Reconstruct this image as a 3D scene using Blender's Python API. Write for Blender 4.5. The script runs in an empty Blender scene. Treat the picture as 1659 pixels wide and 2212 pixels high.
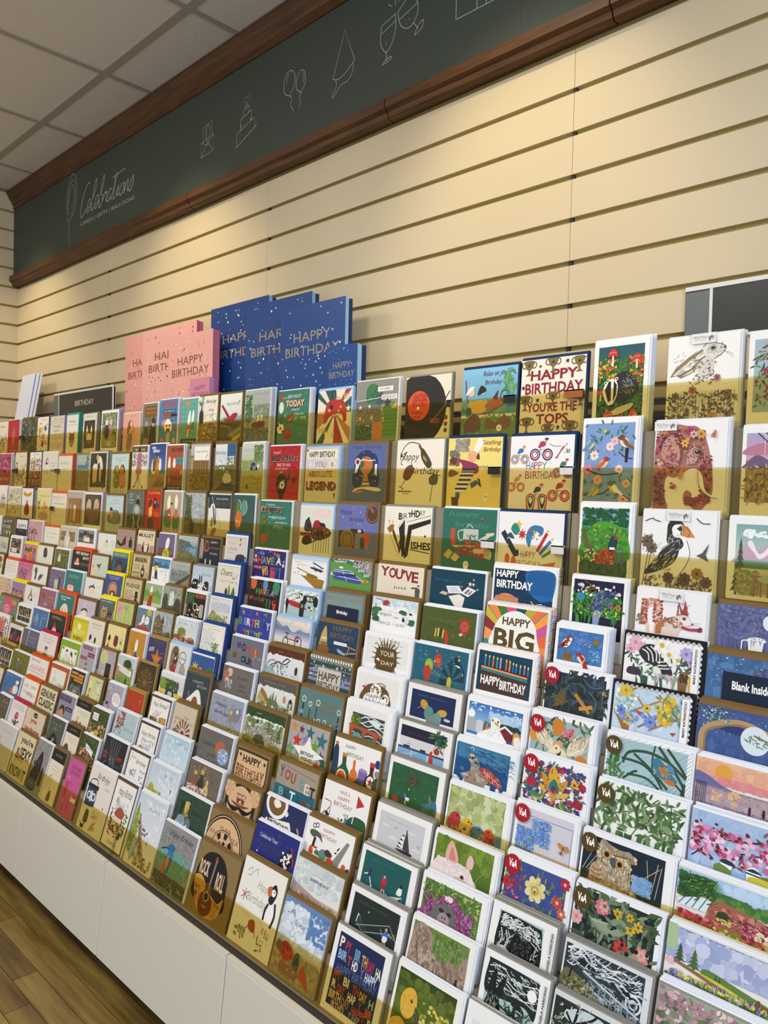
import bpy, math, random
from mathutils import Matrix

# ---------------------------------------------------------------- camera, world, lights, exposure
EYE = 1.42
S = bpy.context.scene
cd = bpy.data.cameras.new('camera'); cam = bpy.data.objects.new('camera', cd); S.collection.objects.link(cam)
cd.sensor_fit = 'VERTICAL'; cd.sensor_height = 36; cd.lens = 1700 / 2212 * 36; cd.clip_start = .02
cam.matrix_world = Matrix(((0.706529, -0.036584, 0.706737, 0), (0.707294, 0.003364, -0.706912, 0), (0.023484, 0.999325, 0.028253, EYE), (0, 0, 0, 1)))
S.camera = cam
w = bpy.data.worlds.new('world'); S.world = w; w.use_nodes = True
w.node_tree.nodes['Background'].inputs['Color'].default_value = (.80, .88, 1.0, 1)
w.node_tree.nodes['Background'].inputs['Strength'].default_value = .5
def lamp(name, kind, loc, target, power, color, **k):
    d = bpy.data.lights.new(name, kind); d.energy = power; d.color = color
    for a, v in k.items(): setattr(d, a, v)
    o = bpy.data.objects.new(name, d); S.collection.objects.link(o); o.location = loc
    v = [t - p for t, p in zip(target, loc)]
    from mathutils import Vector
    o.rotation_euler = Vector(v).to_track_quat('-Z', 'Y').to_euler()
    return o
lamp('shop_window_daylight', 'AREA', (2.6, -1.2, EYE + .5), (-.9, 1.3, EYE - .4), 105, (.82, .90, 1.0), size=2.2, size_y=1.8, shape='RECTANGLE')
for x in (-4.1, -2.65, -1.15, .35):
    lamp('ceiling_downlight', 'SPOT', (x, .95, EYE + 1.52), (x, 1.6, EYE + .42), 42, (1.0, .83, .55), spot_size=1.2, spot_blend=.9, shadow_soft_size=.05)
for x in (-3.4, -1.4):
    lamp('ceiling_panel_light', 'AREA', (x, -.5, EYE + 1.5), (x, -.2, 0), 30, (1.0, .93, .82), size=.58, shape='SQUARE')
vs = S.view_settings; vs.view_transform = 'Standard'; vs.look = 'None'; vs.gamma = 1; vs.use_curve_mapping = False
S.display_settings.display_device = 'sRGB'; vs.exposure = 0.06

ROW = {'A': (1.457, 0.126, 2.5), 'B': (1.427, -0.039, 2.5), 'C': (1.403, -0.187, 3), 'D': (1.376, -0.322, 5), 'E': (1.335, -0.388, 7), 'F': (1.3, -0.474, 8), 'G': (1.262, -0.559, 9), 'H': (1.227, -0.641, 10), 'I': (1.192, -0.72, 11), 'J': (1.15, -0.81, 13), 'K': (1.108, -0.882, 15), 'L': (1.068, -0.956, 16), 'M': (1.026, -1.0415, 17)}      # tier: y and z of the card foot (z from eye level), lean in degrees
CARDS = """
A1 w 1 -4.2368 0.1587 0.1694|cream card with grey foliage, first card at the far left of the top tier|bg e6dfcc;i 555 45 88 60 8 New Home;f 667,555,889 40 1 20 10 95 65 8 16;l 555 1.5 50 5 55 60
A2 w 2 -4.0723 0.1497 0.1769|plain red card with a thin gold flame drawing, white envelope, top tier far left|bg b5263a;c e8c9a8 1.5 50 20 45 40 40 60 50 75 60 60 55 40 50 20;c e8c9a8 1.2 50 35 46 50 50 65 55 50 50 35;i e8c9a8 50 10 50 5 with love;d e8c9a8 12 4 25 20 75 80 .6 1.2
A3 k 1 -3.8772 0.1754 0.1747|dark grey green card with a dense jungle pattern, top tier far left|bg 4d5347;f 7d8a76,2f362e,98a08a,3f4a3d 110 2 0 0 100 100 8 18;d c9c7b4,7c6a55 30 5 5 5 95 95 1 3
A4 P 1 -3.7115 0.1259 0.1737|white floral card with yellow and pink blooms and a navy speckled envelope, top tier|bg f1ece0;t 444 60 92 50 4 HAPPY BIRTHDAY;w d9c22b 7a5a10 25 62 16;w d9b92b 775511 60 45 13;w c85a76 7a1d3a 55 25 15;f 3c5a40,556b5a,222 40 3 5 5 95 80 8 14;w 7d6aa5 332244 75 68 12;d 333 20 8 5 5 95 85 .8 1.6
A5 l 2 -3.5515 0.1456 0.1684|cream card lettered with rows of tiny plants and a wonderful birthday, lilac envelope|bg e3dcc8;t 777 50 72 70 8 IT'S A WONDERFUL;t 777 50 60 45 6 BIRTHDAY;k 889 14 1.1 6 80 94 96;k 776 14 1.1 6 36 94 52;k 889 14 1.1 6 12 94 28;d 6a7,a65,557 50 4 5 10 95 96 1 2.2
A6 t 3 -3.3903 0.1150 0.1672|white card with a brown fox cat face, turquoise envelope, top tier|bg f2efe6;t 333 50 82 62 6 HAPPY BIRTHDAY;t 666 50 73 70 4 let your inner wild out;p 8a6a50 25 58 30 40 50 45 70 40 75 58 62 48 38 48;q 8a6a50 28 45 30 25 50 12 70 25 72 45 50 50;e 222 40 36 4;e 222 60 36 4;e c99a76 50 24 14 10;e 332 50 27 5 3;f b38a66,6d4f3a 30 2 25 15 75 48 5 10
A7 g 3 -3.2196 0.1269 0.1643|cream card with a dark photo of two white dog ears, grey envelope|bg e4dfcf;t 777 50 92 60 3 HAPPY BIRTHDAY;r 3a3426 10 8 90 82;d 2c281d,4b4431,574a33 40 3 12 8 88 80 8 16;p efe6cc 24 42 33 70 46 44;p efe6cc 76 42 67 70 54 44;e b07a45 38 44 10;e b07a45 64 44 10;e e8dcc0 50 34 20 16;d 5c4a2a,76602f 20 4 14 10 86 30 6 10
A8 l 3 -3.0374 0.1465 0.1676|white bordered photo card of a couple seen from behind in a garden, top tier|bg f5f3f0;r 5d6a45 6 6 94 94;d 49573a,7f8c62,93a07a,c9d0b4 110 7 8 45 92 94 4 9;d 8a9350,a3a35c 60 8 8 8 92 40 6 10;q 33384a 28 30 26 55 36 66 48 55 46 30;q b08b90 52 30 52 55 62 66 72 55 70 30;e efe9dd 36 70 8;e d9cdbb 62 70 8;q c9b48a 40 10 45 22 60 22 66 10
A9 x 1 -2.8553 0.1288 0.1474|pink card with a long haired woman in grey trousers, below the pink gift bags|bg e2a898;t 9a5a4a 60 92 40 2.5 HAPPY BIRTHDAY;q 7c4331 30 40 28 60 36 76 52 80 62 72 60 62 50 58 46 44;e e9b394 52 70 9;q d7a060 36 38 42 56 58 56 60 38;q 7b7681 26 4 34 40 60 40 54 4;c 7c4331 3 60 66 70 55 60 45;t a66 70 22 26 2 STRONG;t a66 70 15 26 2 WOMAN
A10 w 3 -2.7099 0.1070 0.1759|grey card of an old couple under a brown speech box, white envelope|bg 77736c;r 7b542f 12 70 92 94;t c9a06a 52 88 66 4 THANKS FOR ALWAYS;t c9a06a 52 79 60 4 BEING YOU;p 7b542f 45 70 55 70 40 58;q 4a4744 10 20 15 50 30 54 40 40 42 15;e a39c90 27 55 11;q 2c2a28 52 15 56 48 74 54 90 42 92 15;e b0a898 74 54 11;q 35322e 62 58 74 70 90 60 84 55;q 8b867a 5 4 20 24 45 18 50 4;q 3a3733 45 4 60 22 95 18 96 4
A11 w 4 -2.5755 0.1267 0.1822|blue card shouting BIRTHDAY in red over a pink eared cartoon dog|bg 3d86b4;T c22f2a 55 90 74 13 BIRTHDAY;r 1d2430 20 72 88 79;t fff 54 75.5 60 4 DON'T FORGET MATE;r c23a34 14 64 60 70;r 1d2430 62 64 96 70;r 1d2430 20 56 92 62;t fff 56 59 64 3.5 GO ON LIVE A LITTLE;e e0828b 26 50 12;q f2ead2 30 50 46 60 66 52 70 36 50 30 32 36;e 222 42 46 4;e 222 58 46 4;e 7a4a30 50 34 12 9;q c89b6c 40 20 46 32 58 32 60 16 50 8;r c2333a 76 40 90 48;e c97a5a 18 14 10;e d9a060 84 14 9;e 7c9a50 86 30 6
A12 w 2 -2.4317 0.1028 0.1753|teal card of two white long headed figures in a shower|bg 5aa19c;h 8cc5bf 7 1 0 30 100 98;k 8cc5bf 5 1 0 30 100 98;e e0873f 36 90 16 7;q f3efe2 40 46 42 64 52 76 58 66 54 46;q f3efe2 64 50 66 68 76 76 80 62 74 46;c 333 1.2 40 46 36 30 34 20;c 333 1.2 54 46 52 30 50 20;q b5533f 30 26 40 44 54 44 56 28;q d8b58c 36 22 40 36 50 36 48 22;q 547b4b 62 40 70 52 80 46 76 34;r 2b3c38 0 0 100 17;t bcd 50 11 70 3 THIS IS NOT THE TIME;t bcd 50 5 70 3 FOR A CHAT
A13 k 1 -2.3158 0.1161 0.1769|painted card of a bottle and glass table with handwritten birthday, kraft backing|g 5d4c2a f0eee4 0 0 100 100;d f2efe2,e4e0d0 40 2 30 48 98 98 6 12;i 555 66 88 50 9 Birthday;i 777 68 72 24 5 wishes;i 777 70 62 20 5 for you;q 2d2a26 8 45 6 66 14 74 15 88 19 88 20 74 26 66 26 45;r d9d3bd 30 52 44 66;f 2f6a3a,4a7 12 4 4 86 26 99 8 14;d 6b5526,8a7030,c3a53c,3c2c18 90 5 2 4 98 46 4 10;d d8b93a 14 6 25 15 70 40 3 6
A14 k 1 -2.1791 0.1222 0.1750|painted card with a red biplane above patchwork fields, kraft backing|g cfd9da eef0ea 0 45 100 100;i 666 60 80 60 8 Happy Birthday;q 9aa9b5 0 50 30 56 60 50 100 58 100 45 0 45;r 5a5a26 0 0 100 47;p 4d5020 0 30 40 45 100 40 100 20 40 8 0 10;p 8b8440 45 20 100 38 100 28 60 14;p c0ab3e 60 12 98 24 98 16 70 6;c 8d8a74 3 10 38 40 36 55 25 40 18;p 9b1d2b 4 78 12 80 52 52 44 48;p 9b1d2b 20 48 24 53 70 50 66 44;q a82533 42 50 56 60 76 62 80 54 60 48;e 35363a 78 58 5;l c9c4bb 1 76 66 80 50;p 8c1c28 84 84 92 86 90 82
A15 w 5 -2.0356 0.1330 0.1778|grey green card of two people in a rowing boat beside a tree|g 8b8d80 b6bbb5 0 0 100 100;i 999 66 92 60 9 Birthday wishes;n 3f6b42 20 50 34 40;d 4c7a4a,6a8f62,35553a 50 3 4 40 32 92 3 7;d 9aa48a,77806a 50 4 40 48 98 72 4 9;q 6b3327 34 38 40 30 75 30 84 40 60 42;c e8dfc4 1.5 52 40 74 66;q efe6d0 54 42 58 52 64 44;q ded2b8 66 42 72 54 78 44;d 66705a,7c8470,555c48 60 5 2 4 98 30 4 9
A16 w 4 -1.8530 0.1473 0.1634|green card lettered TODAY with sports balls, white envelope|bg 3a7d66;d 33745e,438b72 40 2 2 2 98 98 6 12;i eee 22 86 16 5 To you;t eef 54 88 42 6 BIRTHDAY;T e8a37a 56 74 60 14 TODAY;t 1d3b36 57.5 72.8 60 14 TODAY;T f4c39e 56 74.8 58 12 TODAY;t eef 60 62 26 5 ENJOY;i eef 66 54 36 5 and have the;t eef 70 46 46 6 BEST TIME;e b3473a 10 88 5 8 -20;e efe6c9 12 68 8 12;l 345 1.5 16 55 20 46;e 8b4e38 44 46 9 13 -40;l eee 1 38 42 50 50;e f2efe2 12 28 11;s 222 12 28 5 5;e 222 4 34 3;e 222 20 22 3;e 222 14 38 3;e 9b3b30 36 16 14;o 5d2018 1 36 16 9;e b9c45a 26 52 3
A17 b 3 -1.6683 0.1412 0.1500|cream sunburst card with a red game controller, blue envelope|bg eee6cf;y 2c5a5e,eee6cf,bf8246,eee6cf,a34442,eee6cf,2c5a5e,eee6cf,a3333a,eee6cf 52 55 120 24;r eee6cf 0 100 0 100;c 333 3 44 78 42 94 52 98 54 80;q b73333 20 36 26 70 40 80 66 80 82 72 88 42 80 36 72 52 40 50 30 38;o 7b1e22 1.2 54 66 20;e 5d1a20 42 66 6;e e2a04a 36 60 4;e e2a04a 70 66 3;e e2a04a 64 58 3;s f2dca0 92 62 8;s f2dca0 30 14 9;s d8c9a0 48 12 8;t b49a62 20 22 26 12 HA;t c9b68a 86 86 16 12 BI
A18 x 2 -1.4988 0.1578 0.1641|grey patchwork card with a green cactus in a crinkled clear sleeve|bg 8f8f8a;r 6d6f74 0 45 62 66;r 737479 0 25 62 45;r 3f6a5c 0 2 42 26;r c8793f 44 2 72 28;r 5f9a52 66 2 99 62;h 3f7a44 9 1.2 66 4 99 62;k 3f7a44 7 1.2 66 4 99 62;d c9a03f,dcd2b0 40 3 2 4 70 65 1.2 2.4;q 2f7a55 28 62 26 86 40 95 54 84 54 62;f 1f5c40 30 2 28 62 54 94 5 10;q 3a5566 50 60 56 76 64 78 66 60;r f1efe8 52 80 88 88;t 444 70 84 26 4 OH BABY;r f1efe8 62 66 98 74;t 444 80 70 32 5 BIRTHDAY;l e9f1e6 1 2 66 62 70;s 334 76 60 10;p e5a04a 84 50 98 62 98 50;y 2b4a44,3f6a5c 22 4 20 16;s ddd4b4 12 55 5;s ddd4b4 34 56 5;s ddd4b4 12 36 5;s ddd4b4 40 36 5
A19 g 1 -1.3168 0.1491 0.1605|cream card of a giant black vinyl record with an orange label|bg e9e2cb;e 211f1f 30 46 62;o 3a3838 .7 30 46 54;o 3a3838 .7 30 46 47;o 3a3838 .7 30 46 40;r e9e2cb 93 0 100 100;e d9512f 30 52 25;i 43170f 34 66 30 10 ANOTHER;i 43170f 32 56 32 11 RECORD;i 43170f 28 40 26 6 breaking;i 43170f 28 32 18 6 year;e f2ead8 29 48 3;l 332 2 98 72 86 56;r 83302a 58 22 78 30;l 8d8878 1.2 60 24 90 50;r 7b6d22 88 50 93 56;e 6d542a 92 30 4;e 6d542a 92 20 4;e 6d542a 92 10 4
A20 n 1 -1.1272 0.1577 0.1626|sky blue card of a couple lazing in a hammock, Relax on your Birthday|g 5c9aa8 86c1e6 0 30 100 100;r 6d8a4c 0 0 100 26;f 6f9a45,86ad55,557a36 90 3 0 0 100 36 6 14;i 5c2a2a 62 90 46 10 Relax on your;i 5c2a2a 58 77 30 9 Birthday;f 4d8a4a,69a35a 26 5 78 62 99 96 8 13;c 8c4a34 2.2 6 84 14 46 45 32 80 46 96 56;q d9b53a 14 50 20 34 44 34 48 50;q b4683d 44 42 60 38 86 50 60 54;e edb99a 18 64 6;e edb99a 38 66 6;q 222 30 60 36 74 46 66;q eee 8 60 14 72 24 72;p 4a3426 58 54 68 66 66 50;o 345 1 80 56 8;q 6d4b30 8 6 10 22 26 32 36 22 34 6;q 7d5838 48 10 50 26 64 18 80 28 92 16 80 8;e 3c5a3a 14 36 6;e f4f4f4 72 9 5;t 333 72 9 5 4 23
A21 n 1 -0.9560 0.1621 0.1679|cream card of bronze trophies, HAPPY BIRTHDAY YOU'RE THE TOPS in crimson|bg efe9db;T 8f1f38 52 78 74 14 HAPPY;T 8f1f38 52 60 90 15 BIRTHDAY;T 8f1f38 50 34 78 13 YOU'RE THE;T 8f1f38 52 18 50 14 TOPS;u 7d6a3c 12 90 12;u 7d6a3c 50 92 12;u 7d6a3c 90 90 12;u 7d6a3c 8 42 12;u 7d6a3c 52 46 11;u 7d6a3c 94 44 11;u 7d6a3c 12 12 12;u 7d6a3c 46 4 10;u 7d6a3c 80 5 12;s 334 72 94 4;s 334 30 90 3;s 334 4 62 4;s 334 84 28 3;s 334 62 6 4;s 334 28 44 4;s 334 76 46 3
A22 w 4 -0.7963 0.1198 0.1892|white bordered card of a badger among red toadstools and autumn leaves|bg f3f1ee;r 1d3a24 8 6 92 93;g 2f6a3a 1f5266 8 62 92 93;d 2f6a2c,46802f,1f4a22,5d8a35 120 4 10 8 90 78 4 9;f 3f7a2c,5a8a34,2a5a24 50 6 10 10 90 76 6 12;d c8a23a,d9b545,d0632c 50 6 10 55 44 80 2 3.6;d c9402f,d8743c,d9a03a 50 8 66 50 92 82 2 3.6;z c9362c 36 82 20 12;z c9362c 80 76 16 10;z c9362c 16 40 14 8;q 26262a 34 40 40 56 52 63 66 62 80 54 84 42 72 34 46 32;j 8a8a88,5a5a5c,b0aeaa 70 3 54 38 80 58 5 .8 150 40;q f0ece2 20 42 24 50 34 56 44 54 48 46 46 36 40 28 36 26 30 28 24 34;p 1c1c1c 24 44 31 54 35 53 36 32 31 30;p 1c1c1c 40 54 46 49 45 38 40 30;e f0ece2 25 52 3;e 1c1c1c 25 52 1.6;e f0ece2 45 56 3;e 1c1c1c 45 56 1.6;e 111 37 26 3.4 2.4;e 111 33 40 1.2;e 111 43 40 1.2;q c9c49a 28 22 36 20 50 24 76 28 72 22 50 16 30 16;z c9362c 32 12 22 14;z c9362c 78 14 16 12;d c9402f,d9a03a 20 11 10 8 90 16 1.6 3
A23 x 3 -0.6293 0.1350 0.1767|white card of a grey hare sniffing above brown meadow flowers, clear sleeve with brand tab|bg f4f2ef;d f0e8dc,e9e4dc 10 3 40 46 70 80 6 10;p 8d7a64 4 56 12 66 30 77 54 87 52 80 32 69 14 57;p e9dcc2 8 58 30 72 52 83 51 80 33 69 12 57;p 7a6a58 14 57 34 64 48 75 54 78 54 74 44 64 34 58 20 54;p d9c9aa 20 56 36 63 50 74 52 73 42 63 32 58;j 6a5a48,9a8a74 40 4 8 57 52 82 5 .5 38 14;q e6e1da 50 86 58 92 67 90 79 87 81 83 75 77 67 73 58 73 52 79;j 8a8078,5a524a,b5aca2 50 5 54 75 74 89 4 .5 20 40;c 4a443e .9 50 87 58 92 67 90 79 87 81 83 75 77 66 73;e 2a2422 64 85 3 2.4;o 8a7a6a .6 64 85 4;e 3a3230 79.5 84.5 1.6;l 888 .4 76 82 92 76;l 888 .4 76 82 92 73;q d9d4cc 46 70 56 76 66 72 64 60 56 52 46 56;f 5a5048,8a6a5a,7a6a6a,a08a70 46 6 34 46 70 74 3 7;d 8a6a4a,a8506a,777 20 7 36 44 70 72 .8 1.6;f 5c4f42,7a6a55,4a3f33,8b7a5c,9a8a6a 170 7 2 2 98 36 4 10;k 5c4f42 22 .6 3 2 98 38;d 4a3f33,6b5b47 60 9 3 4 97 34 1 2.4;w b4623c 6b3a24 38 40 6;w a8506a 63253c 72 52 5;w c98a3c 6b4a1c 66 8 8;w 8a6a4a 4a3a2a 86 34 6;w 7a5a4a 3a2a24 14 34 6
A24 w 2 -0.4973 0.0962 0.1698|pale blue card of leaves and red berries, partly cut by the right edge, top tier|bg f1efec;r 9fb6c4 10 12 95 92;f 4a6a3f,6f8a4f,354f30,8a9a60 70 3 12 14 93 90 10 20;d 9b2331,b93a44,6d1722 24 5 14 18 90 88 3 6;o 7a2a3a 2 40 56 10;e 8c2a3c 40 56 7
B1 w 2 -4.0977 0.1585 0.1727|magenta card covered with dark speckles, far left of the second tier|bg b04a72;d 7a2248,d98aac,5a1a38,e0a0bc 80 3 4 35 96 96 2 5;t f3d5e0 50 20 70 8 BEST WISHES
B2 k 2 -3.8935 0.1418 0.1756|cream card with brown tulips and a woman's face, second tier far left|bg e0d8c2;t 776 58 88 44 4 HAPPY BIRTHDAY;f 5d5a3a,8a7a4a,464a2f,a39562 45 3 8 5 95 62 12 22;q 8a5a4a 4 45 8 66 20 72 24 56 18 42;e e4c5b0 15 60 7;c 666 1 50 5 55 60
B3 P 2 -3.7157 0.1325 0.1745|white card with an oak leaf garden over a maroon dotted band, navy speckled envelope|bg f0ece3;t 777 55 93 56 5 HAPPY BIRTHDAY;f a8503a,5b6a6a,3d5a44,c27a4a,556 60 3 6 48 96 84 8 15;r 7b3038 2 2 98 44;d eadfd0,e6d8ca 40 4 4 4 96 42 3 4.2;k 556 6 1.4 10 46 90 70
B4 w 1 -3.5542 0.1611 0.1720|cream card with a small drawing of a black haired woman holding flowers|bg e5dfd2;q 27211f 22 64 26 80 36 82 40 72 34 60;e edc8ae 33 74 6;q efe9e0 20 46 26 64 40 62 46 46;f 888,aaa 20 3 12 40 44 52 4 8;r 888 58 44 86 50;t 888 72 68 30 4 thank you;t 999 72 60 26 4 so much
B5 r 2 -3.3888 0.1378 0.1525|cream card sketched with happy birthday line work, coral red envelope, second tier|bg e8e4d2;i 9a9 45 76 60 12 b-day;l 998 .8 10 58 90 60;o aa8 1 50 30 22;l aa8 .8 28 30 28 8 72 8 72 30;l aa8 .8 50 52 50 66
B6 g 1 -3.2126 0.1157 0.1535|painted seaside card of people on the sand under a blue sea|g 7d735f 98a8a6 0 0 100 100;r 4f7f98 8 58 92 70;g 9db4b8 b9bfae 0 70 100 100;r 8a7f68 0 0 100 50;d 9c8e70,736850,b09f7c 50 3 4 4 96 48 5 10;d d8b090,c96a4a,eee 12 5 20 50 85 58 2 3.5;f 5a6b4a 14 4 80 70 99 98 8 14;t eee 50 82 50 6 HAPPY DAYS
B7 g 3 -3.0695 0.1576 0.1655|dark green photo card of a boy in a white shirt stroking a dog|bg dcd6c6;r 39402b 5 4 95 96;d 333a26,444c33,2c3321 50 4 6 5 94 94 8 14;q e7e2d5 44 60 50 84 64 86 74 70 76 52 64 56 56 72;e c9a386 46 84 8;e e9e2d2 34 56 14 11;q d9b58c 24 14 22 52 40 56 46 48 42 14;q cdb08e 60 10 58 52 70 52 66 10;l e9dfc9 2 30 14 30 4;l e9dfc9 2 40 14 40 4;d 55573a 30 8 8 5 92 16 6 10
B8 k 2 -2.8827 0.1414 0.1539|pale blue card of two women's heads seen from behind, patterned dresses|bg b8ccc8;r c4dadc 3 52 97 97;t 678 50 88 64 2.6 FRIENDS MAKE THE GOOD TIMES;t 678 50 82 60 2.6 BETTER AND THE HARD TIMES EASIER;q 5a4028 18 42 20 60 34 68 46 58 48 42;q 241c18 52 42 54 62 66 70 78 60 80 42;e c9954f 34 52 11 14;e b98548 64 52 11 14;q 7d7a3c 16 8 20 44 48 44 50 8;q c4683f 52 8 54 44 80 44 84 8;d 4a4a22,c9b45c 30 3 18 10 46 40 1.5 3;h e5b08c 7 1.2 53 12 82 40;l 666 1.5 26 8 26 0;l 666 1.5 40 8 40 0;l 666 1.5 60 8 60 0;l 666 1.5 74 8 74 0;o 567 .6 50 76 3
B9 w 2 -2.7288 0.1153 0.1799|brown topped card of a woman in a pink dress among framed pictures|bg e6e2d8;r 6b5542 0 86 100 100;i f0e8d8 50 92 62 7 Don't Grow Up!;d 444,777,bbb,a59a8c 40 3 2 54 98 84 5 9;q b06a90 36 50 36 78 48 84 60 78 60 50;e e0b898 46 88 7;q 332520 40 88 42 96 54 96 54 86;q b07464 30 38 36 54 60 54 64 38;p a58a80 38 40 34 22 20 6 26 6 44 24 46 40;p a58a80 50 40 56 22 74 6 68 8 50 24;e 333 20 7 5 3;e 333 74 7 5 3;l 444 2 46 36 48 4
B10 w 2 -2.5960 0.1141 0.1847|royal blue card lettered HAVE A BIRTHDAY with cartoon spaniels eating|g 4f78b0 243f86 0 35 100 100;T fff 26 92 26 6 HAVE A;T fff 42 85 40 6 BIRTHDAY;T 1d2c62 66 78 56 5 BEFORE THEY EAT;r a58a50 0 0 100 36;q efe3c8 14 40 18 64 34 72 40 56 36 36;q 8a5530 22 50 24 70 36 70 42 52 32 40;e 222 32 60 3;q c98542 42 36 46 66 58 74 66 60 64 36;q eee 60 46 64 68 74 64 74 44;e 222 56 62 3;e 222 28 44 4;p 7d5a34 20 6 60 30 84 26 60 4;q 5d4226 70 8 78 26 92 20 94 6;d c9a860,8a6d3a 30 4 4 4 96 30 3 6
B11 w 5 -2.4743 0.1101 0.1772|terracotta card lettered HEALTH CENTRE with two white long headed figures|bg a5513a;T 4b1a16 62 90 72 9 HEALTH CENTRE;r 3f8f98 60 58 78 74;r 3f8f98 80 58 98 74;e 222 70 66 2 4;e 222 90 66 2 4;r a9a69a 84 38 98 46;r 7d4a2c 0 12 100 34;q f2efe2 10 52 10 68 18 76 24 66 22 48;q f2efe2 38 56 42 70 50 72 56 58 48 48;q 5d8a3a 8 36 10 50 22 50 24 36;q c24a34 40 42 44 52 58 48 54 40;e b0795a 18 26 6 10;r 2c2c28 0 0 100 12;t ddd 50 8 80 2.6 THE DOCTOR WILL SEE YOU NOW;t ddd 50 4 70 2.6 PLEASE TAKE A SEAT
B12 k 1 -2.3109 0.1193 0.1779|painted card of tall houses with a white label, kraft backing|g 8f8a66 b4c0c8 0 0 100 100;r 6b5436 0 30 16 76;r a58a5c 2 34 14 74;h e8dcb8 6 1.5 3 38 13 72;r 8a6f4a 16 40 96 66;k 544026 6 3 18 30 92 66;r f1efe6 20 66 96 95;i 666 58 84 60 6 Happy Birthday;l 444 2 78 70 88 78;q 8f7a30 2 6 10 40 40 36 60 44 98 40 98 6;d 5b4f20,8d7a34,3c3216,a39350 80 3 2 4 98 42 3 8;e 6a5330 20 12 6
B13 k 1 -2.1627 0.1172 0.1770|white and blue birthday card with a small harbour picture at its right|bg 7b7046;g b9c6d4 e6ebf0 2 46 60 98;i 445 30 80 48 9 Birthday;i 667 32 66 24 6 wishes;d d8dde2,f2f4f5 20 3 6 48 56 70 4 8;r 2f5f94 60 66 98 98;d e8ecee,c9d2c0 18 4 62 56 97 74 3 6;d 5d6a3a,49542c,8d8a5a 60 5 4 20 98 56 4 8;p 4f4326 2 4 50 22 98 4;q c9bd9a 44 28 60 40 80 34 86 24 60 18;q 2e5058 50 10 64 20 98 16 98 4 56 4;c e9e2c6 1.5 48 32 64 44 82 32
B14 w 3 -2.0126 0.1136 0.1733|green card of a grey vintage car driving through a meadow|g 8d9650 d0d6cc 0 0 100 100;i a8b0a4 34 86 48 10 Just Because;d 6f8450,86985f,57703f 60 4 58 62 98 96 4 8;d 7f9a4a,9aae58 40 5 2 50 98 66 4 8;q 8f979a 36 50 42 60 58 64 74 60 78 50 60 46;e 2d2d2e 50 50 6;e 2d2d2e 72 50 5;q 3c4146 46 56 54 62 66 60 64 54;r a39a48 0 0 100 34;d 8d8a3a,b0a44e 40 3 2 2 98 36 6 10;l 6b6a2a 1 56 28 90 30;l 6b6a2a 1 56 20 88 21;e 5a6020 32 14 6 8;e f2f1ea 80 54 4 6
B15 w 3 -1.8509 0.1447 0.1610|red card lettered BIRTHDAYS with a record and guitars|bg b32026;d 9e1a22,c43034 20 5 3 3 97 97 6 12;i f5dede 24 87 24 6 A crowd of;T 1d1a1c 50 72.5 84 13 BIRTHDAYS;T f3dcd0 50 74 84 12 BIRTHDAYS;T 1d1a1c 49.4 74.4 83 11.5 BIRTHDAYS;t f3e6dc 48 61 44 6 SENT TO YOU;i f3e6dc 40 53 40 5 on your special;t f3e6dc 42 46 12 4 DAY;e 25211f 44 22 18 22;e 8d7a66 44 22 14 4 40;e e8e0d0 46 20 8;e 25211f 46 20 3;o 7d1318 1.5 80 44 13;e 3b3a30 66 36 4 9 -20;e 3b3a30 84 30 4 9 -20
B16 b 4 -1.6816 0.1397 0.1508|cream card YOU ABSOLUTE LEGEND in brown block letters, blue envelope|bg d8cfb8;r f0ece0 4 78 96 97;T 5c4a36 50 87 80 13 HAPPY BIRTHDAY;r d9d0dc 0 56 100 76;T a398a8 46 66 36 13 YOU;s f4f1ea 82 66 13;s c4a25c 82 66 8;s e8dfd0 16 64 8;r d9c47e 0 38 100 54;T 8a4a2e 28 46 36 13 ABSO;T 7d6a2e 66 46 34 13 LUTE;T 5a4426 51 20 92 18 LEGEND;T 8c3b35 49 23 90 17 LEGEND;s 3a3028 4 96 4;s 3a3028 92 5 4;d f6f2e6,c9a254 16 4 6 56 94 76 1 2.4
B17 k 4 -1.5015 0.1494 0.1594|blue card of a gold trophy with rosettes in an arched night window|bg 5b6a9e;i 39456e 50 93 76 9 Happy Birthday;q 27366e 20 20 20 60 26 78 50 88 74 78 80 60 80 20;d e8e2c9 40 3 22 24 78 84 .6 1.3;q b0803a 34 56 36 70 50 76 64 70 66 56 56 44 44 44;q d9663a 44 54 46 70 54 74 58 56;q 2f6b5a 34 54 38 70 46 60;p b0803a 46 44 54 44 58 30 42 30;r c9c3b0 42 24 60 28;r 8a6a34 38 18 64 24;e e9e4da 28 66 7;e c0392b 28 66 4.5;s 222 28 66 3;p e6e9ee 24 60 20 44 28 48 32 60;p e6e9ee 72 62 72 44 78 40 78 62;c f2efe6 1.5 32 68 44 70 60 68 72 70;q dcd8c9 18 10 40 16 80 12 90 16 70 20 30 18;q c96a34 18 10 30 8 44 10 40 14
B18 g 4 -1.3120 0.1559 0.1642|cream card of a pouring wine bottle and two glasses, script Happy Birthday|bg efe9dc;c 222 1.4 50 92 30 96 16 88 8 72 22 80 10 62 14 58;p 7a3a30 46 90 50 92 56 82 52 80;q 4a452e 52 82 58 84 76 60 68 52 54 68;p b08a54 58 74 66 66 64 62 56 70;i 111 28 70 40 16 Happy;i 111 62 46 60 15 Birthday;c 222 1 32 62 38 50 34 42 30 50;q 6d4a42 16 36 20 52 34 58 38 46 28 32;l 333 1.2 22 34 12 20;l 333 1.4 8 22 18 16;q 5d5f54 72 36 74 26 88 26 90 40 80 42;l 333 1.2 80 26 76 2;l 444 1.2 70 44 96 40;r 5d5038 6 12 36 14;r 5d5038 16 9 30 10
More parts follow.
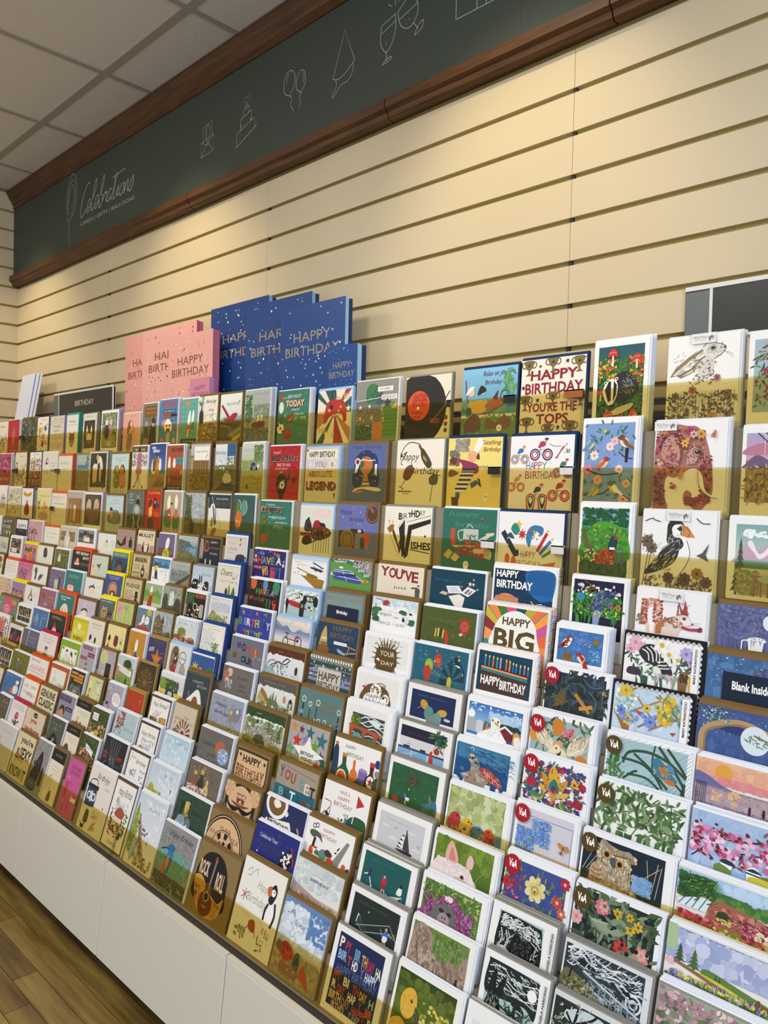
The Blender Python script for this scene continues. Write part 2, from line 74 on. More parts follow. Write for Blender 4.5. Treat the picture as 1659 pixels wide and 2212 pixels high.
B19 n 1 -1.1412 0.1577 0.1641|yellow card of a running cartoon chef in a striped apron, Sizzling Birthday|bg f0dc82;d 9a9488,7d776a,b8b09a 22 4 14 78 40 98 5 9;d 8a8478,6a645a 14 6 4 56 22 80 4 8;i 8c3426 80 91 34 9 Sizzling;i 8c3426 82 80 30 9 Birthday;q f2efe8 48 78 56 98 62 98 66 90 58 78;q e8b08a 38 70 42 78 52 78 56 68 46 62;q 5a3522 54 68 58 76 60 66;q 93355c 14 68 26 66 36 64 44 62 58 56 56 44 30 46 28 58;r 2c3a5c 30 48 54 52;p e8e2cc 26 48 52 48 36 14 14 14;p 26282c 25 42 50 42 49 39 24 39;p 26282c 23 35 46 35 45 32 22 32;p 26282c 20 28 42 28 41 25 19 25;p 26282c 17 21 39 21 38 18 16 18;p 26282c 28 47 52 47 51 45 27 45;p 3f6a86 44 28 56 34 60 28 48 20;p 5a3a26 58 36 62 36 66 22 60 26;p 3f6a86 18 14 26 14 26 4 18 4;p 5a3a26 10 6 24 6 24 1 12 1;q 6d3a24 4 62 8 70 18 66 14 58;q 7a5a3a 2 44 8 50 22 44 6 38;t 445 66 54 20 5 tasty!;e f6f2ea 74 8 5;t 333 74 8 5 4 18
B20 n 2 -0.9593 0.1604 0.1631|white card of cyclists around colourful HAPPY BIRTHDAY lettering|bg f1eff2;a 3a6fb0,d98a3a 16 72 15;a c2365c,3a3f6a 50 80 18;a 4a7a5a,c23a34 84 52 15;a d09a34,c2452f 12 30 14;a 3c4046,c24f36 46 14 17;a b93034,b93034 80 20 17;t 5a78a8 34 56 14 11 HA;t c2405a 46 56 12 11 PP;t 5aa06a 56 56 8 11 Y;t b5533a 36 42 20 11 BIR;t 8a7a34 54 42 18 11 THD;t a04a34 70 42 14 11 AY;l c2405a 1.6 74 66 84 84;l 667 .8 72 66 90 88;d 6a8a5a,b9a,555 8 3 86 74 96 80 1 2;c 778 .8 62 88 70 84 80 84
B21 w 4 -0.7999 0.1211 0.1914|sky blue card of a robin, goldfinch, nuthatch and blue tits among blossom|bg f4f2f2;r 7d9cd0 5 3 95 95;d 86a6d8,7592c4 20 3 8 6 92 94 8 14;f 4a7a55,5d8a60,3a6648 46 4 6 56 94 95 6 12;f 3f6a4a 26 9 6 6 94 40 7 12;w f3dfe6 c9a54a 24 58 9;w f3dfe6 c9a54a 52 68 8;w e8c4d4 c9a54a 60 74 8;w d88aa8 a33a5a 13 42 10;w f3dfe6 c9a54a 70 42 8;w e2a890 c9843a 32 30 9;w e8b8a0 a9743a 84 26 8;w e8b8a0 a9743a 80 8 10;c 3a2a26 2 10 42 40 36 70 38;c 3a2a26 1.8 6 12 40 14 60 20 92 8;c 3a2a26 1.6 68 62 80 56 93 54;v b0402a d8632f d9d2c4 42 50 22 1;v 7a4a2a 8a5a3a e8dcc8 78 74 24 -1;p 222 80 66 86 66 84 50 80 50;v 5a86b8 6a94c0 d9c39a 16 72 22 1;v 4a7a5a f2f2f2 d9b93a 62 22 24 -1;v 8a9a3a 9aaa4a c9b93a 28 18 22 1;e d9c23a 42 86 3
B22 x 3 -0.6350 0.1365 0.1807|white card of a burgundy flower patterned elephant head, tab at top left, second tier|bg f3f1f1;q b0706a 1 2 1 70 6 84 20 92 32 96 45 94 58 93 68 85 74 74 78 62 82 45 84 22 80 9 72 3 58 3 47 7 44 16 49 21 56 17 55 11 62 10 67 18 67 32 62 44 52 45 40 39 30 35 20 36 17 26 19 10 22 2;d 8c2f4a,b0653a,6b2f3f,a8435f,c98a4a,4a2a3a,d9b0a0,7a3a4a 150 5 2 40 36 90 1.6 3.4;d 9a3350,b5703f,6b3a3a,7c5a4a,d8a05a 110 8 34 56 70 90 1.4 3;d 8c3a4a,6f2a3a,a86a5a,5a3a34 110 9 2 4 18 42 1.4 3;d 8c2f3f,a8434f,7c3a44,5a2a34,c07a6a 100 4 66 6 82 60 1.2 2.6;d 8c2f3f,a8434f,7c3a44 50 14 46 4 66 14 1.2 2.4;q c48c82 10 64 14 76 22 82 30 80 36 70 38 58 32 50 22 52 14 56;d 9a3a55,4a5a44,6a2f4a,d0a05a,a86a5a,b5405a 60 7 12 52 36 80 1 2.6;c 5a2a34 1 10 64 14 78 24 86 34 82 40 68 40 54 32 46 20 48;j 9a5060 14 8 18 52 34 60 6 1.2 80 30;q c98f86 48 60 53 68 60 70 65 65 62 56 54 50 48 53;j e8d4cc,8a4a54 26 5 46 48 64 70 4 .6 70 50;d 777,555,9a7,b08 40 4 46 50 66 70 .6 1.4;e 2a2422 62 64 4 3.2;o 6a5a4a .9 62 64 6;e fff 61 65 .8;c 6a5a50 .8 56 70 62 72 68 68;w d9a03a 8a4a24 66 84 7;w e8b04a 8a5a24 44 74 6;w b03a5a 5a1a34 50 88 6;w d8b0b8 8a3a4a 56 84 6;p d0923a 36 38 40 32 44 40 42 46;q f4efe2 64 42 68 24 82 14 92 13 76 20 70 38;c a89a84 .8 64 42 68 24 82 14 92 13;d c06a5a,d8808a 10 2 80 80 86 88 1.6 2.8;d 8a3a3a,a8504a 10 3 24 22 34 30 1.6 2.8;l 333 .6 83 84 85 80
B23 w 3 -0.4961 0.0875 0.1650|lilac and straw card of a striped tower above dry grass, cut by the right edge|bg f0eeec;r a58a62 8 10 95 92;g d0a0b0 a8a0c8 8 60 95 92;q b87a90 8 74 40 80 70 74 95 78 95 68 8 66;q 6a5a7a 8 56 30 66 60 58 95 60 95 50 8 50;f c9b07c,8a7048,6b5434,b59a66 120 4 10 12 94 52 10 20;k e8e4ea 6 1.2 40 66 90 90;l 3a3040 2 30 92 85 60;l 3a3040 2 46 92 95 66;l e8e4ea 1.4 38 92 92 62
C1 w 1 -4.0923 0.1655 0.1602|white card with an ink sketched owl at the far left of the third tier|bg f0eee8;q cfccc4 56 30 58 60 74 74 90 62 92 30;c 555 1 56 30 60 66 76 74 92 60;e 444 70 60 4;e 444 84 60 4;f 888,666 24 3 58 30 90 56 4 8
C2 w 2 -3.9095 0.1547 0.1566|cream card filled with brown scribbled branches, third tier far left|bg ddd3bb;f 9a8e70,7d7256,b3a684 120 4 3 3 97 92 6 14;r e4dcc8 30 40 70 56;t 776a50 50 48 34 6 BIRTHDAY
C3 P 2 -3.7461 0.1303 0.1552|white card with a yellow ribbon banner over a red skirted figure|bg efece6;q c9a02f 16 78 16 88 50 82 84 88 84 78 50 72;l a87f1f 1 20 80 80 80;q 333 46 50 46 60 54 60 54 50;q 9b2f34 26 20 34 44 50 52 66 44 74 20 50 12;e 8a252b 50 28 18;l 444 1 40 14 40 6;l 444 1 58 14 58 6;h b99 4 .8 10 2 90 12
C4 w 1 -3.5579 0.1489 0.1541|pale yellow card of a small pink cartoon creature and green leaves|bg e8dc9a;i a09048 55 78 70 8 Hey you!;f 5a7a4a,46643c 14 3 4 40 26 66 8 15;q d9a878 46 40 50 56 60 62 70 52 80 48 72 38;f d98a6a,c97a7a 30 5 40 30 90 44 5 9;q c9a0a0 20 6 30 26 76 26 84 6;d b08a8a,caa 20 4 20 6 84 26 3 6
C5 r 2 -3.3914 0.1522 0.1384|white card with a hand lettered two line message, coral red envelope, third tier|bg ece7d8;i 887 45 86 80 9 Happiest of;i 887 52 64 74 10 birthdays;l 998 .8 8 76 70 77;l ccb 1 20 40 80 30;t cb9 50 22 50 8 to you
C6 x 2 -3.2312 0.1544 0.1486|card with an orange photo of a squirrel standing up, grey border|bg b9b3a0;t 887 50 92 54 3 HAPPY BIRTHDAY;r a5713a 8 4 92 80;d b0804a,96622e,8a5626 40 4 10 6 90 78 8 14;q 8a6a48 40 8 38 50 46 68 56 68 62 50 60 8;e e8dfc9 51 54 8;p 9a7a52 42 66 44 76 48 68;p 9a7a52 54 68 58 76 60 66;e 222 47 60 2;e 222 55 60 2;q d8cbb0 44 12 44 46 58 46 56 12
C7 l 3 -3.0630 0.1585 0.1482|white bordered photo of two women wrapped together in a brown scarf|bg f2f0ef;r 4a4436 4 4 96 94;d 3a3a2a,5c5640,6b6a48 50 3 6 60 94 92 6 12;q c9b09a 14 46 18 72 32 80 42 66 38 44;q c9a48a 58 46 60 74 74 82 86 68 80 44;e d9b89a 32 70 8;e d9b090 68 72 8;q 7d5f44 8 46 30 54 50 46 70 54 94 46 80 22 50 10 22 22;c 5a4230 1.5 12 42 50 18 90 42;c 5a4230 1.5 14 36 50 12 86 34;r 5d5a34 4 4 96 12
C8 k 2 -2.8755 0.1420 0.1404|pale blue cartoon card of a man slumped in a grey tub chair|bg b3c2b4;r c2d6de 3 46 97 96;t 678 55 86 42 3 HAPPY BIRTHDAY;t 789 52 76 56 3 YOU DESERVE A REST;q 7d8688 22 30 26 52 50 56 74 54 84 30 60 18 36 18;q cf9a70 22 34 24 54 36 58 42 44 34 28;q 3a2e28 24 54 28 64 38 62 40 54;q 6d7678 16 18 14 40 26 40 40 22 64 22 76 40 88 40 82 16;l 667 2 30 16 26 6;l 667 2 66 16 70 6;l 556 1.5 48 14 54 4
C9 k 1 -2.7125 0.1186 0.1599|slate green card of a man bending with a cross on his back, verse at left|bg 5e6c66;t dfe4de 22 92 26 3.5 THE PERFECT;t dfe4de 22 86 20 3.5 GIFT;t dfe4de 24 78 32 3.5 SOMEONE;t dfe4de 24 70 26 3.5 TOO OLD;l b9c49a 2 56 80 78 92;l b9c49a 2 56 90 80 80;q 2a2c2a 56 64 58 78 72 80 80 66 70 56;q 8a8f88 38 46 46 66 72 66 88 52 80 42 56 38;e b9bdb5 62 54 14 12;q 45473a 0 2 0 36 100 36 100 2;l dcdccb 4 40 38 50 22 40 4;l dcdccb 4 84 38 72 22 84 4
C10 k 1 -2.5800 0.1111 0.1669|red card lettered it's your birthday in yellow with a long haired woman|bg b9281f;i f0b93a 54 93 76 9 It's your birthday;l f4d5b0 1 14 78 46 78;q 231c18 54 62 54 78 66 82 72 70 66 56;e c98a5a 62 72 6;q e8b93a 26 30 26 62 40 70 46 54 42 28;e e0a878 36 66 8;q 5a2a1c 24 60 28 78 40 78 42 66 34 60;r 34405a 66 60 92 68;t e8a04a 76 40 34 5 SHINE;t d98a3a 76 46 30 4 KEEP ON;q 4a3a34 20 12 24 34 50 36 60 24 54 8;s e0a03a 72 18 4
C11 w 4 -2.4477 0.1178 0.1631|beige card of two seated white long headed figures in green chairs|bg b3a68a;q f4f0e4 24 62 22 80 32 92 40 80 36 60;q f4f0e4 66 64 64 82 72 94 82 80 78 62;q 4a7a5a 8 22 8 52 26 56 46 40 44 18;q c0453a 28 34 28 58 42 58 46 36;q 4a7a5a 58 18 58 44 74 50 92 42 90 18;q d06a4a 64 40 66 58 82 58 84 42;r 333 40 70 54 74;l 3a3a34 2.4 18 20 18 8;l 3a3a34 2.4 38 20 38 6;l 3a3a34 2.4 68 18 68 8;l 3a3a34 2.4 84 18 84 8;e eee 36 46 3
C12 k 1 -2.3005 0.1220 0.1615|painted card of a tall tree on a cloudy grey hillside|g 8c9aa6 a9b8c0 0 30 100 100;d c4ccd0,8c99a2,b8c2c6 50 3 20 32 98 98 7 13;q 4c5236 0 20 4 60 14 90 26 80 34 50 40 34;d 3f4a2f,5c6640,747a4c 60 5 2 34 34 96 3 7;g 5a512a 7a7240 0 0 100 34;d 4a4322,6b6134,7d7648 40 6 2 2 98 30 6 12;q 3a3522 28 14 30 32 48 34 54 18 44 8
C13 k 1 -2.1549 0.1246 0.1629|white card of a golf bag under a navy BIRTHDAY panel|bg e7e6e0;r 24404a 0 68 100 97;t cfd8d8 62 88 56 4 HAVE A WONDERFUL;t 6d5a3c 64 78 70 9 BIRTHDAY;q 3f4a4a 12 74 14 94 26 94 26 74;l dde 1.4 14 92 24 76;q e9ebe9 10 66 14 76 28 74 42 42 36 28 24 30;p 2c3236 18 72 22 74 36 32 30 30;p 2c3236 28 70 32 66 40 36 36 34;q 8d9a4a 12 30 16 48 24 44 22 28;l 333 1 32 72 60 26;r cabd8c 2 2 98 24;q 8a6a3a 12 6 24 24 42 24 30 8;l a9a07a .8 64 8 64 18 98 18
C14 w 3 -2.0208 0.1154 0.1604|dark teal card of an orange and a green glowing balloon|bg 3c5a5a;d 35514f,456866,5a7a70 30 3 4 4 96 96 3 6;q 5d9a8a 40 62 40 82 54 90 64 80 60 62 50 56;c cfe0d6 2 56 60 66 72 60 88;q 5f7d46 16 66 20 86 34 86 36 68 26 60;c d9e6d0 1.6 22 90 36 84 36 68;q d9702f 14 42 18 62 34 66 44 54 40 36 26 28;d f0b060,f4c98a 20 4 18 34 40 46 2 4;t c9d2c0 74 18 40 6 Birthday;l aab .8 28 28 28 12
C15 w 4 -1.8589 0.1505 0.1452|green card lettered ENJOY with a potted topiary tree, white envelope|bg 35796a;d 2f7062,3d8574 30 2 2 2 98 98 6 12;i e8efe6 34 92 26 6 I hope you;T 1d2a2a 41.5 78.5 72 17 ENJOY;T f2c6a4 40 80 72 16 ENJOY;T 43302a 40 80 68 13 ENJOY;i e8efe6 34 64 12 5 your;t e8efe6 62 64 44 6 BIRTHDAY;i e8efe6 70 54 38 5 and relax in;t cfc9a0 60 44 28 7 STYLE;q 5d6a2a 8 52 8 64 16 70 24 66 26 54 18 46;d 7d8a3a,47521f 30 4 9 50 24 68 2 4;l 6a5030 1.2 16 46 16 24;q b5532f 6 24 10 8 26 8 28 24;c b56a4a 1.2 36 36 30 28 36 20
C16 b 4 -1.6726 0.1396 0.1376|cream card of a red steam train on a viaduct, blue envelope|bg e6e6de;h c2d0d8 12 .6 0 44 100 96;d eed8d4,e6cfcb,f1e0dc 26 4 40 76 90 92 6 10;q 25262c 16 44 18 66 28 70 36 60 38 44;r 25262c 24 66 30 74;o 777 1 28 55 8;q a32535 42 52 46 66 58 68 70 58 66 50;q 25262c 60 62 76 62 80 52 68 54;q 6a3a2a 38 30 40 52 80 54 94 46 92 34 60 24;d 8a4a34,4a2a20,b0684a 40 6 42 32 90 50 2 5;r 8c2a2c 2 32 36 40;q 35261f 10 16 14 30 34 32 40 20 24 12;l 3a2a22 2 34 16 98 44;k 554434 7 1 42 2 96 32;e 222 56 38 6;e 222 70 40 6
C17 k 5 -1.5049 0.1522 0.1456|blue card of a retro record player and medal, script Happy Birthday|bg 6b72b0;d 7a82c0,e8e4f0 30 3 3 30 97 97 .6 1.5;i 39416f 20 84 30 12 Happy;i 39416f 48 70 36 11 Birthday;e 5b3e30 86 84 17;o a0765a 1.4 86 84 14;p b8523a 74 99 80 99 90 88 86 84;p 2c4a8a 80 99 86 99 94 92 90 88;r 2c2622 34 44 66 52;e d0d0c8 56 48 5 3;r 4a3c26 4 14 46 48;e 8d7430 26 30 18;o 4a3c1c 1.4 26 30 12;r 7a83b0 46 14 80 44;q c9552f 64 20 66 42 78 44 80 24;q 3f4a3a 60 16 60 34 68 34 70 16;r a23028 32 18 46 20
C18 g 5 -1.3255 0.1580 0.1459|cream card with black birthday letters around a giant W above WISHES|bg efebde;T 201d1c 34 82 8 13 B;t 201d1c 44 83 10 10 IR;T 201d1c 54 85 8 9 T;T 201d1c 66 88 18 13 HD;t 201d1c 80 90 12 10 AY;p 2b2622 8 58 16 58 36 12 44 40 40 48 32 30 20 60;p 2b2622 32 60 44 76 48 12 42 6;p 2b2622 52 66 98 80 98 72 60 58 54 10 46 4;l 555 .8 30 60 40 80 52 10;l 555 .8 48 72 98 86;l 666 .8 10 54 34 8;p a06a34 6 58 14 66 22 66 20 54 12 50;p d9a05a 8 72 12 66 12 76;p d9a05a 20 70 18 66 16 76;l d0b070 1.2 18 50 34 20;l d0b070 1.2 24 52 36 26;T 201d1c 80 30 40 14 ISHES;l 201d1c 1.4 58 22 98 18;e 333 88 48 2
C19 w 2 -1.1324 0.1559 0.1475|green card of a white watering can and a picnic tray, third tier|bg 2f6f60;i 4d8a78 40 90 56 12 happy;i 4d8a78 56 72 64 12 birthday;r c3c3bc 40 48 68 66;c c3c3bc 2 40 64 30 60 34 46 40 48;q c3c3bc 68 48 84 58 92 60 90 56 76 46;c b8b5a8 2 46 68 50 74 58 68;q e0c8a0 82 60 96 62 94 57 84 56;f 35555f 10 3 48 48 62 58 4 8;r c9502c 16 46 24 66;r c9502c 18 36 26 48;q cfc49c 20 36 44 30 80 20 92 18 90 34 60 38;d 7a3a24,8a4a2c,a05a34 34 5 30 22 62 36 3 5;r c0502c 44 38 56 46;r c0502c 62 34 76 44;d a5382f,c05048 26 6 62 18 80 26 1.6 3;p c9b45c 4 18 14 30 22 24 14 12;p d0bc6a 18 14 26 24 36 18 28 8;e d9a04a 84 28 5;e f4f1ea 48 6 5;t 333 48 6 5 4 15;e c2476a 74 84 2
C20 n 3 -0.9656 0.1649 0.1457|white card of candles, gamepad and party bits around HAPPY BIRTHDAY, navy envelope|bg f0eef0;l c0304a 4.5 62 38 76 68;l 3f7ac0 4.5 66 34 82 56;l 4a9a5c 4 70 30 88 44;e f0c04a 77 71 2;e f0c04a 84 59 2;e f0c04a 91 47 2;p 26344a 4 64 10 70 32 34 26 28;d eee 8 3 8 40 28 62 1 1.6;q 3a7aa8 44 58 48 74 58 80 70 76 68 64 60 70 54 62 50 44;d e8b04a,d95a3a,5ab08a 10 4 48 56 66 74 1.4 2.4;s c2342c 38 64 8 8;s e8b84a 32 80 6;q 2f8a7a 20 72 26 82 34 72 28 62;q 2f5a4a 14 60 20 66 26 56;t 4a78a8 42 32 10 11 HA;t c25a3a 50 32 8 11 PP;t 5a9a6a 57 32 6 11 Y;t 9a8a54 48 18 40 9 BIRTHDAY;e d06a3a 16 22 4 8;e d06a3a 26 18 4 8;p c9743a 62 16 90 24 86 6;q 8a9aa0 66 2 70 12 76 10 74 2;t a5503a 22 10 22 4 chocolate;l 9a9 1.4 20 3 34 8;c 9aa 1 40 10 50 6 58 10;q 26344a 26 28 32 40 34 30
C21 w 3 -0.7906 0.1137 0.1686|white bordered card of a pheasant in a green bluebell wood|bg f4f3f0;r 2f6a34 5 2 95 95;g 3f8f3c 7db0d8 5 62 95 95;d 24582c,2f6a3a,1f4a3a 70 3 6 72 94 95 4 9;q 4d9a34 14 60 40 78 80 72 94 60 94 30 6 30;d 3f8a34,5da044,2d6a2c 60 4 6 30 94 70 5 9;f 9aae3f,c0b848,6a9a3a 34 6 30 40 90 74 6 12;q 6a5a2a 12 66 10 56 26 36 44 28 46 32 28 42;q a84a24 34 26 42 38 60 46 74 40 70 24 52 18;d c9642f,8a3a1f,d98a44 34 8 38 22 70 40 2 4;q 1f3f4a 60 42 62 56 70 60 76 54 72 42;r f2f0ea 62 43 72 46;e b92a2a 73 58 3.4;d 7d86c9,6a74b8 30 9 70 24 94 44 1.4 2.6;d f1f1e4 26 5 8 26 36 42 1.2 2.4;d 2a4a20,3a5a24,4a6a30,5d6a34 90 7 6 4 94 24 4 9
C22 x 5 -0.6408 0.1407 0.1599|white card of a puffin with an orange beak, brand tab at top, third tier|bg f2f1f2;q f8f7f6 38 66 44 74 58 72 65 60 67 48 62 32 52 20 40 18 38 40;c 555 1 62 64 67 48 62 32 52 18;q 2b2826 35 72 36 84 45 91 54 87 58 82 52 84 44 80 42 74 45 68 54 66 58 58 52 52 40 56 35 62;j 9a948e,d8d4cc 40 4 36 54 54 70 3 .6 50 60;q 2f2b28 50 60 52 48 46 36 32 26 9 18 7 23 20 38 34 56;j d8d0c0,8a8070,f0ece4 70 5 12 22 48 56 6 .6 48 14;e f6f5f3 49 77 7.5 7;p d98a3a 55 83 63 81 73 68 62 68 54 70;p 7d746c 54 83 59 82 57 69 53 71;c b3502a 1.4 60 81 66 74 63 68;l e8c060 1 56 83 56 70;p 2a2422 48 78 53 82 56 77 52 75;w 6a5a44 3a2f24 8 60 9;w 6a5a44 3a2f24 15 52 8;j 5a4a38,8a7048 40 8 2 46 20 66 4 .7 70 60;l 6a5a44 .8 10 46 4 4;l 6a5a44 .8 14 48 8 6;f 7a6644,5a4a34,8a7a50,3f342a 110 9 4 1 96 16 4 9;w 5d4636 3a2a20 62 16 9;w a5783a 5a3a1c 78 24 8;w 6b5038 3a2a1c 90 14 8;w 5d4a3a 332820 40 16 8;k 6a5a44 10 .7 36 2 92 18;c 443c34 1.2 4 86 14 90 18 88 26 86;c 443c34 1.2 74 92 82 86 92 86;p 5a4e44 76 46 84 50 92 62 88 48 92 40 82 44
C23 w 3 -0.5036 0.0910 0.1529|card of pink mountains, a pine and a bench, right edge of the third tier|bg f0efec;r c9c9a8 14 4 97 92;g b8c9c4 7da8a8 14 52 97 92;d e8f0f0,f4f6f6 14 4 20 76 95 86 5 9;q c3a6b8 14 50 40 70 60 62 84 74 97 60 97 46 14 44;q eee6ea 36 68 44 72 60 56 84 74 78 60 60 50 48 58;g 55806a 7aa08c 14 38 97 48;n 4a5a3c 24 34 18 40;n 4a5a3c 18 4 22 40;d 6a7a4a,9a9a6a,c0bc8a 60 5 16 5 60 36 4 8;k 7a6a4a 4 2 46 4 96 26;h 9a8464 6 2 46 8 97 24;d b05044 10 6 52 24 66 30 1.6 2.6;q a9bfa0 60 28 97 34 97 22 66 22
D1 w 1 -4.0614 0.0957 0.1481|blank looking white card edge at the far left below the third lip|bg eeece6;i 999 40 60 50 8 thank you
D2 k 1 -3.9089 0.1637 0.1463|dark olive card with big cream letters JUST FOR|bg 5a5640;t e8e2cc 40 74 70 24 JUST;t e8e2cc 36 38 60 24 FOR;t d8d2bc 40 10 60 14 YOU
D3 P 3 -3.7471 0.1255 0.1444|white doodle card with a plain navy band across its foot, speckled envelope|bg f1efec;r 1e2734 0 0 100 38;t 777 50 90 50 4 THANK YOU;d 555,888 26 3 8 46 92 70 2 4;k 666 9 1.4 10 44 90 72;t ccd 50 22 30 5 Birthday
D4 w 4 -3.5891 0.1597 0.1459|dusty pink card with black stems along its foot and faint lettering|bg cfa3ac;i b5707c 62 80 50 9 you are;i b5707c 62 62 40 7 lovely;f 2f2a2c,5a4a4c 26 3 4 12 70 36 7 14;k 3a3234 10 1 6 6 66 32
D5 r 1 -3.4051 0.1553 0.1276|white card with pastel hand lettering and a coral red envelope, fourth tier|bg efece2;i d8c89a 50 84 50 8 happy;t c9c2a0 52 52 70 22 birthday;t d0b8a8 46 26 60 14 cheers
D6 x 2 -3.2421 0.1548 0.1372|card with a photo of a white figure in an autumn garden, cream border|bg cfc9b4;t 998 50 86 50 3 HAPPY BIRTHDAY;r 6f6a40 4 4 94 68;d 8a8450,55522f,a8906a,a35a5a 70 3 6 20 92 66 5 9;q e8e4da 34 6 36 40 48 52 60 46 66 6;e dcd6ca 48 52 9;q b9a 10 30 16 44 24 32
D7 w 4 -3.0683 0.1617 0.1387|white bordered photo of a hugging couple in white dresses at dusk|bg f1eff0;r 6a6f7d 6 8 92 90;d 3c3f3a,52574a 40 3 8 40 90 74 6 12;d 8a92a5 14 5 10 72 90 88 7 11;q d9b898 36 12 38 56 50 62 60 50 58 12;e 3a2e28 44 68 7;e 6a4a34 58 64 7;q efeae2 44 10 46 40 66 46 70 10;c c99a7a 3 40 52 60 40;r 5d5a3c 6 8 92 16
D8 k 2 -2.8859 0.1460 0.1281|white card with a pointed grey hat on a yellow head, fourth tier|bg e6ebe8;t 899 50 84 60 2.6 HAPPY BIRTHDAY TO YOU;q f0d8a8 32 14 36 40 50 46 60 38 64 14;p 4a5058 44 42 50 66 54 42;r cfe0ea 74 14 92 60
D9 k 3 -2.7380 0.1360 0.1517|dusty rose card with a black and red cockerel and a dark bottle|bg a88f8a;t 6a5450 54 84 50 2.6 HAPPY BIRTHDAY OLD COCK;q 5a1f1c 30 22 34 40 44 62 50 62 52 40 48 22;q 20201e 4 34 10 44 18 30 34 24 30 14 14 18;q a83024 44 58 46 68 52 66 52 58;q 1f2a24 72 14 70 44 76 54 76 66 82 66 82 54 88 44 86 14;c 222 2 6 40 2 30 12 20
D10 k 2 -2.5859 0.1209 0.1560|cream letterpress card headed MULLET with a long haired man's face, pink corners|bg e4d8bc;t 55452e 50 93 84 5 THERE'S NOTHING LIKE A;T 3a2e1c 50 78 88 17 MULLET;t 55452e 70 64 40 4 for life;t 55452e 74 57 26 4 pal;d c98a98 10 3 2 4 30 34 8 12;d c98a98 10 4 76 4 98 34 8 12;q 3b332a 32 4 34 40 44 50 60 48 70 34 66 4;e e6dcc8 52 34 13;e 222 46 36 2.2;e 222 58 36 2.2;q ece6d6 42 14 52 20 62 14 58 4 46 4
D11 w 3 -2.4432 0.1075 0.1524|purple card of a white long headed figure in a spotted yellow top|bg 6f6690;r 7a4f5a 4 0 100 36;q f4efe6 46 32 48 66 56 82 66 82 70 66 62 34;q c0c22f 32 2 38 24 50 34 66 28 70 2;d 3f7a3a,444 16 3 36 4 66 26 1.6 3;c 333 2 30 28 28 10;l eee 1.6 84 12 84 24
D12 k 2 -2.3045 0.1180 0.1525|painted card of a blue sea cove below dark cliffs|g 6f8a9a c0cdd2 0 40 100 100;i 778 54 92 70 7 Happy Birthday;q 5b5f56 0 78 20 82 44 74 72 60 60 50 20 42 0 40;d 6d7268,4a4e48,80847a 40 3 2 44 60 78 4 8;r 3f78a4 30 14 100 56;q 4a84b0 40 30 70 50 100 52 100 14 60 14;d b8d0dc,6a9cc0 14 4 44 20 98 50 3 6;q 6a6f3f 0 2 4 44 24 40 50 26 80 20 100 2;d 7d824c,55592f,8f925c 40 5 2 3 70 34 4 8
D13 k 2 -2.1693 0.1167 0.1534|navy card HAPPY BIRTHDAY TO YOU with a big patterned letter B|bg 1f2c3a;p 8d8078 0 10 0 98 14 96 20 60 16 10;l f0ebe0 1 2 20 14 40 2 56 14 76 2 92;l f0ebe0 1 14 20 2 40 14 56 2 76 14 92;T 9a5a3c 34 66 22 50 B;T 1f2c3a 34 66 12 28 B;t e6e2d6 68 84 34 8 HAPPY;t a5763c 68 60 54 8 IRTHDAY;t e6e2d6 68 36 36 8 TO YOU;e e6e2d6 32 6 3;e e6e2d6 56 5 3
D14 B 6 -2.0258 0.1170 0.1732|cream card with a navy mug at its corner, royal blue envelope, fourth tier|bg f0ede6;o 777 .6 50 50 0;r d8d0c8 4 4 96 92;l 555 .8 4 92 96 92 96 4;i 9a8f88 28 72 26 6 A Very;i 8a7f78 34 54 40 10 chin;t a99f98 30 40 36 4 CHIN UP;q 24384a 54 4 54 34 88 36 88 6;c 24384a 4 88 30 97 28 96 14 88 12;q 333 64 84 68 90 70 82;q 333 64 68 68 74 69 66;c 888 .8 66 80 76 70;t bbb 30 20 40 4 CHEERS
D15 w 2 -1.8545 0.1552 0.1376|purple card HAVE A in tall coloured letters with presents and stars|bg 33246a;d 5a4a9a,c9b0e0,7a4a9a 40 3 2 30 98 97 1 2.6;r 3f86c9 20 74 34 90;r 6a9a3f 72 70 82 86;l 1d3a6a 1.4 27 74 27 90;T d0443a 22 50 14 34 H;T 3fa0b0 36 50 15 34 A;T d9a03f 49 50 15 34 V;T 4a9a5a 62 50 12 34 E;T eceaf0 80 54 16 34 A;s e9d8a0 8 66 5;s d9a0b0 10 46 5;s e05a4a 66 86 5;s e9e4c0 94 36 5;d d06a4a 12 6 4 8 30 22 2 4;T d9b04a 40 13 20 20 GR;T c24a5a 64 12 14 20 E;T 4a8ac0 80 11 22 20 AT
D16 b 2 -1.6722 0.1499 0.1290|white card of two vintage biplanes flying, blue envelope|bg eff0f2;g f2f2f3 b9c8d9 0 78 100 98;t 999 18 76 20 6 HAPPY;t a89 30 64 28 6 BIRTHDAY;p 4a5058 58 80 64 82 94 58 88 56;p 5a6068 48 62 60 58 92 44 84 44;q 3c4248 54 54 62 60 84 52 92 44 78 42;l 667 1 66 74 66 56;l 667 1 84 62 84 48;e 333 70 46 2.4;e 333 84 44 2.4;p b08530 12 48 18 50 64 22 54 22;p a07a2c 2 22 16 18 60 12 96 4 90 2 30 14;q 8a6a2a 44 18 52 26 70 22 78 12 60 8;l 776 1 24 42 20 18;l 776 1 50 26 50 14;q c0b8a0 6 20 10 26 16 22
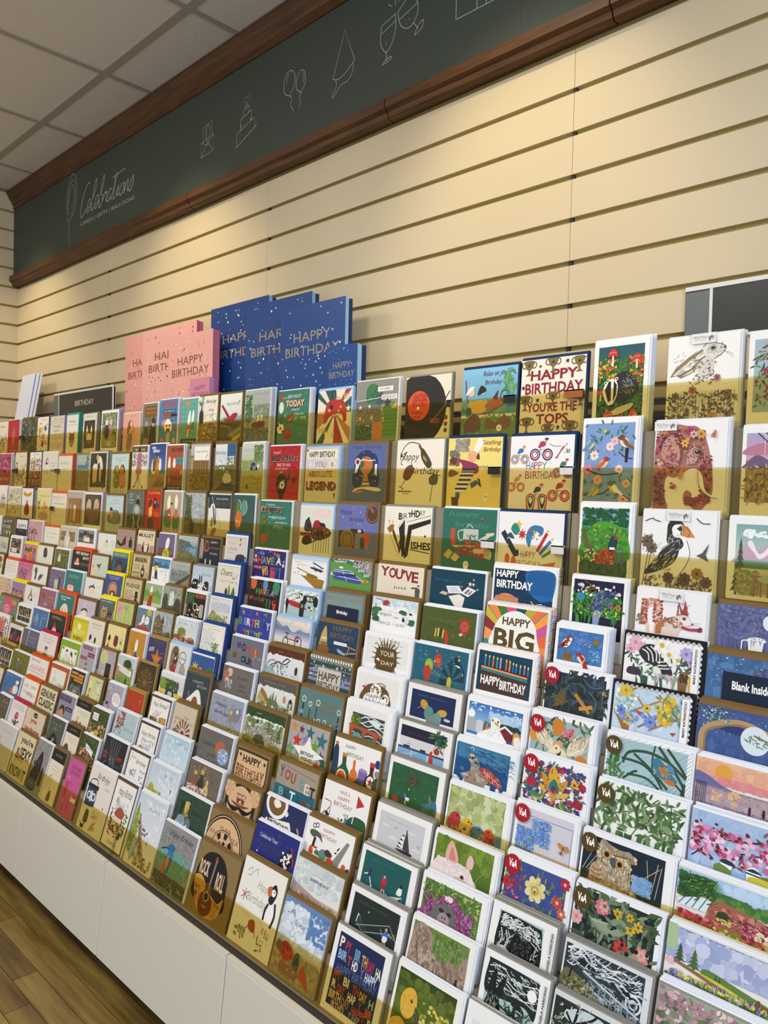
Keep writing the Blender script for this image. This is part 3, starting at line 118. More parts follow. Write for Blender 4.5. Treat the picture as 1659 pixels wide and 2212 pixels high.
D17 k 4 -1.5036 0.1563 0.1380|tennis court card with HAPPY BIRTHDAY on the stadium walls|bg 5f9a4a;r 3a7a62 0 80 52 94;T e8efe8 24 86 32 8 HAPPY;d e9e2dc,334,a55,8899b0,d9b89a 70 3 0 93 50 100 1.2 2.2;p 3a7a62 50 94 100 40 100 18 50 76;T e8efe8 64 72 14 12 BI;T e8efe8 76 58 14 12 RTH;T e8efe8 90 42 14 13 DAY;p 9a9a94 50 100 100 100 100 42 52 92;d eee,222,b8b0a8,a66,88a 120 4 56 66 99 99 1 2;p cfe0e8 40 100 60 100 54 92;p 3f52a8 8 50 50 52 88 12 70 4 10 12;l e9ecf4 .9 10 50 50 52 86 12;l e9ecf4 .9 8 44 60 42;l e9ecf4 .9 30 52 44 8;l e9ecf4 .9 10 26 78 18;p 2a3560 12 30 64 40 64 32 14 24;l 333 1 64 46 64 32;q eee 22 62 26 68 34 62 28 58;d e0b040,b55 10 6 78 6 96 22 1.6 3;q dde 2 26 4 40 8 28
D18 k 5 -1.3246 0.1546 0.1380|cream card with YOU'VE in large maroon letters and a tiny pointing man|bg e6dccb;T 8a2f36 16 72 20 38 Y;T 8a2f36 33 68 16 42 O;T 8a2f36 48 66 16 42 U;t 8a2f36 58 76 5 14 ';T 8a2f36 68 62 16 42 V;T 8a2f36 82 60 14 42 E;t 4b3a36 52 12 28 14 just;q 5a5654 84 4 86 22 92 22 94 4;e d9b89a 90 26 3;l 444 2.4 88 20 76 17;q 2c2a2a 88 28 90 32 94 28
D19 w 5 -1.1446 0.1585 0.1409|dark teal card of a calendar and bills flying, fourth tier|bg 123f54;i 2f6078 36 62 54 14 happy;p e6e6ea 30 42 54 48 62 22 36 16;p ced4dd 34 38 50 42 56 24 40 20;p eceaee 58 22 70 48 86 38 72 12;p b0525a 76 34 80 36 74 20 70 20;p 6a7a8a 64 24 71 40 75 38 68 20;q 8a7a3a 54 44 58 50 62 44;p d0c0a8 18 12 24 22 36 18 32 8;p c23f3a 30 14 36 18 38 10;p e6e2d8 36 6 56 18 66 8 60 2;s e8e4c9 80 58 3;s dfe6c0 74 58 4;s cfdce0 88 42 2;s cfdce0 80 74 2
D20 p 6 -0.9649 0.1598 0.1626|navy card with white HAPPY BIRTHDAY, a blue balloon and an orange zigzag balloon|bg f2f1f1;r 13304a 3 2 97 94;h 1c4a74 9 .8 4 6 96 60;q 2467a8 56 94 54 70 58 46 68 30 80 22 92 26 97 32 97 94;h 17508e 16 .9 57 36 97 94;e e08a5a 24 6 22 13;q e08a5a 4 4 6 18 16 30 28 32 40 24 46 8 46 2 4 2;z1 9a3c2c 5 1.2 6 4 44 26;z1 f2d0a0 4 .8 6 6 44 24;c eee 1 64 20 70 12 80 16 82 10;p 4a9ae0 80 14 87 15 88 6 81 8;T f6f4f2 24 82 36 18 HAPPY;T f6f4f2 36 56 58 20 BIRTHDAY
D21 w 4 -0.7881 0.1204 0.1590|white bordered card of a grey heron among irises at night|bg f3f2f1;r 231f3c 5 2 95 93;d 2f6a34,3f8a3c,1f4f2a 110 3 7 4 93 60 3 7;f 3f8a3c,55a04a,2c6a30 60 5 8 4 92 66 8 16;d f2f0dc,e6e2c0,cfc9ea 44 6 8 54 92 84 1.6 3.2;q 3b4a70 38 20 40 48 56 66 86 70 70 50 62 26 50 14;d 4a5c86,2f3c5e,62749c 50 7 42 24 72 62 2 4;q 8a9ac0 44 4 48 22 58 18 56 4;l c0cde0 1 62 22 56 6;l c0cde0 1 64 22 72 6;q 2f8ab0 12 46 18 60 28 54 22 42;w c9782f 7a3a14 88 34 6;w a8507a 5a2040 74 36 5;d e8c93a 20 8 8 6 92 30 1.2 2.4;f 6a3f24 5 2 34 70 40 88 8 12;j 8a9cc4,2a3656,6a7ca8 60 6 46 26 78 64 8 .7 50 14;j 4f9a3c,7ab050 40 8 7 6 92 40 9 .8 80 14
D22 x 5 -0.6404 0.1332 0.1486|white card of a flower patterned red squirrel with a curled tail, tab at top|bg f1f0f2;q e6c4b6 16 4 8 30 7 52 12 70 24 78 36 66 40 46 35 18 34 4;q f1f0f2 22 4 18 28 18 46 24 54 30 46 28 26 28 4;d a83f44,c0603c,8a2f34,d98a5a,7a6a4a 110 4 8 6 18 74 1 2.2;d a83f44,c0603c,8a2f34 70 5 26 10 40 74 1 2.2;d b05a4a,c98a6a 30 9 14 58 34 78 1 2;q e3cdc2 31 4 37 22 48 32 58 38 64 46 70 46 78 37 83 23 80 17 72 13 66 4;q b0703a 31 4 36 20 46 30 54 34 44 18 40 4;d a83f44,c9824a,8a8a5a,6a5a4a 70 6 42 8 70 36 .9 1.8;p 8a3034 60 40 62 76 69 44;p a03c3a 68 44 71 82 76 42;p e6d0c4 62 44 63 66 66 44;j 8a2f34,c0603c 26 3 60 44 76 70 3 .6 80 30;q f0e6e0 66 34 76 36 82 24 74 18 68 24;e 2a1a18 71 34 2.6 2.2;e fff 71.6 34.8 .6;e 111 82.5 23 1.3;q a83a5a 68 16 78 12 90 14 95 8 80 5 70 8;q 7a2a2a 89 12 95 18 96 8 92 5;d 8a6a4a 26 8 2 6 12 34 1 1.8;l 8a6a4a .6 7 4 7 34;l 9a8a7a .4 80 24 94 28;l 9a8a7a .4 80 22 94 20
D23 k 5 -0.5020 0.1050 0.1382|indigo night card of a full moon over a white cat, right edge|bg 59608f;d 4f5683,666d9c,5f6596,747aa6 140 3 3 3 97 97 5 9;d d9d6e8 40 4 3 30 97 97 .4 .9;e dfe3ee 86 60 13 13;d cfd5e4,eceff6 14 5 80 52 94 68 2 4;q eceae8 50 8 56 16 72 18 80 10 72 2 56 2;c eceae8 2 52 8 44 6 42 2;d a9a4b4 10 6 56 4 76 16 1.5 2.6
E1 k 1 -3.8786 0.1383 0.1253|pale green card of thin dancing stick figures, far left of the fifth tier|bg ccd2bf;t 99a 40 84 40 4 JUMP;k 556 8 1.4 10 20 90 64;d 556,778 20 3 8 22 92 72 2 4
E2 w 3 -3.7109 0.1457 0.1349|white bordered card of a black doodle swarm with a cream label|bg f1eeea;r 3a2c30 10 6 90 90;d d9c0b4,6a4a4a,b08a80,2a1f24 110 3 11 8 89 88 1.8 4;r f0e4dc 20 10 64 34;t 8a5a50 42 22 36 6 GREAT JOB
E3 y 3 -3.5404 0.1475 0.1117|pink card of a crowd in orange clothes, yellow envelope, fifth tier|bg c98a98;d d99aa8,b87a88 20 2 4 50 96 96 8 14;q d9743a 44 4 46 40 60 48 74 36 74 4;q c2506a 4 4 8 36 22 44 32 30 32 4;q c9a04a 30 10 34 40 46 44 48 16;q 9a6ab0 76 4 78 40 90 46 96 30 96 4;e 5a3a30 20 54 8;e 7a4a38 58 60 8;e 46302a 40 52 7;e 8a5a44 84 56 8;d e8c06a,c9506a,6a9ab0 30 5 6 6 94 40 2 4
E4 k 2 -3.3741 0.1588 0.1164|white card with a black long eared animal silhouette|bg e8e7e0;q 34302f 40 20 42 52 50 66 58 62 64 46 60 22;e 45403e 50 56 12;d 5a5452,28262a 40 3 42 22 62 62 2 4;l 333 2.4 46 20 44 6;l 333 2.4 56 20 58 8
E5 w 2 -3.2031 0.1410 0.1143|white edged photo of a bride in a long dress on a green lawn|bg f0eee8;r 5d6238 2 2 96 96;d 6d7040,4f5430,7c7f4c 70 3 4 4 94 94 6 12;q e9e2d4 26 10 28 46 34 66 40 46 42 12;e d9b898 34 72 5;q 6a4a34 30 70 32 80 38 78 38 70;t c9c6a8 70 60 30 8 love
E6 o 5 -3.0273 0.1576 0.1205|black card HEY BIRTHDAY BOY with a red haired gnome, orange envelope|bg 23282a;T f0e0d0 32 84 26 18 HEY;T f0e0d0 70 82 44 18 BIRTHDAY;T f0e0d0 78 56 32 18 BOY!;q b0342c 22 34 26 50 34 56 42 46 42 34;q c8483c 18 18 22 36 40 36 46 18;h e8d8cc 3 1.6 16 8 44 20;t c9c2b8 76 20 46 5 KEEP CALM;t 999 76 10 50 5 AND CARRY ON;e e8c0a8 32 34 6
E7 k 1 -2.8612 0.1347 0.1123|pale green card of a grey curved bird shape and a pink line, fifth tier|bg cbd6c9;t 8a9a90 50 76 40 3 HAPPY BIRTHDAY;l e0a8b0 2 12 44 14 80;c 4a5256 5 12 16 24 34 42 32 44 20;p 4a5256 42 34 60 54 58 40 50 6;e e4d2a8 26 16 11
E8 y 2 -2.7046 0.1211 0.1375|dark blue card of a brown hippo face, fluorescent yellow envelope|bg 2f4a6a;g 3f6a8a 7fa08a 2 74 98 97;t b9d05a 50 86 70 8 BIG DAY;q 3a3f44 30 20 32 62 50 74 66 60 70 24;q 8a5f52 36 6 38 34 50 42 62 34 64 6;e 222 46 16 2.4;e 222 56 16 2.4;e 111 40 52 2.4;e 111 60 52 2.4;d 24364e,40688c 26 4 4 6 30 70 6 10;l 1f3040 6 74 10 97 50;q 3a5f86 4 30 14 60 28 40
E9 k 3 -2.5469 0.1197 0.1398|kraft letterpress card headed BEER with a bottle drawing|bg cdbb94;t 5a4a30 50 93 80 5 A TOAST TO MY BEST PAL;T 3a2f1c 50 78 74 18 BEER;t 5a4a30 28 56 40 5 ISN'T;t 5a4a30 28 48 30 5 THE;t 5a4a30 28 40 40 5 ANSWER;T 4a3a22 28 22 44 9 DRAFT;t 5a4a30 30 10 44 5 CHEERS;q 3a2f1c 56 10 54 38 60 48 61 60 66 60 67 48 74 38 72 10;e d9c8a0 64 28 6;q b8a57c 78 10 84 30 98 24 98 4
E10 w 2 -2.4098 0.1139 0.1390|white card of a skier in yellow under blue mountains leaving footprints|bg f0f0ee;g 6fa8c4 3f82b0 0 64 100 98;p 3a6f94 0 66 14 92 30 72 44 86 60 68 80 84 98 66 98 60 0 60;p e9f0f2 14 92 20 84 24 88;q d2c22f 14 42 14 62 24 66 30 50;e f0ddc0 28 68 6;q 5a3a44 14 70 20 80 36 76 30 66;q 34386a 20 18 20 44 32 44 36 14;l 334 2 8 16 44 10;d aab0b8 14 4 46 6 90 56 1.6 3;d 889 8 6 80 10 92 70 1 1.6
E11 k 2 -2.2840 0.1132 0.1366|painted card of grey misty mountains with a diagonal dark slope|g 8c9290 a9b4b0 0 0 100 100;q 6f7473 0 40 16 66 30 52 44 68 60 54 76 64 100 50 100 20 0 20;d 858b89,777d7c,989e9b 50 3 2 20 98 66 5 9;q 454a3a 24 2 50 22 76 38 100 56 100 40 70 20 50 2;q 8a8468 50 2 70 16 100 34 100 2;i aab 54 84 46 6 Birthday
E12 g 3 -2.1494 0.1195 0.1332|pale card of black and white cows by the sea, script Birthday|g e4ebf0 b4c8dc 0 0 100 100;i 6d7f9a 70 66 44 14 Birthday;q 201f22 2 6 6 36 14 44 34 40 38 8;q 20201f 58 4 62 34 74 42 84 30 84 6;q f2f0ec 34 8 36 40 42 44 46 30 46 4;q 2c2a2c 36 24 36 60 40 60 42 30;q 2c2a2c 44 24 46 60 50 58 50 26;d eee,333 20 3 4 8 84 36 2 4;r a8c0cc 84 0 100 24;l 333 1 4 46 2 70
E13 B 6 -2.0097 0.1191 0.1532|cream card lettered Cheers with champagne bottles, royal blue envelope|bg f0ece6;r e2dcd0 5 4 95 93;l 555 .8 5 93 95 93 95 4 5 4 5 93;i 333 42 72 52 20 Cheers;t bbb 40 58 36 3 TO YOU ON;t a9a39a 42 44 52 8 GREAT YEAR;q 2c2a26 44 6 44 18 50 24 54 6;q 8a9a3a 56 4 56 20 60 36 66 20 66 4;q 5a6a2c 72 4 74 14 80 30 86 16 86 4;d 444 14 3 66 40 92 74 1 2;l 333 2 70 54 80 58
E14 w 3 -1.8217 0.1488 0.1215|black card HAVE A FANTASTIC in coloured letters with three balloons|bg 1d1b1c;e d0643a 14 84 10 13;e 6a86c9 52 82 8 11;e 3f8a68 86 76 11 14;l 888 .6 14 70 20 50;l 888 .6 86 62 88 40;T 4a8a5a 30 48 12 28 H;T c25a3a 41 48 12 28 A;T d0a03a 51 48 11 28 V;T 4a6a8a 61 48 10 28 E;T b08a9a 76 46 12 26 A;d 8a7a5a,a66,5a8 40 3 3 20 97 95 .7 1.5;T c2543a 12 14 12 16 F;T 7a4a34 26 13 14 16 AN;T 8a6a3a 44 12 18 16 TAS;T 5a6a4a 64 11 18 16 TI;T b8452f 84 10 14 16 C
E15 b 3 -1.6527 0.1410 0.1109|striped card of a red and a green vintage racing car with chequered flags|bg e9ecea;x9 a9c4c4 7 4;d 334 20 3 4 60 50 98 1 1.8;p 2a2a2c 28 80 52 86 50 60 34 56;d f2f2f0 26 4 30 60 50 82 1.6 2.2;q 3f5a48 58 56 62 74 84 76 88 54 74 46;e 222 60 54 6 9;e 222 92 52 7 10;r 3a3f40 62 76 92 80;d e8e4d0 12 5 66 54 84 70 1.4 2.4;q b03038 10 26 16 42 40 36 60 18 68 8 30 12;e 2b2224 54 22 8 11;e 2b2224 8 26 5 9;e 8a8a86 54 22 4;q d0585c 20 36 28 42 36 38;p 2a2a2c 70 26 92 20 90 4 76 8;d f2f2f0 20 6 72 6 90 24 1.4 2
E16 k 5 -1.4848 0.1491 0.1220|teal green card BIRTHDAY WISHES with a navy paper band reading Birthday|bg 6a8088;r 7d969a 4 4 96 92;t 8a7a48 50 76 86 17 BIRTHDAY WISHES;t 8a7a48 50 58 20 10 TO YOU
E17 k 3 -1.3052 0.1509 0.1275|white jigsaw landscape card, ENJOY in grey letters with a red helicopter|bg f0f0f0;r bcd4e0 0 70 99 98;d c9dde8,dceaf0,a9c6d6,f0f4f6 50 3 2 62 98 96 4 8;d f2f4f4 30 4 20 56 80 76 4 7;l 5a4a44 .9 8 94 34 86;q b5343a 24 80 26 88 34 92 40 84 34 76 28 74;l 333 1 24 74 40 74;q 3a6a48 2 50 4 62 20 64 22 54;d 2f5a3c,4a7f58 16 5 2 30 16 58 3 6;q 356a48 62 56 66 66 78 62 76 50;q 2f5f42 4 18 6 30 18 32 18 16;q 356a4a 82 22 84 36 96 38 94 20;r 2b2a30 84 54 90 60;t 8a8c90 34 42 26 12 ENJOY;t 9a9ca0 56 38 12 5 some;t a9abaf 32 14 26 10 PEACE;t a9abaf 64 14 28 10 + QUIET;q d9dcdf 76 26 78 44 84 44 84 24;q 3a2a30 70 30 72 44 76 30;r 8a7a4a 8 62 10 76
E18 w 4 -1.1349 0.1572 0.1241|olive green card of a red rose and leaning books|bg 4c5a2a;i 5d6c38 40 60 56 14 happy;r 434f24 14 40 60 48;t 5d6a3a 36 44 42 5 BIRTHDAY;e a83a30 80 50 9 12;o c96a5a 1.4 80 50 6;o c96a5a 1.2 80 50 3;l d9b83f 2.6 28 4 29 30;l e8d890 2.6 34 4 34 32;r 37421f 35 4 40 30;l d9b83f 2.6 42 4 43 30;l c23a3a 3.6 46 28 52 4;e e9e2b0 74 22 2;s d9d29a 76 24 3;d d0653a,7a8a4a 14 3 52 10 96 80 .8 1.6
E19 p 6 -0.9556 0.1544 0.1486|rainbow sunburst card reading HAPPY BIG in brown on a white arch|bg 5d6a3a;y e5683f,c95a9a,f0a04a,6a8a3a,c9b93a,8a2f3a,f09a5a,2f8a86,e8744a,b8a93a,24505a,e0508a,3f7a3a,f08a4a,5a7fa8 50 20 115 44;q f1f0ee 14 2 15 44 26 76 44 92 62 90 80 70 86 40 86 2;T 5a4a26 52 68 46 18 HAPPY;T 5a4a26 50 27 66 46 BIG
E20 w 6 -0.8008 0.1114 0.1306|white bordered card of three goldfinches on thistles against blue|bg f2f1f2;r 3f72b4 6 5 94 90;d 4a7dbe,3768a8,5a8aca 30 3 8 8 92 88 6 11;d 8a7ac0,c0b0e0 60 4 40 50 72 74 .7 1.4;d 7ac0d8,a9dce8 70 5 68 16 92 44 .7 1.3;d 6ab0d0 40 6 36 10 52 28 .7 1.3;q 8a6a44 18 8 20 24 28 30 36 24 38 8;h 5a4026 5 .8 20 10 36 26;v 7a4a30 b02a30 efe6d4 24 56 24 1;v 8a5a34 a82a30 e8dcc4 56 20 22 -1;q 8a7034 74 60 80 74 88 70 84 58;e b02a30 30 68 4;e f4f0ea 32 64 3;p 222 18 54 28 46 14 42;p d9b03a 22 52 28 50 20 46;e b02a30 52 27 4;p d9b03a 58 14 64 16 60 8;l 2c5a3c .8 74 22 66 6
E21 x 4 -0.6360 0.1411 0.1317|scalloped stamp edged card of a zebra head among magnolias and daisies|bg f2f1f1;d f2f1f1 2 1 0 0 10 10 1 1;w e8b8cc c98aa0 14 84 10;w e0a8c0 b97a90 24 72 9;w e2b0c6 b98098 8 66 8;f 4a6a48,6a8a5a,38543a 50 3 4 4 60 60 6 12;q 242122 20 66 28 82 40 84 46 72 58 46 66 26 60 14 48 18 40 34 30 40 22 54;c eeeae6 1.6 24 70 32 62 34 44;c eeeae6 1.6 29 76 37 64 40 42;c eeeae6 1.6 35 80 43 66 44 46;c eeeae6 1.4 42 76 48 60 48 40;c eeeae6 1.4 45 44 56 48;c eeeae6 1.4 46 36 59 40;c eeeae6 1.4 48 29 62 33;q 3a2a22 54 12 58 22 66 24 64 12;q e9e4de 44 14 40 28 46 34 52 20;e 111 50 56 1.8;w f4f2ee d9b03a 50 86 12 12;w f4f2ee d9b03a 60 66 11 12;w f4f2ee d9b03a 72 56 10 12;w b9a8d8 8a7ab8 82 74 9;w c0b0dc 8a7ab8 88 56 8;f 4a6a58,334a3c 26 7 58 30 92 50 6 11;q 8a5a34 74 4 76 26 82 32 88 20 86 4;d 3a2a1c 20 5 76 6 86 26 1.4 2.4;e e8c23a 92 12 6;q 3a2a3a 6 6 8 22 22 22 24 6;d d0b0c8,8aa08a 40 8 40 4 74 18 1.4 3
E22 k 5 -0.4942 0.1202 0.1228|blue starry card of a bare tree with a navy Blank Inside band|g 4f7aa8 3f5f94 0 0 100 100;d 466fa0,5a86b4,3a5c90 60 3 3 3 97 97 6 12;d e9eef8 26 4 4 34 97 97 .6 1.3;e cfd0e8 36 38 7;q 4a3a5a 82 4 80 30 84 44 90 30 88 4;c 5a3f5c 1.2 84 36 70 60 66 74;c 5a3f5c 1.2 84 40 78 66 80 82;c 5a3f5c 1.2 86 42 92 66 96 78;d 7a4f6a,5f4668 60 5 64 36 98 84 .8 1.8
F1 k 1 -3.8459 0.1382 0.1354|cream card with red strawberries at the far left edge of the sixth tier|bg e8dfc4;q b5362c 56 60 60 84 80 90 90 70 76 54;q b5362c 60 20 66 40 84 40 86 20 74 10;f 4a6a34 12 3 50 34 95 60 10 16
F2 r 2 -3.6661 0.1502 0.1205|white card with grey and pink hand lettering in rows, coral envelope|bg efece6;i 8a9a94 46 84 70 10 happy birthday;t d8a8a0 46 62 80 14 HAPPY;t c9b8a8 46 42 76 14 BIRTH;t d8b8a8 46 22 80 14 DAY
F3 m 2 -3.5088 0.1515 0.1210|pink card with grey lavender sprigs and a magenta envelope|g d9a0b8 c9688a 0 0 100 98;f 8a6a86,6a4f70,a47a98 50 3 4 4 70 50 8 14;i e9c9d6 62 66 40 8 hello
F4 k 2 -3.3488 0.1554 0.1224|white card of two grey gloved hands holding stems|bg eeede6;q 4a4844 20 10 22 40 14 66 24 86 34 70 32 40 30 10;q 8a867c 24 60 28 84 32 62;q 4d4a46 46 8 48 32 60 52 72 56 74 40 60 24 54 6;q f4f2ec 60 44 68 58 74 48;q 6a665e 54 18 60 36 70 34 66 20
F5 w 3 -3.1709 0.1441 0.1198|purple card of two bottles and a tall grey bird|bg 77698a;i c0b4cc 22 54 30 8 hey you;i b8acc6 24 26 36 8 birthday;q cfd2c6 38 4 38 32 42 44 48 32 48 4;q c9d09a 50 4 50 34 55 48 60 34 60 4;q 4a4248 62 6 64 42 58 60 66 82 76 84 80 66 74 48 74 6;e 9a8a8a 70 70 6
F6 w 5 -3.0162 0.1524 0.1277|teal card of a small gnome in a red pointed hat, white envelope|bg 2f7a78;t bfdcd8 50 76 60 5 HAVE A GREAT;t bfdcd8 50 66 62 5 DAY BIRTHDAY GIRL;p b5383c 26 22 38 44 48 22;q f0d8cc 22 2 24 22 50 22 54 2;e d9a898 37 16 5;h e8b0a8 2 1.4 24 4 52 14
F7 k 1 -2.8385 0.1431 0.1170|white card of a penguin like grey beak on a yellow belly, sixth tier|bg e4e7e6;t 8a9496 82 56 22 4 HAPPY;t 8a9496 82 48 24 4 BIRTHDAY;c 444a50 5 24 34 34 48 50 48 58 40;p 444a50 40 44 48 70 54 42;q f0deb0 24 8 28 30 42 40 56 30 60 8
F8 y 1 -2.6863 0.1324 0.1446|blue card of an otter covering its eyes, fluorescent yellow envelope|bg 35508e;t dfe6f0 50 92 66 4 BIRTHDAY GREETINGS;t dfe6f0 52 84 54 4 LET'S PARTY;q a9795a 24 20 26 58 44 72 64 70 74 50 70 20;q 8f6044 30 44 46 66 66 58 60 44;e c99a74 50 46 18 12;q 6a3f34 34 30 50 38 66 30 60 22 40 22;q 2a2428 30 6 36 20 50 24 66 20 74 6;e e6d9cc 50 20 6;l eee 1.6 40 18 28 10
F9 k 3 -2.5417 0.1178 0.1432|kraft letterpress card headed FUDGE with a black top hat|bg cbbd98;t 5a4a30 50 92 60 4 ANOTHER YEAR OLDER;T 6a5a30 50 74 82 17 FUDGE;t 5a4a30 30 52 40 5 MAY YOUR;t 5a4a30 30 44 44 5 BIRTHDAY;t 5a4a30 32 34 50 6 BE AS;t 5a4a30 32 24 48 6 SWEET;t 5a4a30 34 12 54 6 AS YOU;r 2a241c 68 34 84 54;r 2a241c 62 30 90 34;q 3a3024 70 6 70 28 82 28 84 6
F10 w 2 -2.3998 0.1142 0.1409|green hills card of a white long headed figure in a red suit|bg 9fae86;p 6f9a4a 0 70 12 78 24 66 40 82 56 68 74 80 90 66 100 72 100 30 0 30;q 8aa84a 0 40 40 54 100 44 100 24 0 24;r c3c9b0 0 0 100 26;q f4f0e6 32 62 34 82 40 92 46 82 46 62;q a8342c 24 14 30 44 36 64 48 62 50 36 46 10;e f4f0e6 40 58 3;l 333 3 28 14 24 6;l 333 3 44 12 44 4;q 33362e 68 4 76 12 92 10 96 2
F11 k 2 -2.2750 0.1090 0.1441|misty painted card of a waterfall between grey green crags|g 5a5f4c a3a99a 0 0 100 100;d 8f9586,b8bcae,737a68 60 3 20 20 98 96 6 12;q dfe2da 36 30 40 70 54 84 60 66 54 34;d e6e8e0,c9cdc2 20 4 36 24 62 76 3 6;q 4a4f3c 0 4 2 60 20 70 30 30 26 4;q 43483a 64 4 70 52 90 60 100 40 100 4;d 3a3f2e,5c614a 40 5 3 4 97 30 4 8
F12 w 4 -2.1356 0.1175 0.1441|dark photo like card of a vine terrace with chalk lettering|bg f2f0f0;r 221a16 2 2 98 94;d 3f5a34,5d7a4a,2c4426 60 3 3 54 46 92 3 7;r 8a4a38 48 78 96 92;d a56450,6a3428 20 4 50 78 96 90 3 6;o efebe4 2 52 46 9;c efebe4 2 62 50 74 46 70 36 62 40;q e6e0d6 62 34 66 44 74 38;h e9e4da 12 1.6 74 12 92 58;h e9e4da 8 1.2 4 10 14 52;d 9a5a44,d9cfc0 26 5 16 8 70 34 1.6 3.4
F13 B 4 -1.9974 0.1167 0.1427|cream card of a watercolour hillside above the sea, royal blue envelope|bg efece4;r dcdcd8 4 4 95 94;l 888 .6 4 94 95 94;t 777 26 88 34 3 TO WISH YOU;i 8a8aa0 54 76 56 9 Happy Birthday;d b8bcd0,c6cad8,d4d6de 40 3 8 50 92 76 6 11;q 8f9a5a 6 10 10 40 22 50 40 36 70 24 92 10;d 7a8a44,a9ac6a,5f7038,d0c28a 70 4 8 10 86 40 2.4 5;q 5fa8a8 40 4 70 14 94 10 94 4
F14 w 3 -1.8219 0.1539 0.1264|blue card with BIRTHDAY in mixed coloured letters and stars|bg 33409a;d 3f4ca8,c9b04a,4a6ac0 30 3 3 50 97 97 1 2;s c2a83a 14 82 5;s c2843a 56 86 5;s 8a7a4a 84 88 6;T 3f8a6a 8 46 12 30 B;T 7a8ac0 22 46 5 30 I;T d8dce8 34 46 13 30 R;T c25040 47 46 12 32 T;T d0b83a 60 46 12 32 H;T 3a4a9a 73 44 12 30 D;T 2a3a5a 83 44 12 30 A;T c9ccdc 93 44 12 30 Y;d b8a03a,c2543a,5a9a6a 30 6 20 3 80 16 1.4 2.6
F15 b 3 -1.6484 0.1470 0.1222|misty mountain card of a red BMX bicycle, blue envelope|g eae2e4 d0ccc8 0 0 100 100;d e6dad4,f0e8e2 18 3 50 74 96 94 6 10;p 8795b4 0 86 20 66 34 72 52 44 70 66 86 58 100 60 100 20 0 24;p 6f80a6 0 70 20 58 34 66 52 40 66 56 80 50 100 52 100 10 0 10;g e4e2e8 7a8bb0 0 10 100 50;r eeeae8 2 84 42 94;t a5a0a2 22 89 36 5 HAPPY BIRTHDAY;l b52f3f 2 36 20 66 16;l b52f3f 2 66 16 70 34;l 3a2f34 2 34 18 38 42;l 3a2f34 2 30 42 42 40;o 2b2628 2 70 14 9;o 2b2628 2 34 8 7;c b52f3f 2 60 20 64 36 74 32;e 2b2628 68 18 3
F16 k 5 -1.4706 0.1520 0.1335|navy card HAPPY BIRTHDAY of a deck chair and striped drink bottle|bg 23405e;t 7a6a50 62 86 46 17 HAPPY;t 7a6a50 62 62 58 18 BIRTHDAY;d 3a5a7c 30 3 3 3 97 97 .8 1.6;q c9a860 8 4 10 50 14 70 20 88 24 70 26 46 28 4;r e8d8b0 12 44 26 50;r 2c4a7a 10 30 28 34;q 8a5a34 6 4 10 26 28 26 32 4;r f0eff0 44 34 76 44;t 99a 60 39 24 4 to you;l b08a5c 2 76 36 98 30;l c0986a 2 74 12 99 20;l dfe4ee 2 56 20 74 8;q 9ab4d0 54 22 66 16 72 6 58 10;l b08a5c 2 78 6 82 34
F17 w 4 -1.2932 0.1549 0.1294|white card ENJOY YOUR DAY on a brown hand cut badge|bg f1f0f0;r e6e5e5 4 4 94 92;t 4a3a1c 52 72 32 14 ENJOY;q 5d4a24 30 4 28 40 32 60 50 62 68 62 72 40 70 4;s 5d4a24 50 32 34 22;t f3efe6 52 44 30 16 YOUR;t f3efe6 54 14 26 12 DAY;q b52f2f 32 14 38 24 42 16;d 4a3a1c 22 3 24 66 80 90 .8 1.5;q eee 30 20 34 26 38 18
F18 w 4 -1.1274 0.1549 0.1292|teal card of party balloons and a big wheel, script happy|bg 246078;i 3c7c94 34 52 46 18 happy;e b83f34 46 60 7 10;h d98a4a 3 1 42 52 50 66;e 9aac3a 30 40 8 10;o c9d07a 1 30 40 4;e b5402f 28 20 8 9;l 8a8f6a 1 46 50 70 8;l 8a8f6a 1 32 32 70 8;l 8a8f6a 1 36 20 70 8;q 1f4350 62 30 70 50 82 52 92 40 92 8 70 4;o 143440 2 78 30 17;l e9eef0 2.6 62 46 68 52;l e9eef0 2.6 78 55 86 53;l e9eef0 2.6 92 36 93 24;y 1c3c48,2f6474 74 10 22 16;r 16323e 76 58 86 80;s d9c45c 84 74 3;e c9b83a 70 6 4 6;s d0e0d8 40 56 2;d b8743a,d8c86a 14 4 10 60 90 94 .7 1.3
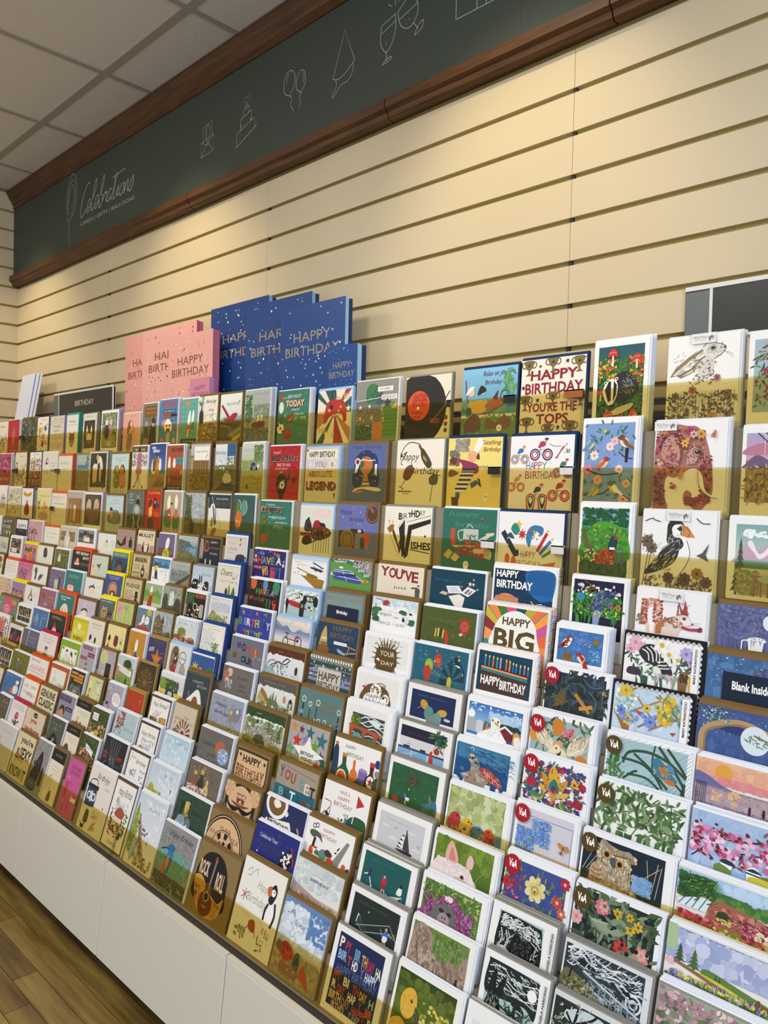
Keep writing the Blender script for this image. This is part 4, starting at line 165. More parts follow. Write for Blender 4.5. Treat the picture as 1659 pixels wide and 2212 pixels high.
F19 p 7 -0.9560 0.1454 0.1473|dark teal card of a chocolate cake with twelve candles, HAPPY BIRTHDAY in white|bg f2f1f0;r 163f58 4 4 96 95;r 4a3430 10 4 90 52;p 2f7f8a 10 56 90 48 90 42 10 50;p f09a5a 10 60 90 53 90 49 10 56;p 4a3430 10 50 90 42 90 40 10 48;p 38282a 10 64 90 58 90 53 10 60;l 3a86c9 2.4 16 61 16 82;l 3f8a7a 2.4 23 61 23 81;l e8684a 2.4 30 60 30 81;l 4aa09a 2.4 37 60 37 80;l c99ad8 2.4 43 60 43 80;l e0683f 2.4 53 59 53 79;l f08a4a 2.4 59 58 59 78;l 3a6ab0 2.4 65 58 65 75;l 2f7ab8 2.4 70 58 70 74;l 3f9a80 2.4 77 57 77 73;l d94f9a 2.4 84 57 84 74;l 2f8a90 2.4 90 56 90 72;d f0d86a 1 1 15 82 17 85 1.4 1.5;e f0d86a 16 84 1.3 2;e f0d86a 23 83 1.3 2;e f0d86a 30 83 1.3 2;e f0d86a 37 82 1.3 2;e f0d86a 43 82 1.3 2;e f0d86a 53 81 1.3 2;e f0d86a 59 80 1.3 2;e f0d86a 65 77 1.3 2;e f0d86a 70 76 1.3 2;e f0d86a 77 75 1.3 2;e f0d86a 84 76 1.3 2;e f0d86a 90 74 1.3 2;T f4f2f0 28 30 34 20 HAPPY;T f4f2f0 67 25 44 21 BIRTHDAY
F20 w 4 -0.7874 0.1378 0.1379|card of dark blue acanthus leaves and an orange ribbon cross, red round sticker|bg f2f1f2;r 2a3634 2 2 95 91;f 33445a,2a3a48,45586a,263028,3a4a3a 130 3 3 3 94 90 14 26;c 5a6a7c 1 20 20 28 50 40 56 50 40;c 5a6a7c 1 34 30 40 66 60 70 66 50;c 66788c 1.2 70 60 82 40 80 16;c 66788c 1 60 86 74 70 90 74;l b8803c 5 50 48 74 10;l c98f48 5 58 16 78 26;l b8803c 5 90 60 95 64;f 6a5a34 10 5 22 16 36 40 12 20
F21 x 5 -0.6374 0.1415 0.1317|scalloped card of a golden lattice with yellow roses on pale blue|bg c3d6ea;d b4cbe4,d2e2f0 20 2 4 4 94 96 8 14;l 9a6a3c 2.4 22 98 60 20;l 9a6a3c 2.4 60 92 92 34;l 9a6a3c 2.4 4 70 30 98;l 9a6a3c 2.4 24 40 70 86;l 9a6a3c 2.4 50 6 96 56;l 9a6a3c 2.4 2 40 24 4;l 9a6a3c 2.4 36 8 64 44;l c9a06a .8 23 98 61 20;l c9a06a .8 25 40 71 86;l c9a06a .8 51 6 97 56;d e4ecf2,a9c4a8,8aae98,f2f4ee 60 4 3 20 32 90 2 4.4;w e0c02f b8901c 16 88 9 9;w e0c02f b8901c 74 76 11 10;w d9b82a a9841c 70 44 12 10;d e8d04a,c9a524 30 5 64 36 80 86 2 3.6;w e2c23a 6a4a14 46 56 6;w e2c23a 6a4a14 60 62 5;w e2c23a 6a4a14 22 22 8;w e2c23a 6a4a14 92 52 6;f 7aa080,5a8468 40 6 60 30 96 90 5 9;d 6a8ad0,8aa4dc 40 7 10 16 60 46 1.4 3;w 7a94d8 4a5ca0 52 26 8;w 6a86cc 46549a 12 40 7;p b0502c 32 48 40 44 38 36 34 40;p a5442c 78 12 86 16 82 6
F22 k 5 -0.4870 0.1327 0.1280|deep blue night card of a curved tree arch framing a pale moon|g 3f6a9a 4a4f86 0 0 100 100;d 3f5a90,4a6aa0,39528a,54609a 80 3 3 3 97 97 6 11;d dfe8ee 30 4 4 40 97 97 .5 1.2;c b0946a 9 8 2 10 40 30 62 60 70 97 50;c 8f7650 3 12 2 14 40 34 58 60 66 96 46;q 2f3a70 30 50 44 62 62 62 80 48 60 44;e d9e2ea 72 40 17;f 5f8a76,4a7262,86a890 36 6 2 62 40 96 4 8;f 6a8f7a 20 8 60 30 86 50 4 8;c 8a6f4c 2 97 40 86 44 70 52;d cfe0dc 30 9 6 66 40 94 .7 1.4
G1 w 1 -3.6516 0.1704 0.1320|cream card crowded with pink and tan words, far left of the seventh tier|bg dcc4b0;t b5786a 46 84 70 12 YOU ARE;t a08a5a 50 64 80 12 AWESOME;t b5687a 46 44 60 12 AND I;t 8a7a4a 46 24 76 12 LOVE YOU;d c98a9a,b59a6a 30 3 70 20 98 95 1.5 3
G2 y 4 -3.4872 0.1454 0.1266|lilac pink card of small figures dancing, yellow envelope, seventh tier|g b08ab0 9a80b0 0 0 100 98;q 4a2f3a 8 38 14 54 26 50 30 40 46 52 56 42 72 50 88 40 90 30 60 34 30 30;d c2506a,e0a08a,7a3040,e8c07a 40 4 6 14 92 44 3 6;q d9b090 10 4 20 20 40 14 70 22 90 6
G3 k 2 -3.3333 0.1494 0.1259|white card of a grey penguin shaped bottle drawing and small lettering|bg e9e8e2;t 999 72 58 28 4 HAPPY;t 999 72 46 34 4 BIRTHDAY;t 999 70 34 20 4 to you;p 7a7a78 36 46 42 90 48 46;q 8d8c88 28 12 30 40 40 50 52 42 56 14;q f0efec 34 14 38 34 46 34 50 16;q 333 44 8 46 20 56 18 58 8
G4 w 4 -3.1742 0.1492 0.1270|mauve card of a grey heron like bird and red stacked presents|bg 9a6478;i d9a8b5 74 60 34 9 hello;i d0a0b0 74 36 30 8 friend;q 8d7078 28 10 32 40 36 70 46 80 52 66 48 50 50 10;r a5303f 14 62 34 68;r b53a46 14 54 34 60;r a5303f 16 46 34 52;q a98a90 30 6 36 24 52 22 54 6;d 7f5064,ad7a8c 20 3 60 4 97 24 3 6
G5 o 6 -3.0010 0.1532 0.1279|teal card with a pink dome shape and white lettering, orange envelope|bg 2f7878;T e9f0ec 44 82 60 8 THAT'S THINKS;T e9f0ec 34 68 30 8 TO ME;q efe2cc 26 2 28 24 40 44 54 46 64 30 66 2;q e8b8a0 34 2 36 20 46 34 56 24 58 2;e f4efe4 46 16 4 8;r c96a3a 96 0 100 98
G6 k 2 -2.8235 0.1465 0.1248|lilac card of a penguin like grey beak on a yellow body, seventh tier|bg c5bcd0;t 8a8098 76 70 36 4 HAPPY BIRTHDAY;t 8a8098 76 60 30 4 FRIEND;c 4a4f58 5 24 36 34 46 48 50 60 40;l e8e4ec 3 42 50 44 86;p 4a4f58 36 46 42 54 52 46;q efdfba 24 4 28 30 40 42 54 32 58 4
G7 y 3 -2.6637 0.1183 0.1480|dark card of two pet dogs in sunglasses, fluorescent yellow envelope|g 3a4a55 56686f 0 0 100 98;t e6ece9 46 90 70 5 PARTY ANIMALS;q b8925f 18 30 20 56 28 72 36 64 50 70 56 52 50 30;q 6a5048 58 26 60 50 64 64 74 58 88 62 90 40 84 24;e 222 30 50 6 4;e 222 44 50 6 4;e 141414 66 44 5 4;e 141414 80 44 5 4;q a5a04a 14 4 20 30 46 30 52 4;q b080a5 56 4 60 26 84 26 92 4;d d9c08a,8a6a44 20 3 20 30 54 60 2 3.4;l ddd 2 92 20 98 60
G8 k 2 -2.5287 0.1156 0.1508|lime green card of a palm tree with a pink rounded speech bubble|bg bcc67c;q d9a8b8 2 60 4 94 16 98 34 92 36 70 26 50 14 46;t a04a5a 20 86 26 5 IF YOU;t a04a5a 20 78 24 5 WERE A;t a04a5a 20 70 24 5 FRUIT;t a04a5a 20 62 18 5 YOU'D;c 5a6a3a 1.6 60 4 58 40 56 76;c 5a6a3a 1.4 56 76 44 84 40 74;c 5a6a3a 1.4 56 76 52 90 44 90;c 5a6a3a 1.4 56 76 66 90 76 84;c 5a6a3a 1.4 56 76 70 76 72 66;l 7a8a4a .8 30 4 30 44;l 7a8a4a .8 80 4 80 66;l 7a8a4a .8 60 66 94 64
G9 w 3 -2.3908 0.1074 0.1475|slate blue card of two white cartoon figures in a red tub and a yellow bubble|bg 6a8296;e dcc23a 76 88 14 9;t 4a4014 76 89 18 4 HAPPY;t 4a4014 76 84 18 4 DAY;q f2efe6 36 44 38 66 46 78 52 66 50 48;q f2efe6 58 44 58 64 68 74 80 64 78 46;e f2efe6 30 40 9 5;c 333 1 30 40 50 36 80 46;e 222 66 60 2 3;q b3412c 12 4 16 30 50 36 84 30 88 4;d 8a6a4a 8 3 6 36 28 54 3 5;r 4a5f70 90 30 98 64
G10 k 2 -2.2690 0.1096 0.1504|painted card of a half timbered church house against clouds|g 8a9aa0 aab6ba 0 0 100 100;d c0c8ca,8c999f 30 3 44 20 98 96 6 12;q 7d6a4e 2 4 2 66 20 86 40 66 54 40 56 4;l 3f3226 2.4 2 66 20 90 56 50;k 3f3226 8 1.2 4 6 54 54;h 3f3226 5 1.2 4 6 54 56;p 4a3c30 40 60 48 92 56 62;d d9cca8,5a4a38 20 4 6 10 50 56 2 3.4;q 5a6048 70 4 74 30 90 36 98 10;d 6a6f55,4a4f3c 24 6 60 3 98 34 3 7
G11 w 6 -2.1347 0.1205 0.1449|watercolour card of a town with a viaduct, grey script Birthday|g e6e2dc b9cdd8 0 30 100 100;i 7a8a90 50 84 70 11 Birthday;d d3dce0,c3d0d6,e8eaea 24 3 4 60 96 96 6 11;q 8a9440 16 46 24 66 40 70 50 56 54 44;d 7a8438,a3a04a,5f7030 24 4 18 44 54 66 3 5;q 8a4f3a 2 26 2 40 30 44 60 34 60 20;q 7d4230 62 14 66 30 80 42 98 34 98 10;d c9a070,5a3a2c,d9c4a0 40 5 4 10 96 40 2 4;r 6a5a44 0 0 100 10;c e9dcc0 2.4 4 14 14 28 24 14
G12 B 4 -1.9817 0.1188 0.1510|cream card of white blossom and a small tree, royal blue envelope|bg eeebe3;l 888 .6 4 94 96 94 96 4 4 4 4 94;i a5a5b0 52 84 60 7 Happy Birthday;d d3d9de,dfe2e4 30 3 6 20 60 80 7 12;n 6a8050 66 12 24 34;d 7d9058,9aa878 26 4 50 14 82 44 2 4;c 8aa080 1 10 24 30 40 50 30;e e8ece4 24 24 12 8;c 7d9a7a 1 10 16 24 30 40 14
G13 w 4 -1.8074 0.1534 0.1352|grey card lettered ON YOUR with tall letters and presents|bg 6a7280;d 808aa0,c9a06a,585f70 40 3 3 3 97 97 .8 1.8;p 5a3a70 18 78 30 82 34 64 22 60;T 26282f 42 66 12 30 O;T b5503a 56 62 12 30 N;r c2502f 70 50 86 70;l e8b06a 2 78 50 78 70;T b5583f 30 26 12 24 Y;T 26282f 44 24 14 26 O;T 26282f 56 22 12 26 U;T 3a3a48 67 20 12 26 R;q 5a5a30 10 24 12 40 20 40 22 24;d d0a04a,c25a4a,8ab 16 5 70 8 96 50 1.4 2.6
G14 k 4 -1.6325 0.1556 0.1342|brown topped card with a grey sketched bicycle below a torn paper edge|g cdd6de e3e6ea 0 0 100 78;r 5a2f20 0 70 100 100;d e6e9ec 16 3 4 68 96 74 3 6;t c9a890 36 86 14 3 HAPPY;t 8a5a44 62 84 22 3 BIRTHDAY;o 55585c 1.4 18 20 16;c 3a3d40 2 18 20 30 50 50 46 64 66;c 4a4d50 2 40 46 44 16 50 12;l 3a3d40 2.4 44 52 54 68 60 66;q 9ab8c8 4 4 6 24 18 28 26 6;d 7a7f84,b0b6bb 40 4 4 4 60 50 1.2 2.4;e 3a3d28 82 34 4 7;l 44474a 1.6 28 48 10 30;d a9b0b6 14 6 70 8 90 24 .8 1.4
G15 k 6 -1.4554 0.1548 0.1403|striped card with HAPPY BIRTHDAY on a grey label, hatched top edge|bg 7a8088;h 2f4a46 5 6 0 8 100 84;h 8a8ab0 3 5 0 20 100 60;d c9d0cc,3a5a50 50 3 3 30 97 86 1.4 2.6;r e9e6da 0 90 100 98;k 333 16 2 2 90 98 98;r 5a4a80 70 50 100 58;r c9c6c4 22 2 78 66;T 6a5230 50 42 50 26 HAPPY;T 6a5230 50 14 52 22 BIRTHDAY
G16 w 4 -1.2833 0.1508 0.1323|white card of a brown monkey face badge reading HAPPY BIRTHDAY|bg f1f0f0;r e7e6e6 5 4 93 93;q 6a4f2c 16 6 18 40 30 62 50 68 68 58 76 38 76 6;e f1efe9 46 44 12 12;e f1efe9 68 26 8 8;o 6a4f2c 2 46 44 6;o 6a4f2c 1.6 68 26 4;q f2f1f0 24 4 26 30 44 38 60 30 70 20 72 4;t 4a3f34 44 26 34 13 HAPPY;t 4a3f34 50 9 50 14 BIRTHDAY;p 222 60 26 64 38 66 26;c 8a4030 1.4 46 68 56 72 66 68;p c9503a 14 50 22 56 22 44;r a58080 54 62 66 66;d 4a3a24,8a6a40 20 3 20 40 70 62 1 2
G17 g 5 -1.1129 0.1532 0.1331|white bordered navy card of a drum kit with gold cymbals|bg edebeb;r 202d54 8 4 90 84;k 283766 24 .6 9 4 89 84;t 5a688f 48 70 56 4 HAPPY BIRTHDAY;e d0a23f 34 46 8 6 -30;e d0a23f 68 34 9 5 8;o a07a2c 1 34 46 4;e 5f8f86 44 24 9 10;e 6a9a8e 60 16 8 8;l 8a8f9a 1 34 46 22 30;l 8a8f9a 1 68 34 76 20;q 7a8a8a 40 4 44 16 60 14 66 4;e c9d0c8 78 18 6 2
G18 w 5 -0.9475 0.1482 0.1344|white bordered photo of a staring white seagull before beach huts|bg f2f1f2;r 3a7ac4 4 4 94 90;g 8ab4e0 2f6ab8 4 40 94 90;d a9c9ea,c6dcf2 20 3 40 50 92 74 5 10;d e9f0f8 16 5 8 70 92 88 1 2;c f2f4f8 1.2 10 86 14 88 18 86;c f2f4f8 1.2 24 82 28 84 32 81;c f2f4f8 1.2 66 82 70 85 74 82;c f2f4f8 1.2 80 76 84 79 88 75;e f4f4f2 10 58 6;r 2c3434 4 14 94 34;d 26332c,3a4a40 20 6 60 38 93 50 3 6;p a9b0b8 4 44 12 50 20 42 20 12 4 12;p c9ced6 20 42 26 48 32 42 32 12 20 12;p 3f6a4a 32 42 37 50 42 42 42 12 32 12;r c2452f 34 12 40 34;p 5a5a5a 42 42 48 48 54 40 54 10 42 10;p 7a2a34 60 34 68 46 80 32 80 6 60 6;p d9a040 82 32 88 40 94 30 94 4 82 4;p e9e9ec 58 36 68 48 82 34 80 30 68 42 60 32;q f2f2f0 24 4 34 22 44 32 44 52 48 62 56 62 60 52 60 34 68 16 70 4;e 333 47 54 1.5;e 333 56 53 1.5;q c9a04a 50 52 56 48 58 42 52 44;q e9e9e6 86 4 84 22 90 28 94 20 94 4;j cfd4dc 30 3 28 8 60 40 5 .6 80 30;e 333 47 54 1.5;e 333 56 53 1.5
G19 w 5 -0.7942 0.1379 0.1406|card of a cream cockatoo spreading its wings among pomegranates, red round sticker|bg f2f1f2;r 9fb4b8 2 2 93 91;f 4a6a4a,3a5a44,6a8a5a 50 3 4 4 92 90 9 18;e c9822f 44 76 9 11;p c9822f 40 64 48 64 52 56 36 56;e d9923a 8 48 8 10;e d0802f 84 10 9;d d8708a,c9506a,e08a90 24 5 52 56 72 78 1.6 3;q e0cfae 12 76 10 52 16 34 34 22 42 16 40 40 26 60;q e0cfae 92 68 88 44 78 24 62 18 64 44 78 60;q e6d8ba 30 2 34 20 44 28 56 28 62 16 66 2;l f4ecd8 1.6 14 70 34 30;l f4ecd8 1.6 14 60 36 26;l f4ecd8 1.6 16 50 36 22;l f4ecd8 1.6 22 66 38 32;l f4ecd8 1.6 88 62 66 30;l f4ecd8 1.6 88 52 66 26;l f4ecd8 1.6 86 42 66 22;l f4ecd8 1.6 80 60 66 36;l b8a27c .8 13 66 35 28;l b8a27c .8 15 56 36 24;l b8a27c .8 87 58 66 28;l b8a27c .8 86 48 66 24;q d9a06a 38 34 46 44 54 42 52 30 44 28;e 3a3634 49 20 4 5;e e6d8ba 46 26 6;e 222 45 27 1.4;j b59a70,f6eed8 70 3 14 26 36 66 6 .7 120 16;j b59a70,f6eed8 70 4 62 26 88 62 6 .7 60 16
G20 w 3 -0.6228 0.1561 0.1364|card of a blue kingfisher diving through green reeds, brown round sticker|bg f2f1f2;r b9d0d6 2 2 95 94;h 8fb0bc 26 .7 3 4 94 92;x9 8fb0bc 22 .5;c 2f4f3a 3 22 40 28 66 50 76 74 66 95 40;c 34573f 3.4 62 94 78 60 94 20;c 2f4f3a 3 72 94 86 66 95 44;c 34573f 3 34 66 56 40 76 8;c 2f4f3a 2.6 20 50 44 48 60 30 70 6;c 34573f 2.6 28 18 50 20 66 4;c 2f4f3a 2.4 24 6 34 24 40 30;c 34573f 2 58 94 56 60 58 30;p 2f4f3a 90 4 92 30 95 30 95 4;q 5a8a3a 4 64 2 84 12 86 12 66;q 6a9a3f 10 50 10 70 18 66 16 50;l 4a7034 2 8 4 8 60;l 4a7034 2 13 4 13 54;f 3f6a3a,54804a 14 4 3 3 22 40 8 14;q 3f7a9a 56 60 62 70 70 60 78 44 86 30 80 24 68 28 60 42;q 4f8fb0 70 52 76 62 82 52 80 42;q b8763f 64 46 68 56 76 44 72 36;q c9702f 70 28 76 20 84 20 80 30;l 333 2 84 24 93 10;d 6ab0c9,8a5a34 20 4 58 30 82 58 1 2
G21 w 4 -0.4633 0.1499 0.1347|watercolour card of a pink and orange sunset over water, right edge|g e0a08a e6bf98 0 62 100 100;d e8b58e,dba58c 24 3 4 74 97 97 7 12;e e0a040 30 76 9 9;g d98a98 d0909a 0 50 100 64;d d87f90,e09a90 30 5 20 50 98 66 4 8;q 6a6a9a 0 68 12 66 30 50 44 42 0 40;g 7a8098 9a86a0 0 0 100 44;d 8a90a8,b08a98,6a7090,c09a98 90 4 2 3 98 42 3 8;h c9b0b0 8 .8 4 10 96 40;d e0b08a 16 6 20 16 50 44 2 4;k 4a4a66 6 .8 2 4 14 50;e 2a2430 60 14 1.4 5;e 2a2430 74 16 1.6 5;e 3a2430 92 4 2 5
H1 k 2 -3.5161 0.2102 0.1446|multicoloured card with a pink circle of words, far left of the eighth tier|bg 6a8a6a;q 2f4a8a 30 74 40 96 60 92 50 70;q 5aa08a 2 30 4 70 30 60 24 30;q d98a4a 60 70 70 90 90 80 84 60;q b5586a 66 46 80 66 96 60 84 40;d e0c04a,7a4a9a,3a8a8a 20 3 4 20 96 96 4 8;e d0587a 48 38 24 30;t f4e0e6 48 54 26 12 SIMPLY;t f4e0e6 48 36 34 16 THE BEST;t f4e0e6 48 18 26 10 SISTER
H2 w 2 -3.3258 0.1575 0.1312|white bordered black card of four small candle drawings|bg f0eee8;r 2a2724 8 6 90 88;l f0eee8 1.4 36 6 36 88;l f0eee8 1.4 62 6 62 88;l f0eee8 1.6 8 34 90 34;d c9a46a,a08050 16 3 12 42 84 80 2 4;l d8c08a 2 22 46 20 74;l d8c08a 2 50 46 48 72;l d8c08a 2 80 46 72 74;r a5803a 10 36 88 42;k 5f7a6a 8 1.6 12 8 86 30
H3 w 4 -3.1659 0.1494 0.1330|blue card of a fish and white dotted lines, eighth tier|bg 4a75a8;d 5583b5,3f689a 30 3 3 3 97 97 5 9;q 8aa0b8 26 30 22 56 30 76 38 60 42 34;q b08a70 26 10 30 30 36 24 34 8;i c9d8e8 80 76 22 6 you're;i c9d8e8 78 62 30 6 a catch;k e6ecf2 1 1.6 12 20 14 56;k e6ecf2 1 1.6 60 10 62 56
H4 o 6 -3.0070 0.1554 0.1351|black card of a red hatted gnome, orange envelope, eighth tier|bg 20282b;t d9d0c4 44 84 50 5 HAPPY BIRTHDAY;t d9d0c4 50 76 60 5 TO A LITTLE STAR;p b5342f 32 26 42 62 52 26;q f0e2d4 30 4 34 26 50 26 54 4;e d9a090 42 22 4
H5 w 3 -2.8029 0.1270 0.1465|bright yellow card with a white burst and bold green lettering|bg d9c825;l 8a8014 1.4 0 90 100 90;e f4efc0 44 64 12 9;t f4f0c8 48 46 70 9 HAPPY CHEERS;t f4f0c8 48 36 66 9 BIRTHDAY;T 3f4a1c 46 14 60 14 PURPLE;d e8dc6a 16 3 10 50 90 86 1.4 2.4
H6 k 4 -2.6748 0.1162 0.1566|cream card with a verse and two tiny dark balloons at its foot|bg e3dccd;t 555 50 82 62 7 EXCUSE ME;t 777 50 70 56 5 birthday boy;q 2f2d30 14 22 12 34 20 44 28 34 24 24;q 3a383a 48 16 46 28 52 38 60 28 56 16;l 888 .8 20 22 22 6;l 888 .8 52 16 54 4;e d9c9b8 36 16 4
H7 k 3 -2.5259 0.1298 0.1568|pale yellow card of a woman in red beside a giant glass of red wine|bg e6dc98;q 7a2430 44 34 44 58 48 66 60 66 66 56 64 34 56 26;o c9b98a 1.2 54 50 17;r e0ccb8 47 66 63 70;l 8a7a5a 1.6 55 26 50 8;q b5342c 2 4 6 22 18 26 22 6;e e0a878 16 44 7;q 2a221e 10 46 14 62 22 60 22 46;q 6a8a3a 76 44 82 54 86 40;f 7a9a4a,5a7a3a 14 4 76 10 94 86 5 9;q 8a8078 60 2 70 16 94 20 98 2;q d0505a 10 20 14 34 20 30
H8 w 4 -2.3807 0.1102 0.1575|orange card of a white long headed figure in blue trousers|bg c08a34;q f4f0e6 46 34 44 56 50 74 58 72 60 50 56 34;q 2f5a8a 40 2 46 22 54 36 62 20 62 2;l 333 1.2 30 44 44 38;d 5a4a2a 10 3 24 38 42 60 1.4 2.4;d f0ecd8,e0a05a 10 4 8 4 36 22 2 4;e f0e0c0 76 16 5;q e6dcc0 70 4 74 12 84 10 86 4
H9 G 4 -2.2485 0.1093 0.1542|purple card of a large gold star and a silver banner|bg 3f3a66;t 6a5560 54 90 60 8 SUPERSTAR;p a5a0b0 8 66 36 72 36 58 8 52;t 555 22 62 22 4 OH WOW;s b8702f 56 32 34;s c98238 56 30 24;d 8a7ab0,c9b0e0 24 3 4 4 96 60 .8 1.6;s 4a4a8a 14 20 10;s c9a0a0 78 56 3
H10 b 5 -2.1145 0.1242 0.1550|cream card of a lady with a cocktail in a brown fan shape|bg d9dfe0;q 8a7a5a 16 14 12 50 18 86 40 94 50 66 46 30 40 6;q 6a5a40 18 70 26 90 40 88 44 70;q 3a2f2a 28 40 32 70 42 70 46 50 42 34;q a5303a 22 14 24 34 38 40 42 22 38 8;o 3a3530 2 68 62 15;l 3a3530 1.6 56 62 84 58;q a9a098 60 6 62 36 76 44 86 30 84 6;l 4a3a30 1.6 50 10 54 50;e e6dcd0 36 56 4;d c9a98a,5a4636 24 4 18 20 46 88 1.4 2.6
H11 B 4 -1.9827 0.1199 0.1497|blue card with three grinning coloured cartoon faces, royal blue envelope|bg 33599a;r f0eff0 0 94 98 100;s e0d43a 20 46 20 9;e d98a94 44 40 12;e c9404a 62 38 11;e 6aa83a 82 40 14;e f4f2ec 38 44 3;e f4f2ec 62 42 4;e f4f2ec 80 44 4;e 222 62 42 2;e 222 80 44 2;e 3f7a34 84 56 10 6;e b8a81c 20 46 8;c 222 1.4 76 34 84 30 90 36
H12 w 3 -1.8029 0.1432 0.1403|dark grey card lettered Just for you with pink and silver balloons|bg 6d6a66;d 7a7874,605d5a,c9a88a 50 3 3 3 97 97 .6 1.4;q d9b8a0 16 66 16 86 24 94 32 86 30 68;q b0705a 6 60 4 76 12 84 22 76 18 60;q c98a74 10 44 10 58 18 64 24 54 20 44;d a9a8a8,d9d8d6,8a8886 30 4 14 24 34 56 2 4;i 4a4644 66 68 34 12 Just;i 4a4644 72 44 24 9 for;i 4a4644 70 26 26 10 you;l 999 .8 24 26 30 4;d b0403a 4 8 84 10 94 20 1.4 2
H13 k 5 -1.6272 0.1596 0.1406|grey topped card of a village house, lake and hot air balloon, torn paper edge|g c9cfc4 dfe4e4 0 0 100 72;r 5a5854 0 68 100 100;d e4e6e4 16 3 4 66 96 72 3 6;t aaa8a4 44 86 56 3 BLESSED BY A RIVER;q b8a06a 4 14 6 46 14 60 26 48 38 20 30 10;q 8a7444 10 50 14 62 34 26 28 24;n 5a6a3a 44 16 10 44;n 4a5c3a 38 16 10 34;n 6a7a4a 86 20 10 30;n 5a6a44 94 16 8 34;n 6a7a4a 52 22 8 30;q b0c0c9 50 8 56 24 78 24 90 10;d d0d8d8,7a7a5a,9a8a5a,5a6a3c 60 4 4 3 96 22 2 4;e c98a7a 74 46 4 6;d b03a34 5 6 14 14 44 30 1.4 2;e 2c2c24 90 46 3 4;d 6a7a4c 30 8 30 18 60 34 2 4
H14 k 5 -1.4521 0.1597 0.1434|teal card with metallic candles, BIRTHDAY WISHES in bronze letters|bg 5d7f80;t 7f6238 68 68 48 15 BIRTHDAY;t 7f6238 70 48 40 15 WISHES;l 24303a 3.4 10 4 12 56;l 5a5030 3.4 28 4 28 44;l c9ccd0 2.6 42 4 44 54;l 24303a 2.6 43 20 44 54;l 3a3a50 3.4 94 4 95 46;o e6e6d8 1.4 12 68 4;o e6e6d8 1.4 28 58 3.6;o e6e6d8 1.4 46 68 4;o e6e6d8 1.2 94 58 3.6;o e6e6d8 1.2 52 16 3.4;o e6e6d8 1.2 66 18 3.4;q 8a98b0 6 24 4 34 12 36 14 26;l 9a9aa8 1 92 10 97 18;l 9a9aa8 1 92 22 97 30;o e6e6d8 1 80 10 3
H15 w 6 -1.2835 0.1511 0.1476|white framed linocut style card of an orange viaduct over dark waves|bg f2f1f1;r e9e8e8 6 4 90 92;r 3a4a4c 16 4 86 72;c e9efec 1.4 16 66 30 56 46 68 62 56 86 64;c e9efec 1.4 20 60 36 48 56 60 70 48 86 54;c e9efec 1.4 30 54 50 44 66 52 86 42;c e9efec 1.4 40 64 60 70 86 58;c e9efec 1.4 50 34 66 42 86 30;c e9efec 1.2 20 22 40 14 60 22 86 10;c e9efec 1.2 16 12 40 6 60 14;q dfe8e6 54 58 64 66 78 58 72 50;p b0582f 12 42 84 32 84 24 12 34;p b0582f 12 42 14 10 20 10 22 28 32 34 42 28 42 8 48 8 50 26 58 30 66 24 66 6 74 6 76 28 80 34;q 5f7a2a 16 44 16 62 26 68 36 58 34 44;d 4a6420,7a9438 20 4 17 46 35 64 2 4;q 6f9aa0 20 4 26 20 38 20 42 4;q 3f8a84 50 4 56 14 70 12 74 4
H16 g 5 -1.1098 0.1529 0.1397|white bordered card of a tiled kitchen with a pot plant and red bottle|bg eeecec;r e9e8ea 6 4 90 88;r 23253c 6 58 90 88;t 5a3a4a 42 70 44 3.6 HAPPY BIRTHDAY;h a9a9b2 6 .5 6 30 90 58;k a9a9b2 18 .5 7 30 89 58;r 2f4a60 4 26 90 31;r 7fa8cf 4 4 90 26;r e9eef4 30 4 31.5 26;r e9eef4 60 4 61.5 26;p a0c0e0 6 8 40 24 44 24 12 4;r 2a3038 14 31 26 36;r 2a3038 46 31 56 36;r b9c0c8 20 36 28 44;f 3f6a48,54805a,2f5238 16 4 68 50 86 84 8 14;q a5382c 72 36 71 48 80 48 79 36;r c2332c 64 4 71 24;l c2332c 2.4 67 24 67 40;l c2332c 1.4 65 24 65 38
H17 w 5 -0.9469 0.1506 0.1375|white bordered photo of a sea turtle with a red shell in blue water|bg f1f1f2;r 24588a 2 4 90 92;g 1f5088 3a7aa0 2 40 90 92;d 2a6496,4a8ab0,3f7fa8 40 3 6 56 86 88 4 9;d 24507f,1f4a7a 30 5 4 6 88 50 7 12;l 5a9ab8 .8 10 88 60 66;l 5a9ab8 .8 30 90 84 70;q a59a88 24 58 26 68 32 70 40 60 44 46 42 26 30 24 30 42;d 2a2826,d0c6b4 26 4 25 50 38 68 1 2;e 222 31 60 1.8;q 9a8a7a 18 14 30 26 44 34 60 20 56 4 20 4;q b0453f 46 42 56 44 68 36 78 20 82 6 60 16 48 28;l e0a090 1 52 42 60 18;l e0a090 1 62 40 70 12;l e0a090 1 50 34 78 16;c cfe0ea 1.2 26 84 30 86 32 78;d b8a898,7a6a5a 24 6 24 5 56 24 1.4 3;q 4a7a9a 12 24 16 32 20 22;q d8c8b8 14 12 22 16 28 12;j 1f4a7a,5a94ba 60 3 30 40 88 88 12 .6 -8 8;j e0b0a0,8a302a 30 4 52 12 78 38 5 .7 -40 40
